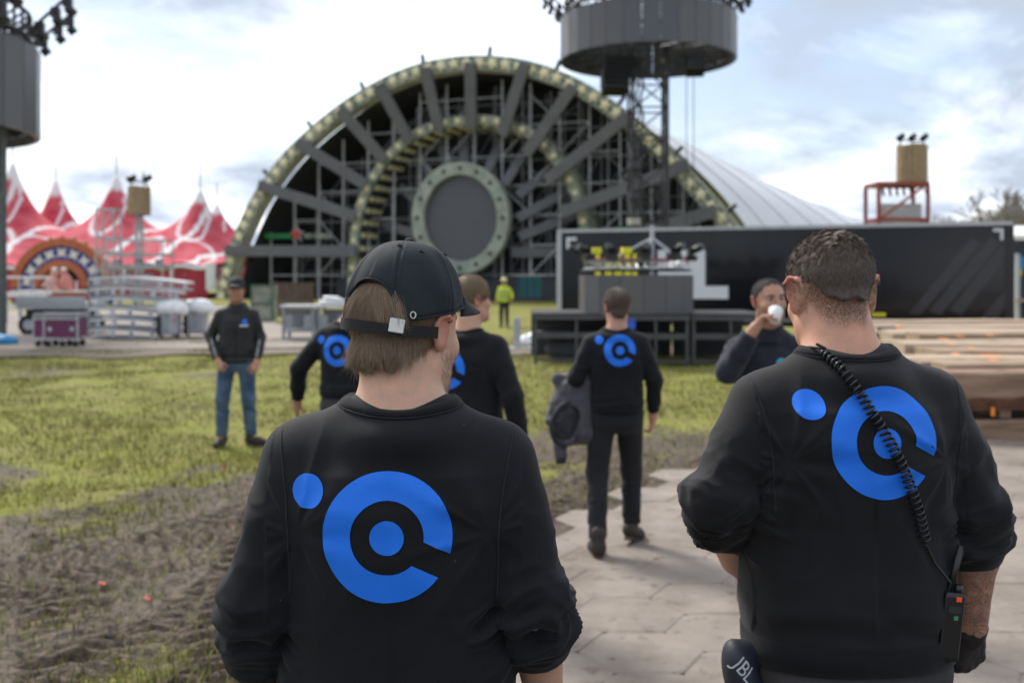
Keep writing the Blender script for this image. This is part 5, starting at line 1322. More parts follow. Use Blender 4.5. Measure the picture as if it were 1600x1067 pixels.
def timber_beam(t, x0, x1, y0, y1, z0, z1, m_, bark=False):
    n_ = 10; v = []; f = []
    for i in range(n_ + 1):
        x_ = x0 + (x1 - x0) * i / n_; wv = .008 * math.sin(i * 1.9 + x0 + z0 * 9) ; wz = .010 * math.sin(i * 1.3 + y0)
        for yy, z_ in ((y0 + wv, z0 + wz), (y0 + wv - .0, z1 - .02 + wz), (y0 + .02 + wv, z1 + wz), (y1 - .02, z1 + wz), (y1, z1 - .02 + wz), (y1, z0 + wz)): v.append((x_, yy, z_))
    for i in range(n_):
        for k in range(6): f.append((i * 6 + k, (i + 1) * 6 + k, (i + 1) * 6 + (k + 1) % 6, i * 6 + (k + 1) % 6))
    f += [tuple(range(5, -1, -1)), tuple(range(n_ * 6, n_ * 6 + 6))]
    o = link('timber_beam', mesh_from('timber_beam', v, f, m_), t)
    return o
wrd = ['nearest timber mat, its thick front beam showing a dark bark edge', 'mat just behind the front beams of the timber stack, orange paint patch on top', 'third row of timber mats from the front, pale boards', 'fourth row of timber mats from the front, greyish boards', 'fifth row of timber mats, seen as thin pale stripes', 'sixth row of timber mats, near the trailer wheels', 'farthest row of timber mats right before the trailer']
Yr = 10.95
rows = []
for k in range(7):
    d_ = (.95, 1.3, 1.45, 1.6, 1.9, 2.2, 2.4)[k]; zt = (.83, .80, .84, .79, .85, .80, .86)[k]
    xl = (4.95, 4.9, 5.6, 6.0, 6.6, 6.9, 7.6)[k]; xr = xl + 7.5 + .4 * (k % 3)
    t = thing('timber_mat', ((xl + xr) / 2, Yr + d_ / 2, 0), wrd[k], 'timber mat', 'stacked timber mats at the right edge')
    nbm = 3 if k else 2
    if k == 0:
        timber_beam(t, xl, xr, Yr, Yr + .45, .02, .24, M_TIM[2]); timber_beam(t, xl + .1, xr, Yr + .47, Yr + .93, .02, .25, M_TIM[0])
        for i in range(4): box('spacer_block', t, (xl + .5 + i * 2.1, Yr + .45, .295), (.12, .8, .085), M_TIM[2])
        timber_beam(t, xl - .15, xr, Yr + .02, Yr + .50, .345, .36 + .40, M_TIM[2]); timber_beam(t, xl + .05, xr, Yr + .51, Yr + .94, .35, zt - .02, M_TIM[0])
        mbk = MB(); n_ = 40; v = []
        for i in range(n_ + 1):
            x_ = xl + (xr - xl) * i / n_; hh = .10 + .05 * math.sin(i * .31) + .018 * math.sin(i * 1.7)
            v += [(x_, Yr + .006, .35), (x_, Yr - .004, .35 + hh * .5), (x_, Yr + .006, .35 + hh)]
        mbk.add(v, [(i * 3 + q, (i + 1) * 3 + q, (i + 1) * 3 + q + 1, i * 3 + q + 1) for i in range(n_) for q in (0, 1)]).build('bark_edge', M_BARK, t, True)
    else:
        for i in range(nbm):
            ya, yb = Yr + d_ * (i + .02) / nbm, Yr + d_ * (i + .94) / nbm; dz_ = tg.uniform(-.035, .03)
            timber_beam(t, xl + tg.uniform(-.15, .15), xr, ya, yb, zt - .24 + dz_, zt + dz_, M_TIM[1] if tg.random() < .65 else M_TIM[0])
        for i in range(nbm): 
            ya, yb = Yr + d_ * (i + .03) / nbm, Yr + d_ * (i + .93) / nbm; timber_beam(t, xl + tg.uniform(-.1, .2), xr, ya, yb, .03, .28, M_TIM[0])
        for i in range(3): box('spacer_block', t, (xl + .6 + i * 2.6, Yr + d_ / 2, .41), (.16, d_ * .9, .25), M_TIM[0])
    rows.append((t, Yr, d_, zt)); Yr += d_ + .06
def spray(px, py, z, rx, ry, seed):
    Y = FPX * (HC - z) / (py - YH); c = P(px, py, Y); t = next((r_ for r_ in rows if r_[1] <= Y <= r_[1] + r_[2]), rows[1])[0]
    v = [(c.x, c.y, z + .012)]; n_ = 12; gg = random.Random(seed)
    for i in range(n_): q = 1 + gg.uniform(-.35, .25); v.append((c.x + rx * q * math.cos(2 * math.pi * i / n_), c.y + ry * q * math.sin(2 * math.pi * i / n_), z + .004))
    link('orange_paint_mark', mesh_from('orange_paint_mark', v, [(0, 1 + i, 1 + (i + 1) % n_) for i in range(n_)], M_SPRAY), t)
for k, (px, py, rx, ry) in enumerate(((1545, 556, .14, .10), (1552, 563, .06, .08), (1493, 553, .03, .13), (1486, 538, .03, .15), (1518, 544, .03, .15), (1475, 530, .035, .2), (1500, 526, .03, .2), (1547, 524, .035, .2), (1596, 522, .05, .2))): spray(px, py, .86, rx, ry, k)
c = P(1551, 640, 10.94); box('orange_tag', rows[0][0], c + Vector((0, -.004, -.02)), (.035, .012, .095), M_SPRAY)
c = P(1372, 514, 19.0); t = thing('lifting_bar', (c.x, 19, c.z), 'dark steel bar with an orange end lying across the far timber mats', 'bar')
tube('bar', t, c, P(1400, 514, 19.0), .045, M_TRUSS); tube('orange_end', t, P(1400, 514, 19.0), P(1405, 514, 19.0), .06, M_SPRAY)
# ------------------------------------------------------------------ kiosk at the right edge
a = P(1584, 0, 33); kx = a.x + 2.2; t = thing('kiosk', (kx, 34.5, 0), 'dark kiosk with pale roof and blue and yellow emblem cut off by the right edge', 'kiosk')
box('kiosk_wall', t, (kx, 34.5, 1.3), (4.3, 2.6, 2.6), mat('dark_kiosk_wall', (.035, .035, .045), rough=.6)); box('counter', t, (kx, 33.1, 1.05), (4.3, .4, .10), mat('pinkish_counter', (.34, .25, .21), rough=.6)); box('roof', t, (kx, 34.4, 3.35), (4.6, 3.0, .16), M_WHITEP, rx=R(9)); box('fascia', t, (kx, 33.15, 2.75), (4.4, .08, .9), mat('navy_fascia', (.02, .022, .04), rough=.5))
for i in range(3): box('kiosk_post', t, (a.x + .12 + i * 2.0, 33.0, 1.3), (.12, .12, 2.6), M_FRAME)
c = P(1596, 416, 33.1); v = []
for (dx, dz, r, nm_, cc) in ((.0, .10, .22, 'blue_emblem', (.02, .20, .52)), (-.10, -.20, .14, 'yellow_emblem', (.70, .50, .05))):
    n_ = 16; v = [(c.x + dx + r * math.cos(2 * math.pi * i / n_) * (1 if i % 4 else .7), yy, c.z + dz + r * math.sin(2 * math.pi * i / n_)) for yy in (33.09, 33.105) for i in range(n_)]
    link(nm_, mesh_from(nm_, v, [tuple(range(n_)), tuple(range(2 * n_ - 1, n_ - 1, -1))] + [(i, n_ + i, n_ + (i + 1) % n_, (i + 1) % n_) for i in range(n_)], mat(nm_, cc, rough=.5)), t)

# ------------------------------------------------------------------ bare trees and the far wood
M_TWIG = mat('grey_brown_twigs', (.27, .25, .235), rough=.9, var=.2, scale=.5); M_BARKT = mat('grey_tree_bark', (.13, .115, .10), rough=.9, var=.3, scale=2)
def bare_tree(px, pyt, Y, lab, seed):
    g = random.Random(seed); b0 = P(px, 434, Y); top = P(px, pyt, Y).z; t = thing('bare_tree', (b0.x, Y, 0), lab, 'tree', 'bare trees beyond the trailer'); tr, cr = MB(), MB()
    def grow(p, d, L, r, lev):
        q = p + d * L; (tr if lev < 2 else cr).tube(p, q, r, r * .7, 5 if lev < 2 else 3)
        if lev > 5: return
        for k in range(3 if lev else 5):
            a = g.uniform(0, 6.28); dd = (d + Vector((math.cos(a), math.sin(a), g.uniform(-.1, .5))) * g.uniform(.45, .85)).normalized()
            grow(p + d * L * g.uniform(.55, 1), dd, L * g.uniform(.6, .8), max(r * .6, .035), lev + 1)
    grow(Vector((b0.x, Y, 0)), Vector((g.uniform(-.05, .05), 0, 1)), top * .36, top * .024, 0)
    tr.build('trunk', M_BARKT, t, True); cr.build('crown', M_TWIG, t)
for k, (px, pyt, Y, lab) in enumerate(((1572, 285, 85, 'largest bare tree rising over the right end of the trailer'), (1622, 302, 100, 'bare tree cut off by the right edge of the photo'), (1484, 332, 110, 'small bare tree right of the red lamp tower'), (1535, 330, 118, 'bare tree between the red lamp tower and the largest tree'))): bare_tree(px, pyt, Y, lab, 20 + k)
g7 = np.random.default_rng(8); n_ = 26000; wx = g7.uniform(-150, 170, n_); wy = g7.uniform(150, 165, n_); wtop = 4.2 + 1.8 * fbm(np.stack([wx * .09, 0 * wx, 0 * wx], 1), 3, 4); wz = wtop * g7.random(n_) ** .7
a1, a2 = g7.normal(size=(2, n_, 3)) * .42; c = np.stack([wx, wy, np.maximum(wz, .1)], 1)
props(link('woods', mesh_from('woods', np.stack([c, c + a1, c + a2], 1).reshape(-1, 3), np.arange(n_ * 3, dtype=np.int32).reshape(-1, 3), mat('far_wood_twigs', (.075, .075, .060), rough=.9, col2=(.15, .14, .12), scale=.3))), 'far low line of bare woods on the horizon', kind='stuff')

# red paper scraps on the field
M_SCRAP = mat('red_paper', (.60, .07, .08), rough=.7)
for k, (px, py, lab) in enumerate(((160, 905, 'tiny red paper scrap on the tracked mud, nearest one at far left'), (232, 931, 'tiny red paper scrap on the mud left of the cap wearer’s elbow'), (350, 736, 'tiny red paper scrap on the grass beyond the cap wearer’s left shoulder'), (225, 662, 'tiny red paper scrap on the grass left of the man in jeans'))):
    Y = FPX * HC / (py - YH); x_ = (px - 800) * Y / FPX; z_ = float(ground_h(np.array([x_]), np.array([Y]))[0][0]) + .012; g = random.Random(k); v = []
    for i in range(5):
        for j in range(4): v.append((x_ + (i - 2) * .011 + g.uniform(-.002, .002), Y + (j - 1.5) * .011, z_ + .007 * math.sin(i * 1.4 + k) + .004 * math.sin(j * 2)))
    o = props(link('paper_scrap', mesh_from('paper_scrap', v, [(i * 4 + j, (i + 1) * 4 + j, (i + 1) * 4 + j + 1, i * 4 + j + 1) for i in range(4) for j in range(3)], M_SCRAP, True)), lab, 'scrap', 'red paper scraps on the field')
PEOPLE = {}
BODY_PROF = [(0.84, .150, .095, -.005), (0.92, .168, .112, -.012), (0.98, .165, .112, -.01), (1.06, .150, .100, 0), (1.15, .146, .098, 0), (1.26, .158, .106, 0),
             (1.34, .158, .106, -.004), (1.40, .135, .092, -.01), (1.44, .095, .072, -.012), (1.47, .06, .055, -.012)]
TOP_PROF = [(0.93, .178, .128, -.008), (0.955, .186, .134, -.008), (1.02, .190, .134, -.004), (1.10, .184, .128, 0), (1.18, .182, .124, 0), (1.27, .186, .127, 0),
            (1.34, .182, .126, -.004), (1.39, .158, .112, -.01), (1.43, .115, .088, -.012), (1.47, .06, .06, -.012)]
PEL_PROF = [(0.80, .135, .10, -.005), (0.86, .172, .122, -.010), (0.93, .178, .126, -.012), (0.99, .172, .118, -.008), (1.03, .165, .112, -.004)]
CHIN_DOWN = None

def person(label, X, Y, yaw, s, joints={}, top='sweat', head=(0, 0, 0), dz=0.0, wide=1.0, vox=0.006, cvox=0.006, sleeveL=0.86, sleeveR=0.86, sleeve_r=1.0,
           skin=(0.46, 0.26, 0.175), handL=None, handR=None, emblem=None, limb=1.0, ears=1.0, trousers=None, foot=((-12, 0), (12, 0)), hair=None, cap=None, face=False, stub=0.0,
           group=None, folds=0.004, ear=22, ink=False, top_mat=None, hem=None, lean=0.0, body_lo=False, inkside='R'):
    J = {k: Vector(v) for k, v in SKEL.items()}
    for k in J:
        if k not in ('hipL', 'hipR', 'knL', 'knR', 'anL', 'anR'): J[k] = J[k] + Vector((0, 0, dz))
    for k, v in joints.items(): J[k] = Vector(v)
    J = {k: v * s for k, v in J.items()}
    root = thing('person', (X, Y, 0), label, 'person', group, yaw)
    PEOPLE[label] = root
    top_mat = top_mat or M_SWEAT
    sp = lambda prof, g=0: [(p[0] * s + (dz * s if p[0] > 1.0 else 0), (p[1] * wide + g) * s, (p[2] * (0.5 + wide / 2) + g) * s, p[3] * s, lean * s * max(0, p[0] - 0.95)) for p in prof]
    # ---- head
    H = Matrix.Translation(J['head']) @ Euler((R(head[1]), R(head[2]), R(head[0])), 'XYZ').to_matrix().to_4x4()
    hp, hsub, T = head_prims(H, s if s < 1.03 else 1.0 + (s - 1) * 0.5, ear, ears)
    hs = s if s < 1.03 else 1.0 + (s - 1) * 0.5
    # ---- body: one surface from head to feet
    pr = [loft(sp(BODY_PROF), 0.03)]
    nb, hd = J['neck'], H @ Vector((0, -0.012, -0.055))
    pr += [rc(nb - Vector((0, 0, .02)), hd, .073 * s * (0.6 + 0.4 * wide), .066 * s * (0.6 + 0.4 * wide), .03)]
    for sd in 'LR':
        g = -1 if sd == 'L' else 1
        sh, e, w = J['sh' + sd], J['el' + sd], J['wr' + sd]
        pr += [rc(nb + Vector((g * .045, 0, .0)) * s, sh + Vector((-g * .02, 0, .015)) * s, .040 * s, .045 * s, .04), rc(sh, e, .054 * s, .042 * s, .03), rc(e, e.lerp(w, .35), .042 * s, .043 * s * limb, .02), rc(e.lerp(w, .35), w, .043 * s * limb, .028 * s * limb, .02)]
        hsp = handL if sd == 'L' else handR
        if hsp is None: hsp = {}
        d0 = (w - e).normalized()
        d = Vector(hsp.get('d', d0)).normalized(); n = Vector(hsp.get('n', (-g, 0.2, 0)))
        gl = hsp.get('glove', False)
        hpz = hand_prims(w, d, n, g, hsp.get('curl', (22, 30, 22)), s * 0.97 * hsp.get('k', 1.0), 0.0, hsp.get('thumb', 0.45))
        pr += hpz
        if gl: gloveprims = hand_prims(w, d, n, g, hsp.get('curl', (22, 30, 22)), s * 0.97 * hsp.get('k', 1.0), 0.0032, hsp.get('thumb', 0.45)), w, d
        hip, kn, an = J['hip' + sd], J['kn' + sd], J['an' + sd]
        pr += [rc(hip, kn, .082 * s, .052 * s, .03), rc(kn, kn.lerp(an, .35), .052 * s, .055 * s, .02), rc(kn.lerp(an, .35), an, .055 * s, .036 * s, .02)]
        fy, fp = foot[0 if sd == 'L' else 1]
        F_ = Euler((R(fp), 0, R(-fy)), 'XYZ').to_matrix()
        pr += [rc(an, an + F_ @ Vector((0, .10, -.045)) * s, .036 * s, .030 * s, .02), rc(an + F_ @ Vector((0, -.03, -.05)) * s, an + F_ @ Vector((0, .17, -.06)) * s, .034 * s, .024 * s, .02)]
    pr += hp
    D_, lo = evalsdf(pr, vox, subs=hsub)
    V, F = surface_nets(D_, lo, vox, 2)
    me = mesh_from('body', V, F, mat_skin('skin_%d' % int(skin[0] * 1000), skin), True)
    Hi = np.array(H.inverted(), np.float32); hl = (V @ Hi[:3, :3].T + Hi[:3, 3]) / hs
    near = np.linalg.norm(hl, axis=1) < 0.2
    red = near * (sstep(.078, .092, np.abs(hl[:, 0])) * (np.abs(hl[:, 2]) < .05) * 0.62 + 0.30 * np.exp(-((hl[:, 2] + .058) ** 2 / .00008 + hl[:, 0] ** 2 / .0009)) * (hl[:, 1] > .085) + 0.25 * np.exp(-((hl[:, 1] - .115) ** 2 + (hl[:, 2] + .02) ** 2 + hl[:, 0] ** 2) / .0006))
    set_attr(me, 'red', np.clip(red, 0, 1))
    st = near * sstep(-.028, -.05, hl[:, 2] - 0.25 * np.maximum(0, .04 - hl[:, 1])) * sstep(-.005, .02, hl[:, 1]) * sstep(-.128, -.112, hl[:, 2]) * stub
    if hair: st = np.maximum(st, near * sstep(-.034, .012, hairline(hl[:, 0], hl[:, 1], hl[:, 2]) - .008) * (hl[:, 1] < -.030) * (np.abs(hl[:, 0]) < .067) * .95)
    set_attr(me, 'stub', np.clip(st, 0, 1))
    ik = np.zeros(len(V), np.float32)
    if ink:
        e, w = A(*J['el' + inkside]), A(*J['wr' + inkside]); u = (w - e) / np.linalg.norm(w - e); t = (V - e) @ u
        ik = (np.linalg.norm(V - e - t[:, None] * u, axis=1) < .08) * (t > 0.02) * .82
    set_attr(me, 'ink', ik)
    body = link('body', me, root, local=True)
    if face:
        for sd in (1, -1):
            ball_l('eye', root, T((0.032 * sd, 0.081, 0.012)), 0.0125 * hs, M_EYEW)
            ball_l('pupil', root, T((0.032 * sd, 0.0885, 0.012)), 0.0072 * hs, M_EYED)
            MB().sweep([T((sd * a, b, c)) for a, b, c in ((.014, .101, .030), (.026, .103, .035), (.040, .095, .034), (.050, .084, .028))], [.002, .0045, .004, .0015], 6).build('eyebrow', M_BROW, root, True, local=True)
    # ---- top garment
    hemz = hem if hem is not None else 0.93
    tp = [loft(sp([(hemz,) + TOP_PROF[0][1:]] + [p for p in TOP_PROF if p[0] > hemz + 0.01]), 0.035)]
    tp += [el(tuple(nb + Vector((0, -.010, -.020)) * s), (.108 * s, .104 * s, .056 * s), None, .035)]
    segs = []
    ends = {}
    for sd in 'LR':
        g = -1 if sd == 'L' else 1
        sh, e, w = J['sh' + sd], J['el' + sd], J['wr' + sd]
        fr = sleeveL if sd == 'L' else sleeveR
        c = e.lerp(w, fr)
        push = fr < 0.7
        r0, r1, r2 = .067 * s * (0.5 + wide / 2), .057 * s * sleeve_r, (.051 if push else .045) * s * sleeve_r
        tp += [rc(nb + Vector((g * .055, 0, -.012)) * s, sh + Vector((-g * .014, 0, .004)) * s, .058 * s, .058 * s, .045), rc(sh, sh.lerp(e, .45), r0, r0 * .55 + r1 * .45, .045), rc(sh.lerp(e, .35), e, r0 * .65 + r1 * .35, r1, .012),
               rc(e, e.lerp(c, .6), r1, (r1 * 1.02 if push else r2 * 1.1), .02), rc(e.lerp(c, .55), c, (r1 if push else r2 * 1.1), r2, .02, 'b')]
        Lu, Lf = (e - sh).length, (c - e).length
        segs += [(sh, e, .10, Lu + .02, folds * (1.5 if push else 1.1), .050 if push else .075, .115 * s)]
        segs += [(e, c, -.02, Lf - .015 * (not push) - .028, folds * (3.0 if push else 1.7), .030 if push else .048, .10 * s)]
        ends[sd] = (c, (c - e).normalized(), r2)
    D_, lo = evalsdf(tp, cvox)
    V, F = surface_nets(D_, lo, cvox, 2)
    Nn = vnormals(V, F)
    disp = fold_field(V, Nn, segs, 0.0042, int(X * 13 + Y * 7) % 97)
    # slanting drag folds on the lower back and blousing above the hem
    q = V[:, 2] / s
    sl = np.sin(V[:, 0] * 34 * np.sign(V[:, 0]) + V[:, 2] * 26 + 2.2 * fbm(V * 5, 2, 41)) * sstep(1.28, 1.08, q) * (0.5 + 0.5 * vnoise(V * 9, 77))
    tors = np.abs(V[:, 0]) < .20 * s
    # creases fanning out of the armpits across the back and sides
    for g in (-1, 1):
        ax_p = A(g * .150 * s, 0, (1.30 + dz) * s); dxy = V - ax_p; rr = np.hypot(dxy[:, 0], dxy[:, 2]) + 1e-6; an_ = np.arctan2(dxy[:, 2], -g * dxy[:, 0])
        cr = 1 - 2.2 * np.abs(vnoise(np.stack([an_ * 2.6 + 3 * g, rr * 3.5, V[:, 1] * 3], 1), 61))
        disp = disp + cr * folds * .85 * sstep(.25, .06, rr / s) * sstep(.0, .05, rr / s) * tors
    big = 1 - 2.0 * np.abs(vnoise(np.stack([V[:, 0] * 5.5 + V[:, 2] * 3.2 * np.sign(V[:, 0]), V[:, 1] * 2, V[:, 2] * 3.4 - np.abs(V[:, 0]) * 3], 1), 63))
    disp = disp + tors * big * folds * .8 * sstep(1.40, 1.22, q - dz) * sstep(hemz + .045, hemz + .13, q)
    disp = disp + tors * sl * folds * 0.75 * sstep(hemz + .045, hemz + .12, q) + tors * 0.004 * np.sin(q * 90 + 2 * fbm(V * 9, 2, 19)) * sstep(hemz + .16, hemz + .05, q) * sstep(hemz + .02, hemz + .06, q)
    V = (V + Nn * disp[:, None]).astype(np.float32)
    nm = {'sweat': 'sweatshirt', 'jacket': 'jacket', 'fleece': 'fleece', 'vest': 'hi_vis_jacket'}[top]
    shirt = link(nm, mesh_from(nm, V, F, top_mat, True), root, local=True)
    bv = bvh_of(V, F)
    rib = M_RIB if top == 'sweat' else top_mat
    # ribbed cuffs
    for sd in 'LR':
        c, d, r2 = ends[sd]
        Fm = frame(c - d, c).to_3x3(); mb = MB(); n = 72
        prof = [(-.052, .95), (-.046, 1.02), (-.024, 1.01), (-.006, 0.97), (.004, 0.93), (.004, 0.84)]
        rr_ = r2 * (1.0 if (sleeveL if sd == 'L' else sleeveR) < 0.7 else 0.84)
        v = [c + d * a * s + Fm @ Vector((math.cos(2 * math.pi * i / n), math.sin(2 * math.pi * i / n), 0)) * (rr_ * b + (.0011 if i % 2 else 0)) for a, b in prof for i in range(n)]
        mb.add(v, [(k * n + i, k * n + (i + 1) % n, (k + 1) * n + (i + 1) % n, (k + 1) * n + i) for k in range(len(prof) - 1) for i in range(n)])
        mb.build('cuff', rib, shirt, True, local=True)
    # neckband
    cR = H @ Vector((0, -.02, -.06)); axis = (cR - nb).normalized()
    if top == 'sweat':
        mb = MB(); n = 120; C0 = nb + Vector((0, -.004, -.030)) * s; Ls, Us = [], []
        for i in range(n):
            t = 2 * math.pi * i / n
            for el_, dst, up_ in ((.60, Ls, 0.0), (.86, Us, .004)):
                dv = Vector((math.cos(t), math.sin(t), el_)).normalized(); h_ = bv.ray_cast(C0 + dv * .4, -dv)
                dst.append((h_[0] if h_[0] is not None else C0 + dv * .1) + dv * up_)
        for _ in range(24): Ls = [(Ls[i - 1] + Ls[i] * 2 + Ls[(i + 1) % n]) / 4 for i in range(n)]; Us = [(Us[i - 1] + Us[i] * 2 + Us[(i + 1) % n]) / 4 for i in range(n)]
        v = []
        for k in range(6):
            for i in range(n):
                t = 2 * math.pi * i / n; o = Vector((math.cos(t), math.sin(t), .6)).normalized()
                v.append((Ls[i] - o * .006, Ls[i] + o * .0040, Ls[i].lerp(Us[i], .5) + o * .0056, Us[i] + o * .0042, Us[i] - o * .0015, Us[i] - Vector((math.cos(t) * .006, math.sin(t) * .006, .02)))[k])
        prof = range(6)
        mb.add(v, [(k * n + i, k * n + (i + 1) % n, (k + 1) * n + (i + 1) % n, (k + 1) * n + i) for k in range(len(prof) - 1) for i in range(n)])
        mb.build('collar', rib, shirt, True, local=True)
        if cvox < .0062: MB().sweep([Ls[i % n] + Vector((math.cos(2 * math.pi * i / n), math.sin(2 * math.pi * i / n), .5)).normalized() * .0042 - Vector((0, 0, .0015)) for i in range(n + 1)], .0013, 6, False).build('collar_seam', M_SEAM, shirt, True, local=True)
    else:
        mb = MB(); n = 48; rx, ry = .080 * s, .074 * s; v = []
        prof = [(-.03, 1.25), (.02, 1.12), (.058, 1.06), (.064, 1.0), (.05, .96), (-.02, .96)]
        for a, b in prof:
            for i in range(n):
                t = 2 * math.pi * i / n
                op = 1 - 0.25 * max(0, math.sin(t)) ** 6
                v.append(nb + Vector((rx * b * math.cos(t), ry * b * math.sin(t) + .014 * s, (a * op - .012 * math.sin(t) + .006) * s)))
        mb.add(v, [(k * n + i, k * n + (i + 1) % n, (k + 1) * n + (i + 1) % n, (k + 1) * n + i) for k in range(len(prof) - 1) for i in range(n)])
        mb.build('collar', rib, shirt, True, local=True)
    # hem band
    mb = MB(); n = 120; v = []
    w0, d0_, y0 = TOP_PROF[0][1] * wide * s, TOP_PROF[0][2] * (0.5 + wide / 2) * s, TOP_PROF[0][3] * s
    for a, b in [(.055, 0.98), (.05, 1.055), (.02, 1.05), (0, 1.03), (-.004, .98)]:
        for i in range(n):
            t = 2 * math.pi * i / n; cx, sx = math.cos(t), math.sin(t); ex = 2 / 2.4
            v.append(Vector((w0 * b * abs(cx) ** ex * (1 if cx > 0 else -1), y0 + d0_ * b * abs(sx) ** ex * (1 if sx > 0 else -1), (hemz + a) * s)))
    mb.add(v, [(k * n + i, k * n + (i + 1) % n, (k + 1) * n + (i + 1) % n, (k + 1) * n + i) for k in range(4) for i in range(n)])
    mb.build('hem_band', rib, shirt, True, local=True)
    if emblem:
        project_print('printed_mark', emblem_grids(), emblem[0], emblem[1], bv, (0, 1, 0), M_BLUE, shirt)
    # armhole and shoulder seams
    if cvox < 0.0062 and top == 'sweat':
        for g in (-1, 1):
            pts = [Vector((g * s * (0.186 * wide - 0.022 * math.sin(math.pi * min(1, i / 28) / 2) - 0.006 * (i / 40)), 0, (1.462 + dz) * s - i / 40 * .26 * s)) for i in range(41)]
            seam_line('armhole_seam', pts, bv, (0, 1, 0), .0017, M_SEAM, shirt)
    # ---- trousers, boots
    tm = trousers or M_TROUSER
    tp = [loft(sp(PEL_PROF), 0.03)]; segs = []
    for sd in 'LR':
        hip, kn, an = J['hip' + sd], J['kn' + sd], J['an' + sd]
        c = kn.lerp(an, .93)
        tp += [rc(hip, kn, .098 * s, .073 * s, .03), rc(kn, c, .073 * s, .062 * s, .03, 'b')]
        segs += [(hip, kn, .2, .52, .004, .09, .12 * s), (kn, c, .0, .40, .006, .065, .1 * s)]
    tv = max(cvox, 0.008)
    D_, lo = evalsdf(tp, tv); V, F = surface_nets(D_, lo, tv, 2); Nn = vnormals(V, F)
    V = (V + Nn * fold_field(V, Nn, segs, .003, 5)[:, None]).astype(np.float32)
    tr = link('trousers', mesh_from('trousers', V, F, tm, True), root, local=True)
    for sd in 'LR':
        g = -1 if sd == 'L' else 1
        an = J['an' + sd]; fy, fp = foot[0 if sd == 'L' else 1]
        F_ = Euler((R(fp), 0, R(-fy)), 'XYZ').to_matrix()
        q = lambda y, z: an + F_ @ Vector((0, y, z)) * s
        b_ = [rc(q(-.005, .07), q(-.015, -.01), .050 * s, .050 * s, .02), rc(q(-.03, -.03), q(.10, -.045), .046 * s, .044 * s, .03), rc(q(.10, -.045), q(.165, -.052), .046 * s, .036 * s, .03)]
        D_, lo = evalsdf(b_, .007, cuts=[lambda X_, Y_, Z_, F_=F_, o=q(0, -.078): -((X_ - o.x) * F_.col[2].x + (Y_ - o.y) * F_.col[2].y + (Z_ - o.z) * F_.col[2].z)])
        V, F = surface_nets(D_, lo, .007, 1)
        bo = link('boot', mesh_from('boot', V, F, M_BOOT, True), root, local=True)
        mb = MB(); n = 28; v = []
        for z in (-.092, -.074):
            for i in range(n):
                t = 2 * math.pi * i / n
                yy = .060 + .142 * math.sin(t); ww = .046 + .006 * math.sin(t) - .010 * (abs(math.sin(t + .2)) < .45)
                v.append(an + F_ @ Vector((ww * math.cos(t), yy, z)) * s)
        mb.add(v, [(i, (i + 1) % n, n + (i + 1) % n, n + i) for i in range(n)] + [tuple(range(n - 1, -1, -1)), tuple(range(n, 2 * n))])
        mb.build('sole', M_SOLE, bo, local=True)
    if 'gloveprims' in locals():
        gp, w, d = gloveprims
        gp = gp + [rc(w - d * .030, w + d * .03, .033, .034, .01, None)]
        cut = lambda X_, Y_, Z_: -((X_ - w.x) * d.x + (Y_ - w.y) * d.y + (Z_ - w.z) * d.z + .028)
        D_, lo = evalsdf(gp, .0032, cuts=[cut]); V, F = surface_nets(D_, lo, .0032, 2); Nn = vnormals(V, F)
        V = (V + Nn * (.0016 * fbm(V * 60, 3, 8))[:, None]).astype(np.float32)
        link('glove', mesh_from('glove', V, F, M_GLOVE, True), root, local=True)
    info = dict(root=root, H=H, hs=hs, J=J, s=s, bvh=bv, shirt=shirt, body=body, T=T)
    if hair: hair(info)
    if cap: cap(info)
    return info
def ball_l(name, parent, c, r, m):
    r = r if isinstance(r, (tuple, list)) else (r, r, r)
    return link(name, unit('ball', m), parent, Matrix.Translation(Vector(c)) @ Matrix.Diagonal((*r, 1)), local=True)

# ------------------------------------------------------------------ hair
def scalp_mesh(I, grow, region, vox, name, mat_, extra=()):
    """close-cropped hair shell over the cranium; region(local head points)->bool-ish"""
    H, hs = I['H'], I['hs']; Rm = np.array(H.to_3x3(), np.float32)
    pr = [el(tuple(H @ Vector([q * hs for q in c])), [(q + grow) * hs for q in r], Rm, .03) for c, r in HEAD_CRAN] + [el(tuple(H @ (Vector((0, -.055, -.035)) * hs)), [q * hs for q in (.056 + grow, .050 + grow, .042)], Rm, .03)] + list(extra)
    Hi = np.array(H.inverted(), np.float32)
    def cut(X, Y, Z):
        x = (Hi[0, 0] * X + Hi[0, 1] * Y + Hi[0, 2] * Z + Hi[0, 3]) / hs
        y = (Hi[1, 0] * X + Hi[1, 1] * Y + Hi[1, 2] * Z + Hi[1, 3]) / hs
        z = (Hi[2, 0] * X + Hi[2, 1] * Y + Hi[2, 2] * Z + Hi[2, 3]) / hs
        return -region(x, y, z)
    D_, lo = evalsdf(pr, vox, cuts=[cut])
    V, F = surface_nets(D_, lo, vox, 1)
    return V, F, link(name, mesh_from(name, V, F, mat_, True), I['root'], local=True)
def headlocal(I, p):
    Hi = np.array(I['H'].inverted(), np.float32)
    return (p @ Hi[:3, :3].T + Hi[:3, 3]) / I['hs']
def hairline(x, y, z):
    """>0 where hair grows (metres, head space): above forehead line, round the ears, down to the nape"""
    low = np.where(y > 0.02, 0.072 + 0.0 * y, np.where(y > -0.035, 0.0, -0.062))
    low = np.interp(y, [-.14, -.075, -.045, -.034, .0, .022, .045, .068, .085, .12], [-.064, -.064, -.055, -.035, .018, .030, .046, .084, .097, .105]).astype(np.float32)
    low = low + sstep(.030, .062, np.abs(x)) * .034 * (y < -.036) + .004 * np.sin(x * 160)
    return z - low
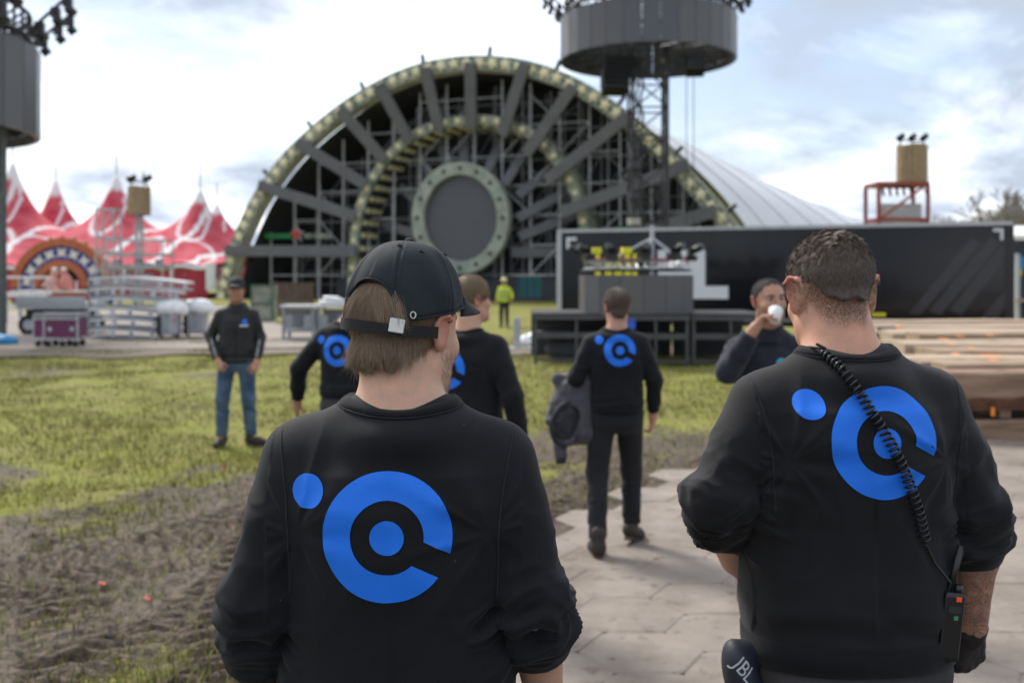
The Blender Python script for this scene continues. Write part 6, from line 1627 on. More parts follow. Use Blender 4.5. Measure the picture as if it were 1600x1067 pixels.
def shell_of(I, grow):
    c, r = HEAD_CRAN[0]; H, hs = I['H'], I['hs']
    return A(*(H @ Vector([q * hs for q in c]))), A(*[(q + grow) * hs for q in r]), np.array(H.to_3x3(), np.float32)
M_HAIRB = mat_hair('light_brown_hair', (0.15, 0.096, 0.056), (0.43, 0.31, 0.20))
M_HAIRB2 = mat('light_brown_scalp', (0.13, 0.085, 0.052), rough=0.8, var=0.3, scale=300)
M_HAIRD = mat_hair('dark_brown_hair', (0.042, 0.030, 0.022), (0.21, 0.155, 0.118), 0.36)
M_HAIRD2 = mat('cropped_dark_hair', (0.085, 0.061, 0.047), rough=0.6, var=0.35, scale=420, bump=0.001, bscale=700)
M_HAIRDK = mat_hair('black_brown_hair', (.006, .0045, .004), (.030, .023, .019), .65)
M_HAIRBL = mat_hair('blond_hair', (0.16, 0.105, 0.060), (0.36, 0.27, 0.17))
M_HAIRBL2 = mat('blond_scalp', (0.16, 0.11, 0.065), rough=0.8, var=0.3, scale=300)
M_HAIRM2 = mat('mid_brown_scalp', (0.065, 0.043, 0.030), rough=0.8, var=0.3, scale=300)
M_HAIRM = mat_hair('mid_brown_hair', (0.05, 0.033, 0.022), (0.15, 0.105, 0.07))

def make_cap(I, mat_, detail=True, yaw=0.0, name='cap', lift=0.0):
    H, hs, root = I['H'] @ Matrix.Rotation(R(yaw), 4, 'Z'), I['hs'], I['root']
    T = lambda x, y, z: H @ (Vector((x, y, z + lift)) * hs)
    rx, ry, yc, z0, zt = .0930, .1160, -.010, .006, .156
    def dome(phi, th, g=0.0):
        """phi=0 at the back; th 0 rim, 1 top"""
        a = th * math.pi / 2
        seam = 0.0; z0p = z0 + .054 * (1 - math.cos(phi)) / 2
        if detail:
            dphi = (phi + math.pi / 6) % (math.pi / 3); dphi = min(dphi, math.pi / 3 - dphi)
            seam = -.0026 * math.exp(-(dphi * math.cos(a) / .014) ** 2) + .0012 * math.exp(-((dphi * math.cos(a) - .05) / .02) ** 2)
        r = math.cos(a) ** 0.80; z = math.sin(a) ** 0.92
        wr = (.0016 * math.sin(phi * 9 + th * 7) + .0022 * math.sin(phi * 4.3 + th * 3.1 + 1) * math.sin(th * 6)) * math.cos(a) if detail else 0
        return ((rx + g + seam + wr) * r * math.sin(phi), yc - (ry + g + seam + wr) * r * math.cos(phi), z0p + (zt - z0p + g) * z)
    OP = .60
    def low(phi):
        d = (phi + math.pi) % (2 * math.pi) - math.pi
        return (0.30 * math.sqrt(1 - (d / OP) ** 2) ** 1.0 if abs(d) < OP else 0.0)
    n, m = (216, 26) if detail else (72, 10)
    v = []
    for i in range(n):
        phi = 2 * math.pi * i / n; l = low(phi) if detail else 0
        for j in range(m + 1):
            v.append(T(*dome(phi, l + (1 - l) * j / m * 0.9999)))
    me = mesh_from(name, v, [(i * (m + 1) + j, ((i + 1) % n) * (m + 1) + j, ((i + 1) % n) * (m + 1) + j + 1, i * (m + 1) + j + 1) for i in range(n) for j in range(m)], mat_, True)
    o = link(name, me, root, local=True)
    md = o.modifiers.new('thickness', 'SOLIDIFY'); md.thickness = .0022; md.offset = 0
    # brim
    v = []; nb_, mb_ = 40, 10
    for i in range(nb_ + 1):
        t = -1 + 2 * i / nb_; ang = math.pi + t * 0.95
        x0, y0, _ = dome(ang, 0.0)
        for j in range(mb_ + 1):
            f = j / mb_; L = .098 * (1 - abs(t) ** 3.4) + .002
            v.append(T(x0 * (1 - .05 * f), y0 + L * f, z0 + .072 - .024 * t * t * (0.45 + .55 * f) - .020 * f))
    b = link('brim', mesh_from('brim', v, [(i * (mb_ + 1) + j, i * (mb_ + 1) + j + 1, (i + 1) * (mb_ + 1) + j + 1, (i + 1) * (mb_ + 1) + j) for i in range(nb_) for j in range(mb_)], mat_, True), o, local=True)
    md = b.modifiers.new('thickness', 'SOLIDIFY'); md.thickness = .0035; md.offset = 0
    ball_l('button', o, T(0, yc, zt + .003), (.0085, .0085, .0052), mat_)
    if not detail: return o
    # opening binding, stitched rim, eyelets
    MB().sweep([T(*dome(-OP + 2 * OP * i / 48, low(-OP + 2 * OP * i / 48), .0012)) for i in range(49)], .0022, 6).build('binding', mat_, o, True, local=True)
    MB().sweep([T(*dome(OP + (2 * math.pi - 2 * OP) * i / 90, 0.004, .0012)) for i in range(91)], .0020, 6).build('rim_seam', mat_, o, True, local=True)
    for k in range(6):
        phi = math.pi / 3 * k + 0.0
        if k == 0: th_list = []
        p0 = Vector(dome(phi + (0.42 if k == 0 else 0), .62 if k else .70, .0015))
        c = T(*p0); nrm = (c - T(0, yc, .04)).normalized(); Fm = frame(c, c + nrm).to_3x3()
        MB().sweep([c + Fm @ Vector((.0034 * math.cos(a), .0034 * math.sin(a), 0)) for a in np.linspace(0, 2 * math.pi, 15)], .0014, 6, False).build('eyelet', M_STRAP, o, True, local=True)
    for k in range(6):
        ph = math.pi / 3 * k + math.pi / 6
        for off in (-.055, .055): MB().sweep([T(*dome(ph + off * (1 + th * .8), low(ph) + (1 - low(ph)) * th, .0006)) for th in np.linspace(0.02, .93, 30)], .0006, 5).build('stitching', M_SEAM, o, True, local=True)
    # strap with clasp across the opening
    mb = MB(); n = 60; v = []
    for i in range(n + 1):
        phi = -OP - .12 + (2 * OP + .80) * i / n
        for zz, g in ((-.011, .0042), (-.011, .0064), (.0085, .0064), (.0085, .0042)):
            v.append(T((rx + g - .001) * math.sin(phi), yc - (ry + g - .001) * math.cos(phi), z0 + zz - .002 + .006 * math.sin((i / n) * math.pi * 1.0 + 2.4)))
    mb.add(v, [(i * 4 + k, (i + 1) * 4 + k, (i + 1) * 4 + (k + 1) % 4, i * 4 + (k + 1) % 4) for i in range(n) for k in range(4)])
    st = mb.build('strap', M_STRAP, o, local=True)
    phi = .60
    c = T((rx + .0065) * math.sin(phi), yc - (ry + .0065) * math.cos(phi), z0 - .002)
    nrm = (H.to_3x3() @ Vector((math.sin(phi), -math.cos(phi), 0))).normalized()
    Mx = Matrix.Translation(c) @ frame(c, c + nrm, H.to_3x3() @ Vector((0.12, 0, 1))) @ Matrix.Diagonal((.025, .024, .004, 1))
    link('clasp', unit('bevel', M_STEEL), o, Mx, local=True)
    c = T((rx + .004) * math.sin(.84), yc - (ry + .004) * math.cos(.84), z0 + .017); nrm = (c - T(0, yc, .02)).normalized(); Fm = frame(c, c + nrm).to_3x3()
    MB().sweep([c + Fm @ Vector((.0045 * math.cos(a), .0055 * math.sin(a), 0)) for a in np.linspace(0, 2 * math.pi, 17)], .0015, 6, False).build('strap_eyelet', M_STEEL, o, True, local=True)
    return o

def down_back(I, rad=0.0, swirl=0.0, fwd=0.0):
    """flow: away from the crown and down"""
    Rm = np.array(I['H'].to_3x3(), np.float32)
    cr = A(0, -.055, .115)
    def f(p, n):
        q = headlocal(I, p) - cr
        q = q / (np.linalg.norm(q, axis=1)[:, None] + 1e-6)
        d = q + A(0, 0, -0.35) + A(swirl, fwd, 0)
        return d @ Rm.T
    return f

# -------- man in the cap, front
def hair_front(I):
    gr = .006
    V, F, o = scalp_mesh(I, gr, lambda x, y, z: np.minimum(hairline(x, y, z), .075 - z), .004, 'hair_base', M_HAIRB2)
    Rm = np.array(I['H'].to_3x3(), np.float32)
    reg = lambda p: (lambda h: ((h[:, 2] < .004) | ((np.abs(h[:, 0]) < .046) & (h[:, 1] < -.03) & (h[:, 2] < .072))) * (h[:, 1] < .03) * (h[:, 2] > -.078) * 1.0)(headlocal(I, p))
    def flow(p, n):
        h = headlocal(I, p)
        return np.stack([(0.45 * (h[:, 2] > .0) - .55 * (h[:, 2] < -.025)) * np.sign(h[:, 0]) * sstep(.02, .06, np.abs(h[:, 0])) + .35 * np.sin(h[:, 0] * 60), -.10 + 0 * h[:, 0], -1 + 0 * h[:, 0]], 1) @ Rm.T
    def ln(p):
        h = headlocal(I, p)
        return np.interp(h[:, 2], [-.065, -.03, .02, .07], [.016, .036, .048, .052]) * (.80 + .55 * vnoise((h * A(42, 42, 12)).astype(np.float32), 4))
    add_hair('hair', I['root'], V, F, reg, flow, 24000, ln, .00013, M_HAIRB, lift=.11, npt=8, seed=5, curl=.16, droop=.25, clump=.55, guides=700)
    add_hair('loose_hair', I['root'], V, F, lambda p: reg(p) * (headlocal(I, p)[:, 2] < .0), flow, 2600, lambda p: ln(p) * 1.15, .00011, M_HAIRB, lift=.22, npt=8, seed=15, curl=.38, droop=.30)
    # beard on the cheek and jaw
    be = lambda p: (lambda h: (h[:, 1] > .0) * sstep(-.012, -.045, h[:, 2] - .5 * np.maximum(0, .03 - h[:, 1])) * (h[:, 2] > -.125))(headlocal(I, p))
    Vb = np.zeros(len(I['body'].data.vertices) * 3, np.float32); I['body'].data.vertices.foreach_get('co', Vb); Vb = Vb.reshape(-1, 3)
    hl = headlocal(I, Vb); Fb = np.zeros(len(I['body'].data.polygons) * 4, np.int32); I['body'].data.polygons.foreach_get('vertices', Fb); Fb = Fb.reshape(-1, 4)
    keep = (np.linalg.norm(hl[Fb[:, 0]], axis=1) < .17)
    add_hair('beard', I['root'], Vb, Fb[keep], be, lambda p, n: np.tile(A(0, 0, -1) + 0 * A(0, 0, 0), (len(p), 1)), 5000, lambda p: np.full(len(p), .010), .00010, M_HAIRB, lift=.5, npt=4, seed=6, curl=.2)
def cap_front(I): make_cap(I, M_CAP)

P1X, P1Y, P1S = -.196, 1.745, 1.06
I1 = person('person in black cap and sweatshirt with large blue mark, back turned, nearest the camera', P1X, P1Y, 0, P1S,
    ears=.92, joints=dict(shL=(-.158, 0, 1.393), shR=(.158, 0, 1.393), elL=(-.228, -.045, 1.175), elR=(.216, -.045, 1.185), wrL=(-.232, .085, .940), wrR=(.245, .075, .945), head=(.006, .035, 1.606), neck=(.005, -.012, 1.462)),
    head=(-28, -7, 0), vox=.0045, cvox=.0042, sleeveL=.52, sleeveR=.415, skin=(.60, .365, .255), emblem=((-.006, 0, 1.381), .1055), wide=1.02, folds=.0062, stub=.0, hair=hair_front, cap=cap_front, trousers=M_GREYT,
    handL=dict(n=(1, .2, 0)), handR=dict(n=(-1, .2, 0)))

# -------- cropped man, right
def body_mesh_of(I):
    me = I['body'].data; V = np.zeros(len(me.vertices) * 3, np.float32); me.vertices.foreach_get('co', V); V = V.reshape(-1, 3)
    F = np.zeros(len(me.polygons) * 4, np.int32); me.polygons.foreach_get('vertices', F); F = F.reshape(-1, 4)
    return V, F[np.linalg.norm(headlocal(I, V)[F[:, 0]], axis=1) < .18]
def hair_right(I):
    V, F, o = scalp_mesh(I, .0016, lambda x, y, z: hairline(x, y, z) - .046 * (y < -.03), .0032, 'hair_base', M_HAIRD2)
    Rm = np.array(I['H'].to_3x3(), np.float32)
    # short back and sides, fading into the skin of the nape
    add_hair('cropped_hair', I['root'], V, F, lambda p: 1.0 + 0 * p[:, 0], down_back(I), 26000, lambda p: np.interp(headlocal(I, p)[:, 2], [-.06, 0, .06, .10], [.005, .009, .014, .02]), .00026, M_HAIRD, lift=.30, npt=4, seed=11, curl=.15, clump=.5, guides=900)
    Vb, Fb = body_mesh_of(I)
    def nape(p):
        h = headlocal(I, p); l = hairline(h[:, 0], h[:, 1], h[:, 2]) - .014
        return sstep(-.024, .016, l) * (h[:, 1] < .0) * (h[:, 2] < .03)
    add_hair('nape_hair', I['root'], Vb, Fb, nape, down_back(I), 13000, lambda p: np.full(len(p), .0065), .00020, M_HAIRD, lift=.35, npt=4, seed=13, curl=.15)
    def top(p, n):
        h = headlocal(I, p)
        return (np.stack([h[:, 0] * 5 + .25 * np.sin(h[:, 1] * 90), -.75 + 0 * h[:, 0], .35 - h[:, 1] * 3], 1)) @ Rm.T
    # damp tufts on top, gathered towards tuft centres
    add_hair('hair', I['root'], V, F, lambda p: sstep(.035, .080, headlocal(I, p)[:, 2]), top, 11000, lambda p: np.interp(headlocal(I, p)[:, 2], [.03, .08, .12], [.012, .020, .025]), .00028, M_HAIRD, lift=.42, npt=6, seed=12, curl=.25, clump=.95, guides=340)
P2X, P2Y, P2S = .700, 2.09, 1.07
I2 = person('tall person with spiky dark hair and a coiled cord across the back, large at right', P2X, P2Y, R(5), P2S,
    joints=dict(shL=(-.165, 0, 1.432), shR=(.165, 0, 1.432), elL=(-.258, -.03, 1.262), elR=(.243, -.03, 1.230), wrL=(-.165, .17, 1.09), wrR=(.272, .035, .992), head=(-.012, .045, 1.645), neck=(-.004, -.008, 1.506)),
    head=(0, -9, -1), dz=.042, vox=.0045, cvox=.0042, sleeveL=.45, sleeveR=.42, skin=(.58, .315, .215), limb=1.22, ears=1.14, emblem=((.019, 0, 1.477), .110), wide=1.10, folds=.0070, top_mat=M_SWEAT2, hair=hair_right, ear=42,
    ink=True, sleeve_r=1.05, hem=.955, handR=dict(n=(-.45, .9, 0), curl=(58, 75, 50), glove=True, thumb=.9, k=1.16), trousers=M_GREYT)

# -------- man carrying a coat
def hair_short(c_s, c_h, n=2500, ln=.03, seed=21, rad=.0004, lift=.6, grow=.006, up=0.0):
    def f(I):
        V, F, o = scalp_mesh(I, grow, lambda x, y, z: hairline(x, y, z) - up * (y > .03), .005, 'hair_base', c_s)
        add_hair('hair', I['root'], V, F, lambda p: sstep(.0, .07, headlocal(I, p)[:, 2]), down_back(I, fwd=.5), n, lambda p: np.interp(headlocal(I, p)[:, 2], [-.03, .05, .12], [.004, ln * .7, ln]), rad, c_h, lift=lift, npt=4, seed=seed, curl=.3)
    return f
P3X, P3Y, P3S = .690, 6.62, .97
I3 = person('person walking away on the paved path in all black, carrying a grey coat', P3X, P3Y, R(2), P3S,
    joints=dict(elL=(-.275, -.02, 1.17), wrL=(-.235, .17, 1.055), elR=(.262, -.02, 1.16), wrR=(.262, .04, .90), hipL=(-.09, -.01, .93), knL=(-.13, -.02, .52), anL=(-.150, -.215, .095),
                knR=(.125, .12, .52), anR=(.125, .10, .125), head=(.012, .03, 1.645)),
    foot=((-4, 2), (34, -14)), vox=.007, cvox=.0075, skin=(.47, .26, .18), emblem=((.012, 0, 1.325), .104), hair=hair_short(M_HAIRM2, M_HAIRM, 3000, .03), head=(4, 0, 0), folds=.005,
    handR=dict(n=(-.8, .5, 0), curl=(30, 40, 30)))

# -------- partly hidden walker, left of the cap man
I4 = person('person in black sweatshirt half hidden by the cap wearer, left arm swinging out', -1.115, 6.75, R(-14), 1.0,
    joints=dict(elL=(-.335, -.05, 1.185), wrL=(-.385, .03, .935), head=(.085, .06, 1.655), anL=(-.12, .2, .1), anR=(.12, -.2, .1), knL=(-.11, .17, .52), knR=(.11, -.02, .5)),
    vox=.008, cvox=.0075, emblem=((-.020, 0, 1.315), .105), head=(-20, 0, 0), hem=1.0, trousers=M_GREYT, handL=dict(n=(.9, .3, 0), curl=(28, 30, 20)),
    cap=lambda I: make_cap(I, mat('navy_cap_cloth', (.012, .02, .06), rough=.7), False), hair=hair_short(M_HAIRM2, M_HAIRM, 300, .02))

# -------- blond man
def hair_blond(I):
    V, F, o = scalp_mesh(I, .012, lambda x, y, z: hairline(x, y, z) - np.where(z < 0, .018, 0), .005, 'hair_base', M_HAIRBL2)
    c, r, Rm = shell_of(I, .013)
    add_hair('hair', I['root'], V, F, lambda p: (headlocal(I, p)[:, 2] > .0) * 1.0, down_back(I, fwd=.35), 5000, lambda p: np.interp(headlocal(I, p)[:, 2], [0, .05, .12], [.012, .06, .085]), .0004, M_HAIRBL, lift=.15, npt=8, seed=31, curl=.1, shell=(c, r, Rm), layer=.10)
I5 = person('person with blond hair, head turned right, just behind the cap wearer', -.245, 5.42, R(-22), 1.012,
    joints=dict(elR=(.275, -.03, 1.16), wrR=(.300, .05, .905), head=(.01, .04, 1.655), anL=(-.12, -.2, .1), anR=(.12, .2, .1), knR=(.11, .17, .52), knL=(-.11, -.02, .5)),
    vox=.007, cvox=.0075, emblem=((-.058, 0, 1.312), .107), head=(-33, 0, 0), hair=hair_blond, wide=1.04, skin=(.52, .30, .21), handR=dict(n=(-.9, .3, 0), curl=(40, 50, 30)))

# -------- man in jacket and jeans facing the camera
I6 = person('person facing the camera on the grass in black jacket, blue jeans and dark cap', -2.935, 10.62, R(188), 1.0,
    joints=dict(elR=(.275, -.05, 1.17), wrR=(.165, .17, .915), elL=(-.245, -.04, 1.16), wrL=(-.215, .13, .90), anR=(.155, .0, .1), anL=(-.150, -.03, .1), knR=(.14, .04, .51), knL=(-.125, .03, .51), hipR=(.10, 0, .93), hipL=(-.10, 0, .93)),
    top='jacket', top_mat=M_JACKET, vox=.007, cvox=.008, face=True, trousers=M_JEANS, foot=((-62, 0), (12, 0)), skin=(.44, .235, .16), stub=.5, hem=.90, head=(0, 0, 0),
    cap=lambda I: make_cap(I, mat('dark_cap_cloth', (.011, .011, .013), rough=.8), False, lift=-.002), hair=hair_short(M_HAIRM2, M_HAIRM, 300, .01), handR=dict(n=(-.5, -.8, 0), curl=(50, 55, 35)), handL=dict(n=(.5, -.8, 0), curl=(45, 50, 35)))
def torso_pt(I, x, z, off=.004):
    h = I['bvh'].ray_cast(Vector((x, .6, z)), Vector((0, -1, 0)))
    return (h[0] if h[0] is not None else Vector((x, .15, z))) + Vector((0, off, 0))
M_GREYF = mat('grey_reflective_trim', (.30, .30, .31), rough=.5)
M_TEAL = mat('teal_print', (.03, .30, .42), rough=.6, var=.05)
M_WHITEPR = mat('white_print', (.62, .64, .72), rough=.6, var=.05)
def disc_grid(r): 
    G = np.zeros((28, 4, 2), np.float32)
    for j in range(4):
        th = np.linspace(0, 2 * math.pi, 28); G[:, j, 0] = r * max(j / 3, .03) * np.cos(th); G[:, j, 1] = r * max(j / 3, .03) * np.sin(th)
    return G
def bar_grid(x0, x1, y0, y1, n=10): 
    G = np.zeros((n, 2, 2), np.float32); G[:, 0, 0] = G[:, 1, 0] = np.linspace(x0, x1, n); G[:, 0, 1] = y0; G[:, 1, 1] = y1
    return G
def ring_grid(r0, r1, a0=0, a1=2 * math.pi):
    G = np.zeros((40, 2, 2), np.float32); th = np.linspace(a0, a1, 40)
    for j, r in enumerate((r0, r1)): G[:, j, 0] = r * np.cos(th); G[:, j, 1] = r * np.sin(th)
    return G
project_print('chest_mark', [disc_grid(.026)], (-.095, 0, 1.335), 1, I6['bvh'], (0, -1, 0), M_BLUE, I6['shirt'])
project_print('chest_lettering', [bar_grid(-.05, .035, -.008, .008)], (-.095, 0, 1.295), 1, I6['bvh'], (0, -1, 0), M_WHITEPR, I6['shirt'])
MB().sweep([torso_pt(I6, 0, z) for z in np.linspace(.92, 1.42, 24)], .004, 6).build('zip', M_BLACKP, I6['shirt'], True, local=True)
for g in 'LR':
    e, w = I6['J']['el' + g], I6['J']['wr' + g]; o = Vector((0, .056, .01))
    MB().sweep([e.lerp(w, t) + o * (1 - .18 * t) for t in np.linspace(.12, .8, 8)], .011, 6).build('reflective_strip', M_GREYF, I6['shirt'], True, local=True)
nb6 = I6['J']['neck']
MB().sweep([nb6 + Vector((math.cos(t) * (.105 + .02 * math.sin(t * 3)), -.05 + math.sin(t) * .06 - .02, .022 + .012 * math.sin(t * 5))) for t in np.linspace(math.pi, 2 * math.pi, 18)], [.02 + .022 * math.sin(math.pi * i / 17) for i in range(18)], 10).build('hood', mat('grey_hood_lining', (.06, .06, .065), rough=.85, bump=.001), I6['shirt'], True, local=True)

# -------- man drinking
I7 = person('person in navy top facing the camera and drinking from a white cup', 1.425, 5.55, R(176), 1.0,
    joints=dict(shR=(.165, .01, 1.40), elR=(.235, .105, 1.285), wrR=(.105, .185, 1.525), elL=(-.25, -.02, 1.16), wrL=(-.255, .06, .92), head=(0, .035, 1.668), neck=(0, -.01, 1.475)),
    top='fleece', top_mat=M_NAVY, sleeve_r=1.16, vox=.0055, cvox=.0065, face=True, skin=(.45, .255, .175), stub=.8, head=(16, 2, 2), hair=hair_short(mat('dark_cropped_scalp', (.012, .009, .008), rough=.7, var=.4, scale=300), M_HAIRDK, 5000, .014, 51, .0004, .5, .002, .012),
    handR=dict(d=(-.50, .12, .62), n=(-.55, .35, -.25), curl=(38, 45, 30), thumb=.8), sleeveR=.86)
project_print('chest_mark', [ring_grid(.012, .028), disc_grid(.010)], (-.052, 0, 1.335), 1, I7['bvh'], (0, -1, 0), M_TEAL, I7['shirt'])
project_print('chest_lettering', [bar_grid(-.048, .048, -.010, .006)], (-.050, 0, 1.293), 1, I7['bvh'], (0, -1, 0), M_WHITEPR, I7['shirt'])
# his cup
m7 = I7['T']((.014, .112, -.058))
Mw7 = W[I7['root']]
cup_c = Mw7 @ (Vector(m7) + Vector((.012, .030, -.018)))
cup = thing('paper_cup', cup_c, 'small white paper cup held to the mouth of the man in navy', 'cup')
ax = (Mw7.to_3x3() @ Vector((.15, .62, -.55))).normalized()
a0 = cup_c - ax * .042; Fm = frame(a0, a0 + ax).to_3x3(); mb = MB(); n = 24
prof = [(0, .036), (.0, .038), (.004, .0385), (.085, .027), (.085, .004), (.080, .004), (.080, .0255), (.004, .0355)]
mb.add([a0 + ax * z + Fm @ Vector((r * math.cos(2 * math.pi * i / n), r * math.sin(2 * math.pi * i / n), 0)) for z, r in prof for i in range(n)],
       [(k * n + i, k * n + (i + 1) % n, (k + 1) * n + (i + 1) % n, (k + 1) * n + i) for k in range(len(prof) - 1) for i in range(n)])
mb.build('cup_wall', mat('white_paper', (.78, .77, .75), rough=.6, var=.03), cup, True)
MB().sweep([a0 + Fm @ Vector((.0375 * math.cos(t), .0375 * math.sin(t), 0)) for t in np.linspace(0, 2 * math.pi, 25)], .0016, 6, False).build('rolled_rim', MATS['white_paper'], cup, True)

# -------- far worker in yellow
M_HIVIS = mat('hi_vis_yellow', (.50, .62, .03), rough=.7, var=.1)
I8 = person('small far person in yellow hi-vis jacket and pale helmet before the stage', -.28, 36.0, R(170), 1.0, joints=dict(wrL=(-.30, .12, 1.0), elL=(-.28, 0, 1.2)), top='vest', top_mat=M_HIVIS, vox=.016, cvox=.018, face=False, trousers=M_NAVY)
H8, hs8 = I8['H'], 1.0
mb = MB(); n, m = 24, 7; v = []
for i in range(n):
    for j in range(m + 1):
        a, b = 2 * math.pi * i / n, j / m * math.pi / 2
        v.append(H8 @ Vector((.115 * math.cos(b) * math.sin(a), -.005 + .135 * math.cos(b) * math.cos(a), .045 + .115 * math.sin(b))))
mb.add(v, [(i * (m + 1) + j, ((i + 1) % n) * (m + 1) + j, ((i + 1) % n) * (m + 1) + j + 1, i * (m + 1) + j + 1) for i in range(n) for j in range(m)])
hel = mb.build('helmet', mat('pale_yellow_helmet', (.62, .60, .22), rough=.4), I8['root'], True, local=True)
MB().sweep([H8 @ Vector((.125 * math.cos(t), -.005 + .15 * math.sin(t), .045)) for t in np.linspace(0, 2 * math.pi, 25)], .010, 6, False).build('helmet_rim', MATS['pale_yellow_helmet'], hel, True, local=True)
for z in (1.12, 1.30):
    MB().sweep([Vector((.195 * math.cos(t), .140 * math.sin(t), z)) for t in np.linspace(0, 2 * math.pi, 25)], .026, 6, False).build('reflective_band', M_GREYF, I8['shirt'], True, local=True)

# -------- carried coat
M_COAT = mat('grey_coat_cloth', (.058, .056, .068), rough=.8, var=.18, scale=9, bump=.0015, bscale=160, sheen=.2)
M_COATIN = mat('dark_coat_lining', (.020, .020, .028), rough=.75, var=.3, scale=20, bump=.0015, bscale=90)
Mw3 = W[I3['root']]; ca = I3['J']['el' + 'L'].lerp(I3['J']['wr' + 'L'], .55)
coat = thing('coat', Mw3 @ Vector((ca.x, ca.y, .70)), 'grey coat with dark lining hanging folded over the arm of the walking man', 'coat')
def world_mesh(V, M): return (V @ np.array(M.to_3x3(), np.float32).T + np.array(M.translation, np.float32)).astype(np.float32)
L_ = lambda x, y, z: (ca.x + x, ca.y + y, ca.z + z)
drape = [rc(L_(-.05, .03, .04), L_(.075, -.06, .02), .060, .058, .04), rc(L_(.0, -.07, .02), L_(.10, -.085, -.33), .055, .060, .05), rc(L_(-.06, -.05, .0), L_(-.07, -.075, -.32), .055, .075, .05),
         rc(L_(.0, -.06, -.05), L_(.02, -.085, -.30), .060, .070, .05), rc(L_(-.10, .02, .02), L_(-.155, -.05, -.22), .045, .060, .05), rc(L_(-.03, .09, .0), L_(-.03, .10, -.30), .045, .075, .05),
         rc(L_(-.06, .03, .03), L_(-.135, .0, .055), .045, .032, .04)]
D_, lo = evalsdf(drape, .007, subs=[el(L_(-.085, -.145, -.235), (.085, .075, .135), np.array(Matrix.Rotation(R(24), 3, 'Y')), .015)])
V, F = surface_nets(D_, lo, .007, 1); Nn = vnormals(V, F)
V = V + Nn * (.015 * (1 - 2 * np.abs(vnoise(np.stack([V[:, 0] * 15 + V[:, 2] * 4, V[:, 1] * 15, V[:, 2] * 3.5], 1), 3))) - .006 + .007 * fbm(V * 20, 2, 5))[:, None]
link('coat_body', mesh_from('coat_body', world_mesh(V, Mw3), F, M_COAT, True), coat)
lin = [el(L_(-.083, -.102, -.235), (.075, .038, .120), np.array(Matrix.Rotation(R(24), 3, 'Y')), .02)]
D_, lo = evalsdf(lin, .007); V, F = surface_nets(D_, lo, .007, 1); V = V + vnormals(V, F) * (.008 * fbm(V * 22, 3, 6))[:, None]
link('lining', mesh_from('lining', world_mesh(V, Mw3), F, M_COATIN, True), coat)
mb = MB().sweep([Mw3 @ Vector(L_(-.083 + .092 * math.cos(t) + .05 * math.sin(t), -.125 - .012 * math.cos(2 * t), -.235 + .135 * math.sin(t) - .04 * math.cos(t))) for t in np.linspace(0, 2 * math.pi, 40)], .014, 8, False)
mb.build('hem_roll', M_COATIN, coat, True)
for (x0, y0, z0), (x1, y1, z1) in ((( .07, -.09, -.22), (.11, -.10, -.44)), ((-.13, -.06, -.28), (-.12, -.07, -.47))):
    sl, cu = [rc(L_(x0, y0, z0), L_(x1, y1, z1), .052, .045, .02, 'b')], None
    D_, lo = evalsdf(sl, .007); V, F = surface_nets(D_, lo, .007, 1); V = V + vnormals(V, F) * (.006 * fbm(V * 20, 2, 9))[:, None]
    sv = link('sleeve', mesh_from('sleeve', world_mesh(V, Mw3), F, M_COAT, True), coat)
    a, b = Mw3 @ Vector(L_(x1, y1, z1)), Mw3 @ Vector(L_(x1 + (x1 - x0) * .15, y1, z1 - .035)); MB().tube(a, b, .040, .034, 14).build('cuff', M_COATIN, sv, True)

# -------- radio with coiled cord on the right man
Mw2 = W[I2['root']]; Mi2 = Mw2.inverted()
rad_b = P(1474, 1034, 1.985)
radio = thing('two_way_radio', rad_b, 'black two-way radio with orange lamp and coiled cord on the tall person’s hip', 'radio')
rz = R(8)
tilt = Matrix.Rotation(R(7), 4, 'Y')
MR = Matrix.Translation(rad_b) @ Matrix.Rotation(rz, 4, 'Z') @ tilt
def rp(x, y, z): return MR @ Vector((x, y, z))
def rbox(name, c, sz, m, par, shape='bevel'): return link(name, unit(shape, m), par, MR @ Matrix.Translation(Vector(c)) @ Matrix.Diagonal((*sz, 1)))
cs = rbox('radio_case', (0, 0, .075), (.042, .036, .135), M_BLACKP, radio)
rbox('battery', (0, .020, .060), (.038, .014, .095), M_BLACKP, radio)
MB().tube(rp(-.004, 0, .135), rp(.012, .006, .232), .0080, .0065, 12).build('antenna', M_BLACKP, radio, True)
tubeM = MB().tube(rp(.013, -.002, .138), rp(.013, -.002, .156), .0085, .008, 14).build('knob', M_BLACKP, radio, True)
rbox('lamp', (.006, -.0185, .131), (.011, .004, .009), mat('orange_red_lamp', (.9, .10, .03), rough=.3), cs)
rbox('display', (.0, -.0182, .110), (.028, .002, .013), mat('dark_display', (.03, .035, .04), rough=.15), cs)
rbox('green_label', (.004, -.0185, .094), (.009, .002, .008), mat('green_label', (.06, .22, .10), rough=.5), cs)
rbox('belt_clip', (-.010, .031, .10), (.024, .006, .09), M_BLACKP, radio)
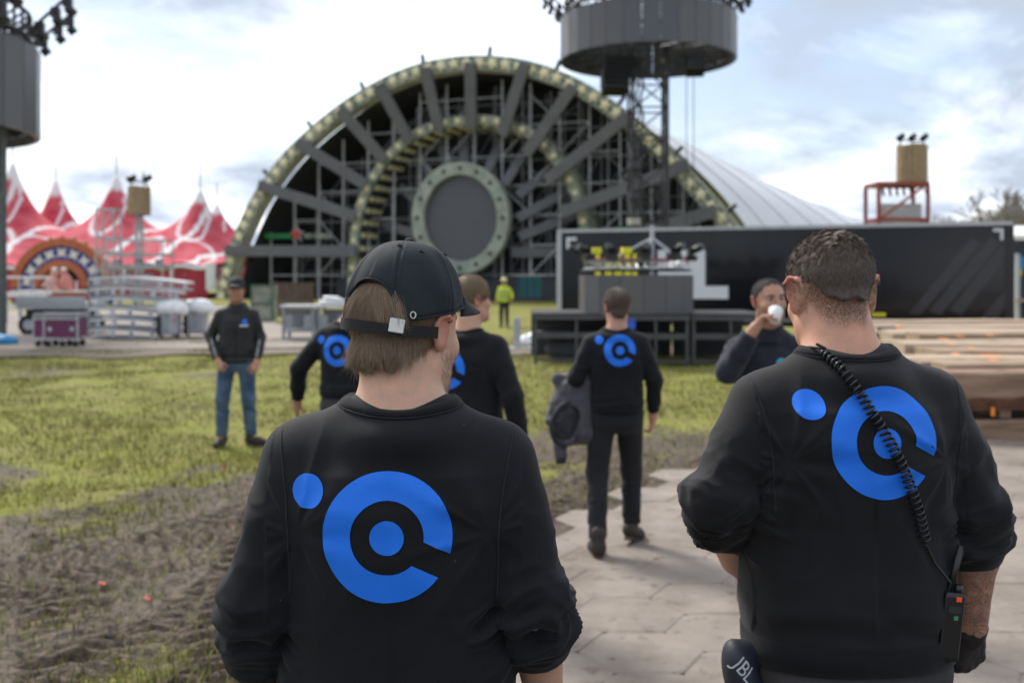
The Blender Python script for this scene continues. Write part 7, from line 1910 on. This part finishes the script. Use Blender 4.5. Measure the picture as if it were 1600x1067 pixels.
# cord: neck -> coil across the back -> radio
M_CORD = mat('black_rubber_cord', (.014, .014, .015), rough=.32, var=.1)
def onback(px, py, lift):
    Y0 = 1.95; p = Mi2 @ P(px, py, Y0); h = I2['bvh'].ray_cast(p - Vector((0, .5, 0)), Vector((0, 1, 0)))
    q = h[0] if h[0] is not None else p
    return Mw2 @ (q - Vector((0, lift, 0)))
MB().sweep([onback(x, y, .004) for x, y in ((1274, 537), (1280, 540), (1288, 544), (1297, 548), (1306, 553))], .0028, 8).build('cord', M_CORD, radio, True)
ctrl = [(1306, 553), (1322, 578), (1341, 612), (1362, 650), (1384, 688), (1404, 724), (1422, 762), (1436, 800), (1446, 832), (1452, 852)]
cp = [onback(x, y, .0115) for x, y in ctrl]
def poly_at(pts, t):
    L = [(pts[i + 1] - pts[i]).length for i in range(len(pts) - 1)]; s_ = t * sum(L)
    for i, l in enumerate(L):
        if s_ <= l or i == len(L) - 1: return pts[i].lerp(pts[i + 1], s_ / l)
        s_ -= l
hel = []; turns = 38; ns = turns * 14
for i in range(ns + 1):
    t = i / ns; c = poly_at(cp, t); tg = (poly_at(cp, min(1, t + .02)) - poly_at(cp, max(0, t - .02))).normalized()
    u = tg.cross(Vector((0, 1, 0))).normalized(); v_ = tg.cross(u); a = t * turns * 2 * math.pi
    rr = .0088 * min(1, t * 25 + .3, (1 - t) * 25 + .3)
    hel.append(c + (u * math.cos(a) + v_ * math.sin(a)) * rr)
MB().sweep(hel, .0027, 6).build('coiled_cord', M_CORD, radio, True)
e_ = [onback(1452, 852, .006), onback(1460, 866, .005), onback(1470, 886, .006), rp(-.010, -.010, .160), rp(-.010, -.004, .136)]
MB().sweep([poly_at(e_, i / 20) for i in range(21)], .0028, 8).build('cord', M_CORD, radio, True)

# -------- pouch on the left hip of the right man
M_POUCH = mat('dark_blue_pouch_cloth', (.012, .014, .026), rough=.6, var=.2, scale=30, bump=.0006, bscale=500)
pc = P(1160, 1062, 2.02)
pouch = thing('ear_muff_pouch', pc - Vector((0, 0, .07)), 'dark blue rounded pouch with pale JBL lettering on the tall person’s hip', 'pouch')
D_, lo = evalsdf([el(tuple(pc), (.036, .050, .085), np.array(Matrix.Rotation(R(-16), 3, 'Y')), .02), rc(tuple(pc + Vector((.01, .01, .055))), tuple(pc + Vector((.10, .02, .030))), .022, .020, .02)], .005)
Vp, Fp = surface_nets(D_, lo, .005, 2); link('pouch_body', mesh_from('pouch_body', Vp, Fp, M_POUCH, True), pouch)
bvp = bvh_of(Vp, Fp)
cu = bpy.data.curves.new('lettering', 'FONT'); cu.body = 'JBL'; cu.size = .038; cu.align_x = 'CENTER'; cu.align_y = 'CENTER'
tmp = bpy.data.objects.new('tmp', cu); dg = bpy.context.evaluated_depsgraph_get(); COL.objects.link(tmp); dg.update()
mt = bpy.data.meshes.new_from_object(tmp.evaluated_get(dg)); bpy.data.objects.remove(tmp)
bm = bmesh.new(); bm.from_mesh(mt); bmesh.ops.subdivide_edges(bm, edges=bm.edges[:], cuts=1)
Rt_ = Matrix.Rotation(R(-50), 3, 'Z')
for v in bm.verts:
    q = Rt_ @ Vector((v.co.x * .85, v.co.y * 1.1, 0)); o = Vector((pc.x - .006 + q.x, pc.y - .3, pc.z + .036 + q.y))
    h = bvp.ray_cast(o, Vector((0, 1, 0))); v.co = (h[0] if h[0] is not None else o + Vector((0, .28, 0))) - Vector((0, .0015, 0))
bm.to_mesh(mt); bm.free(); mt.materials.append(mat('grey_lettering', (.42, .43, .47), rough=.6)); mt.name = 'lettering'
link('lettering', mt, pouch)
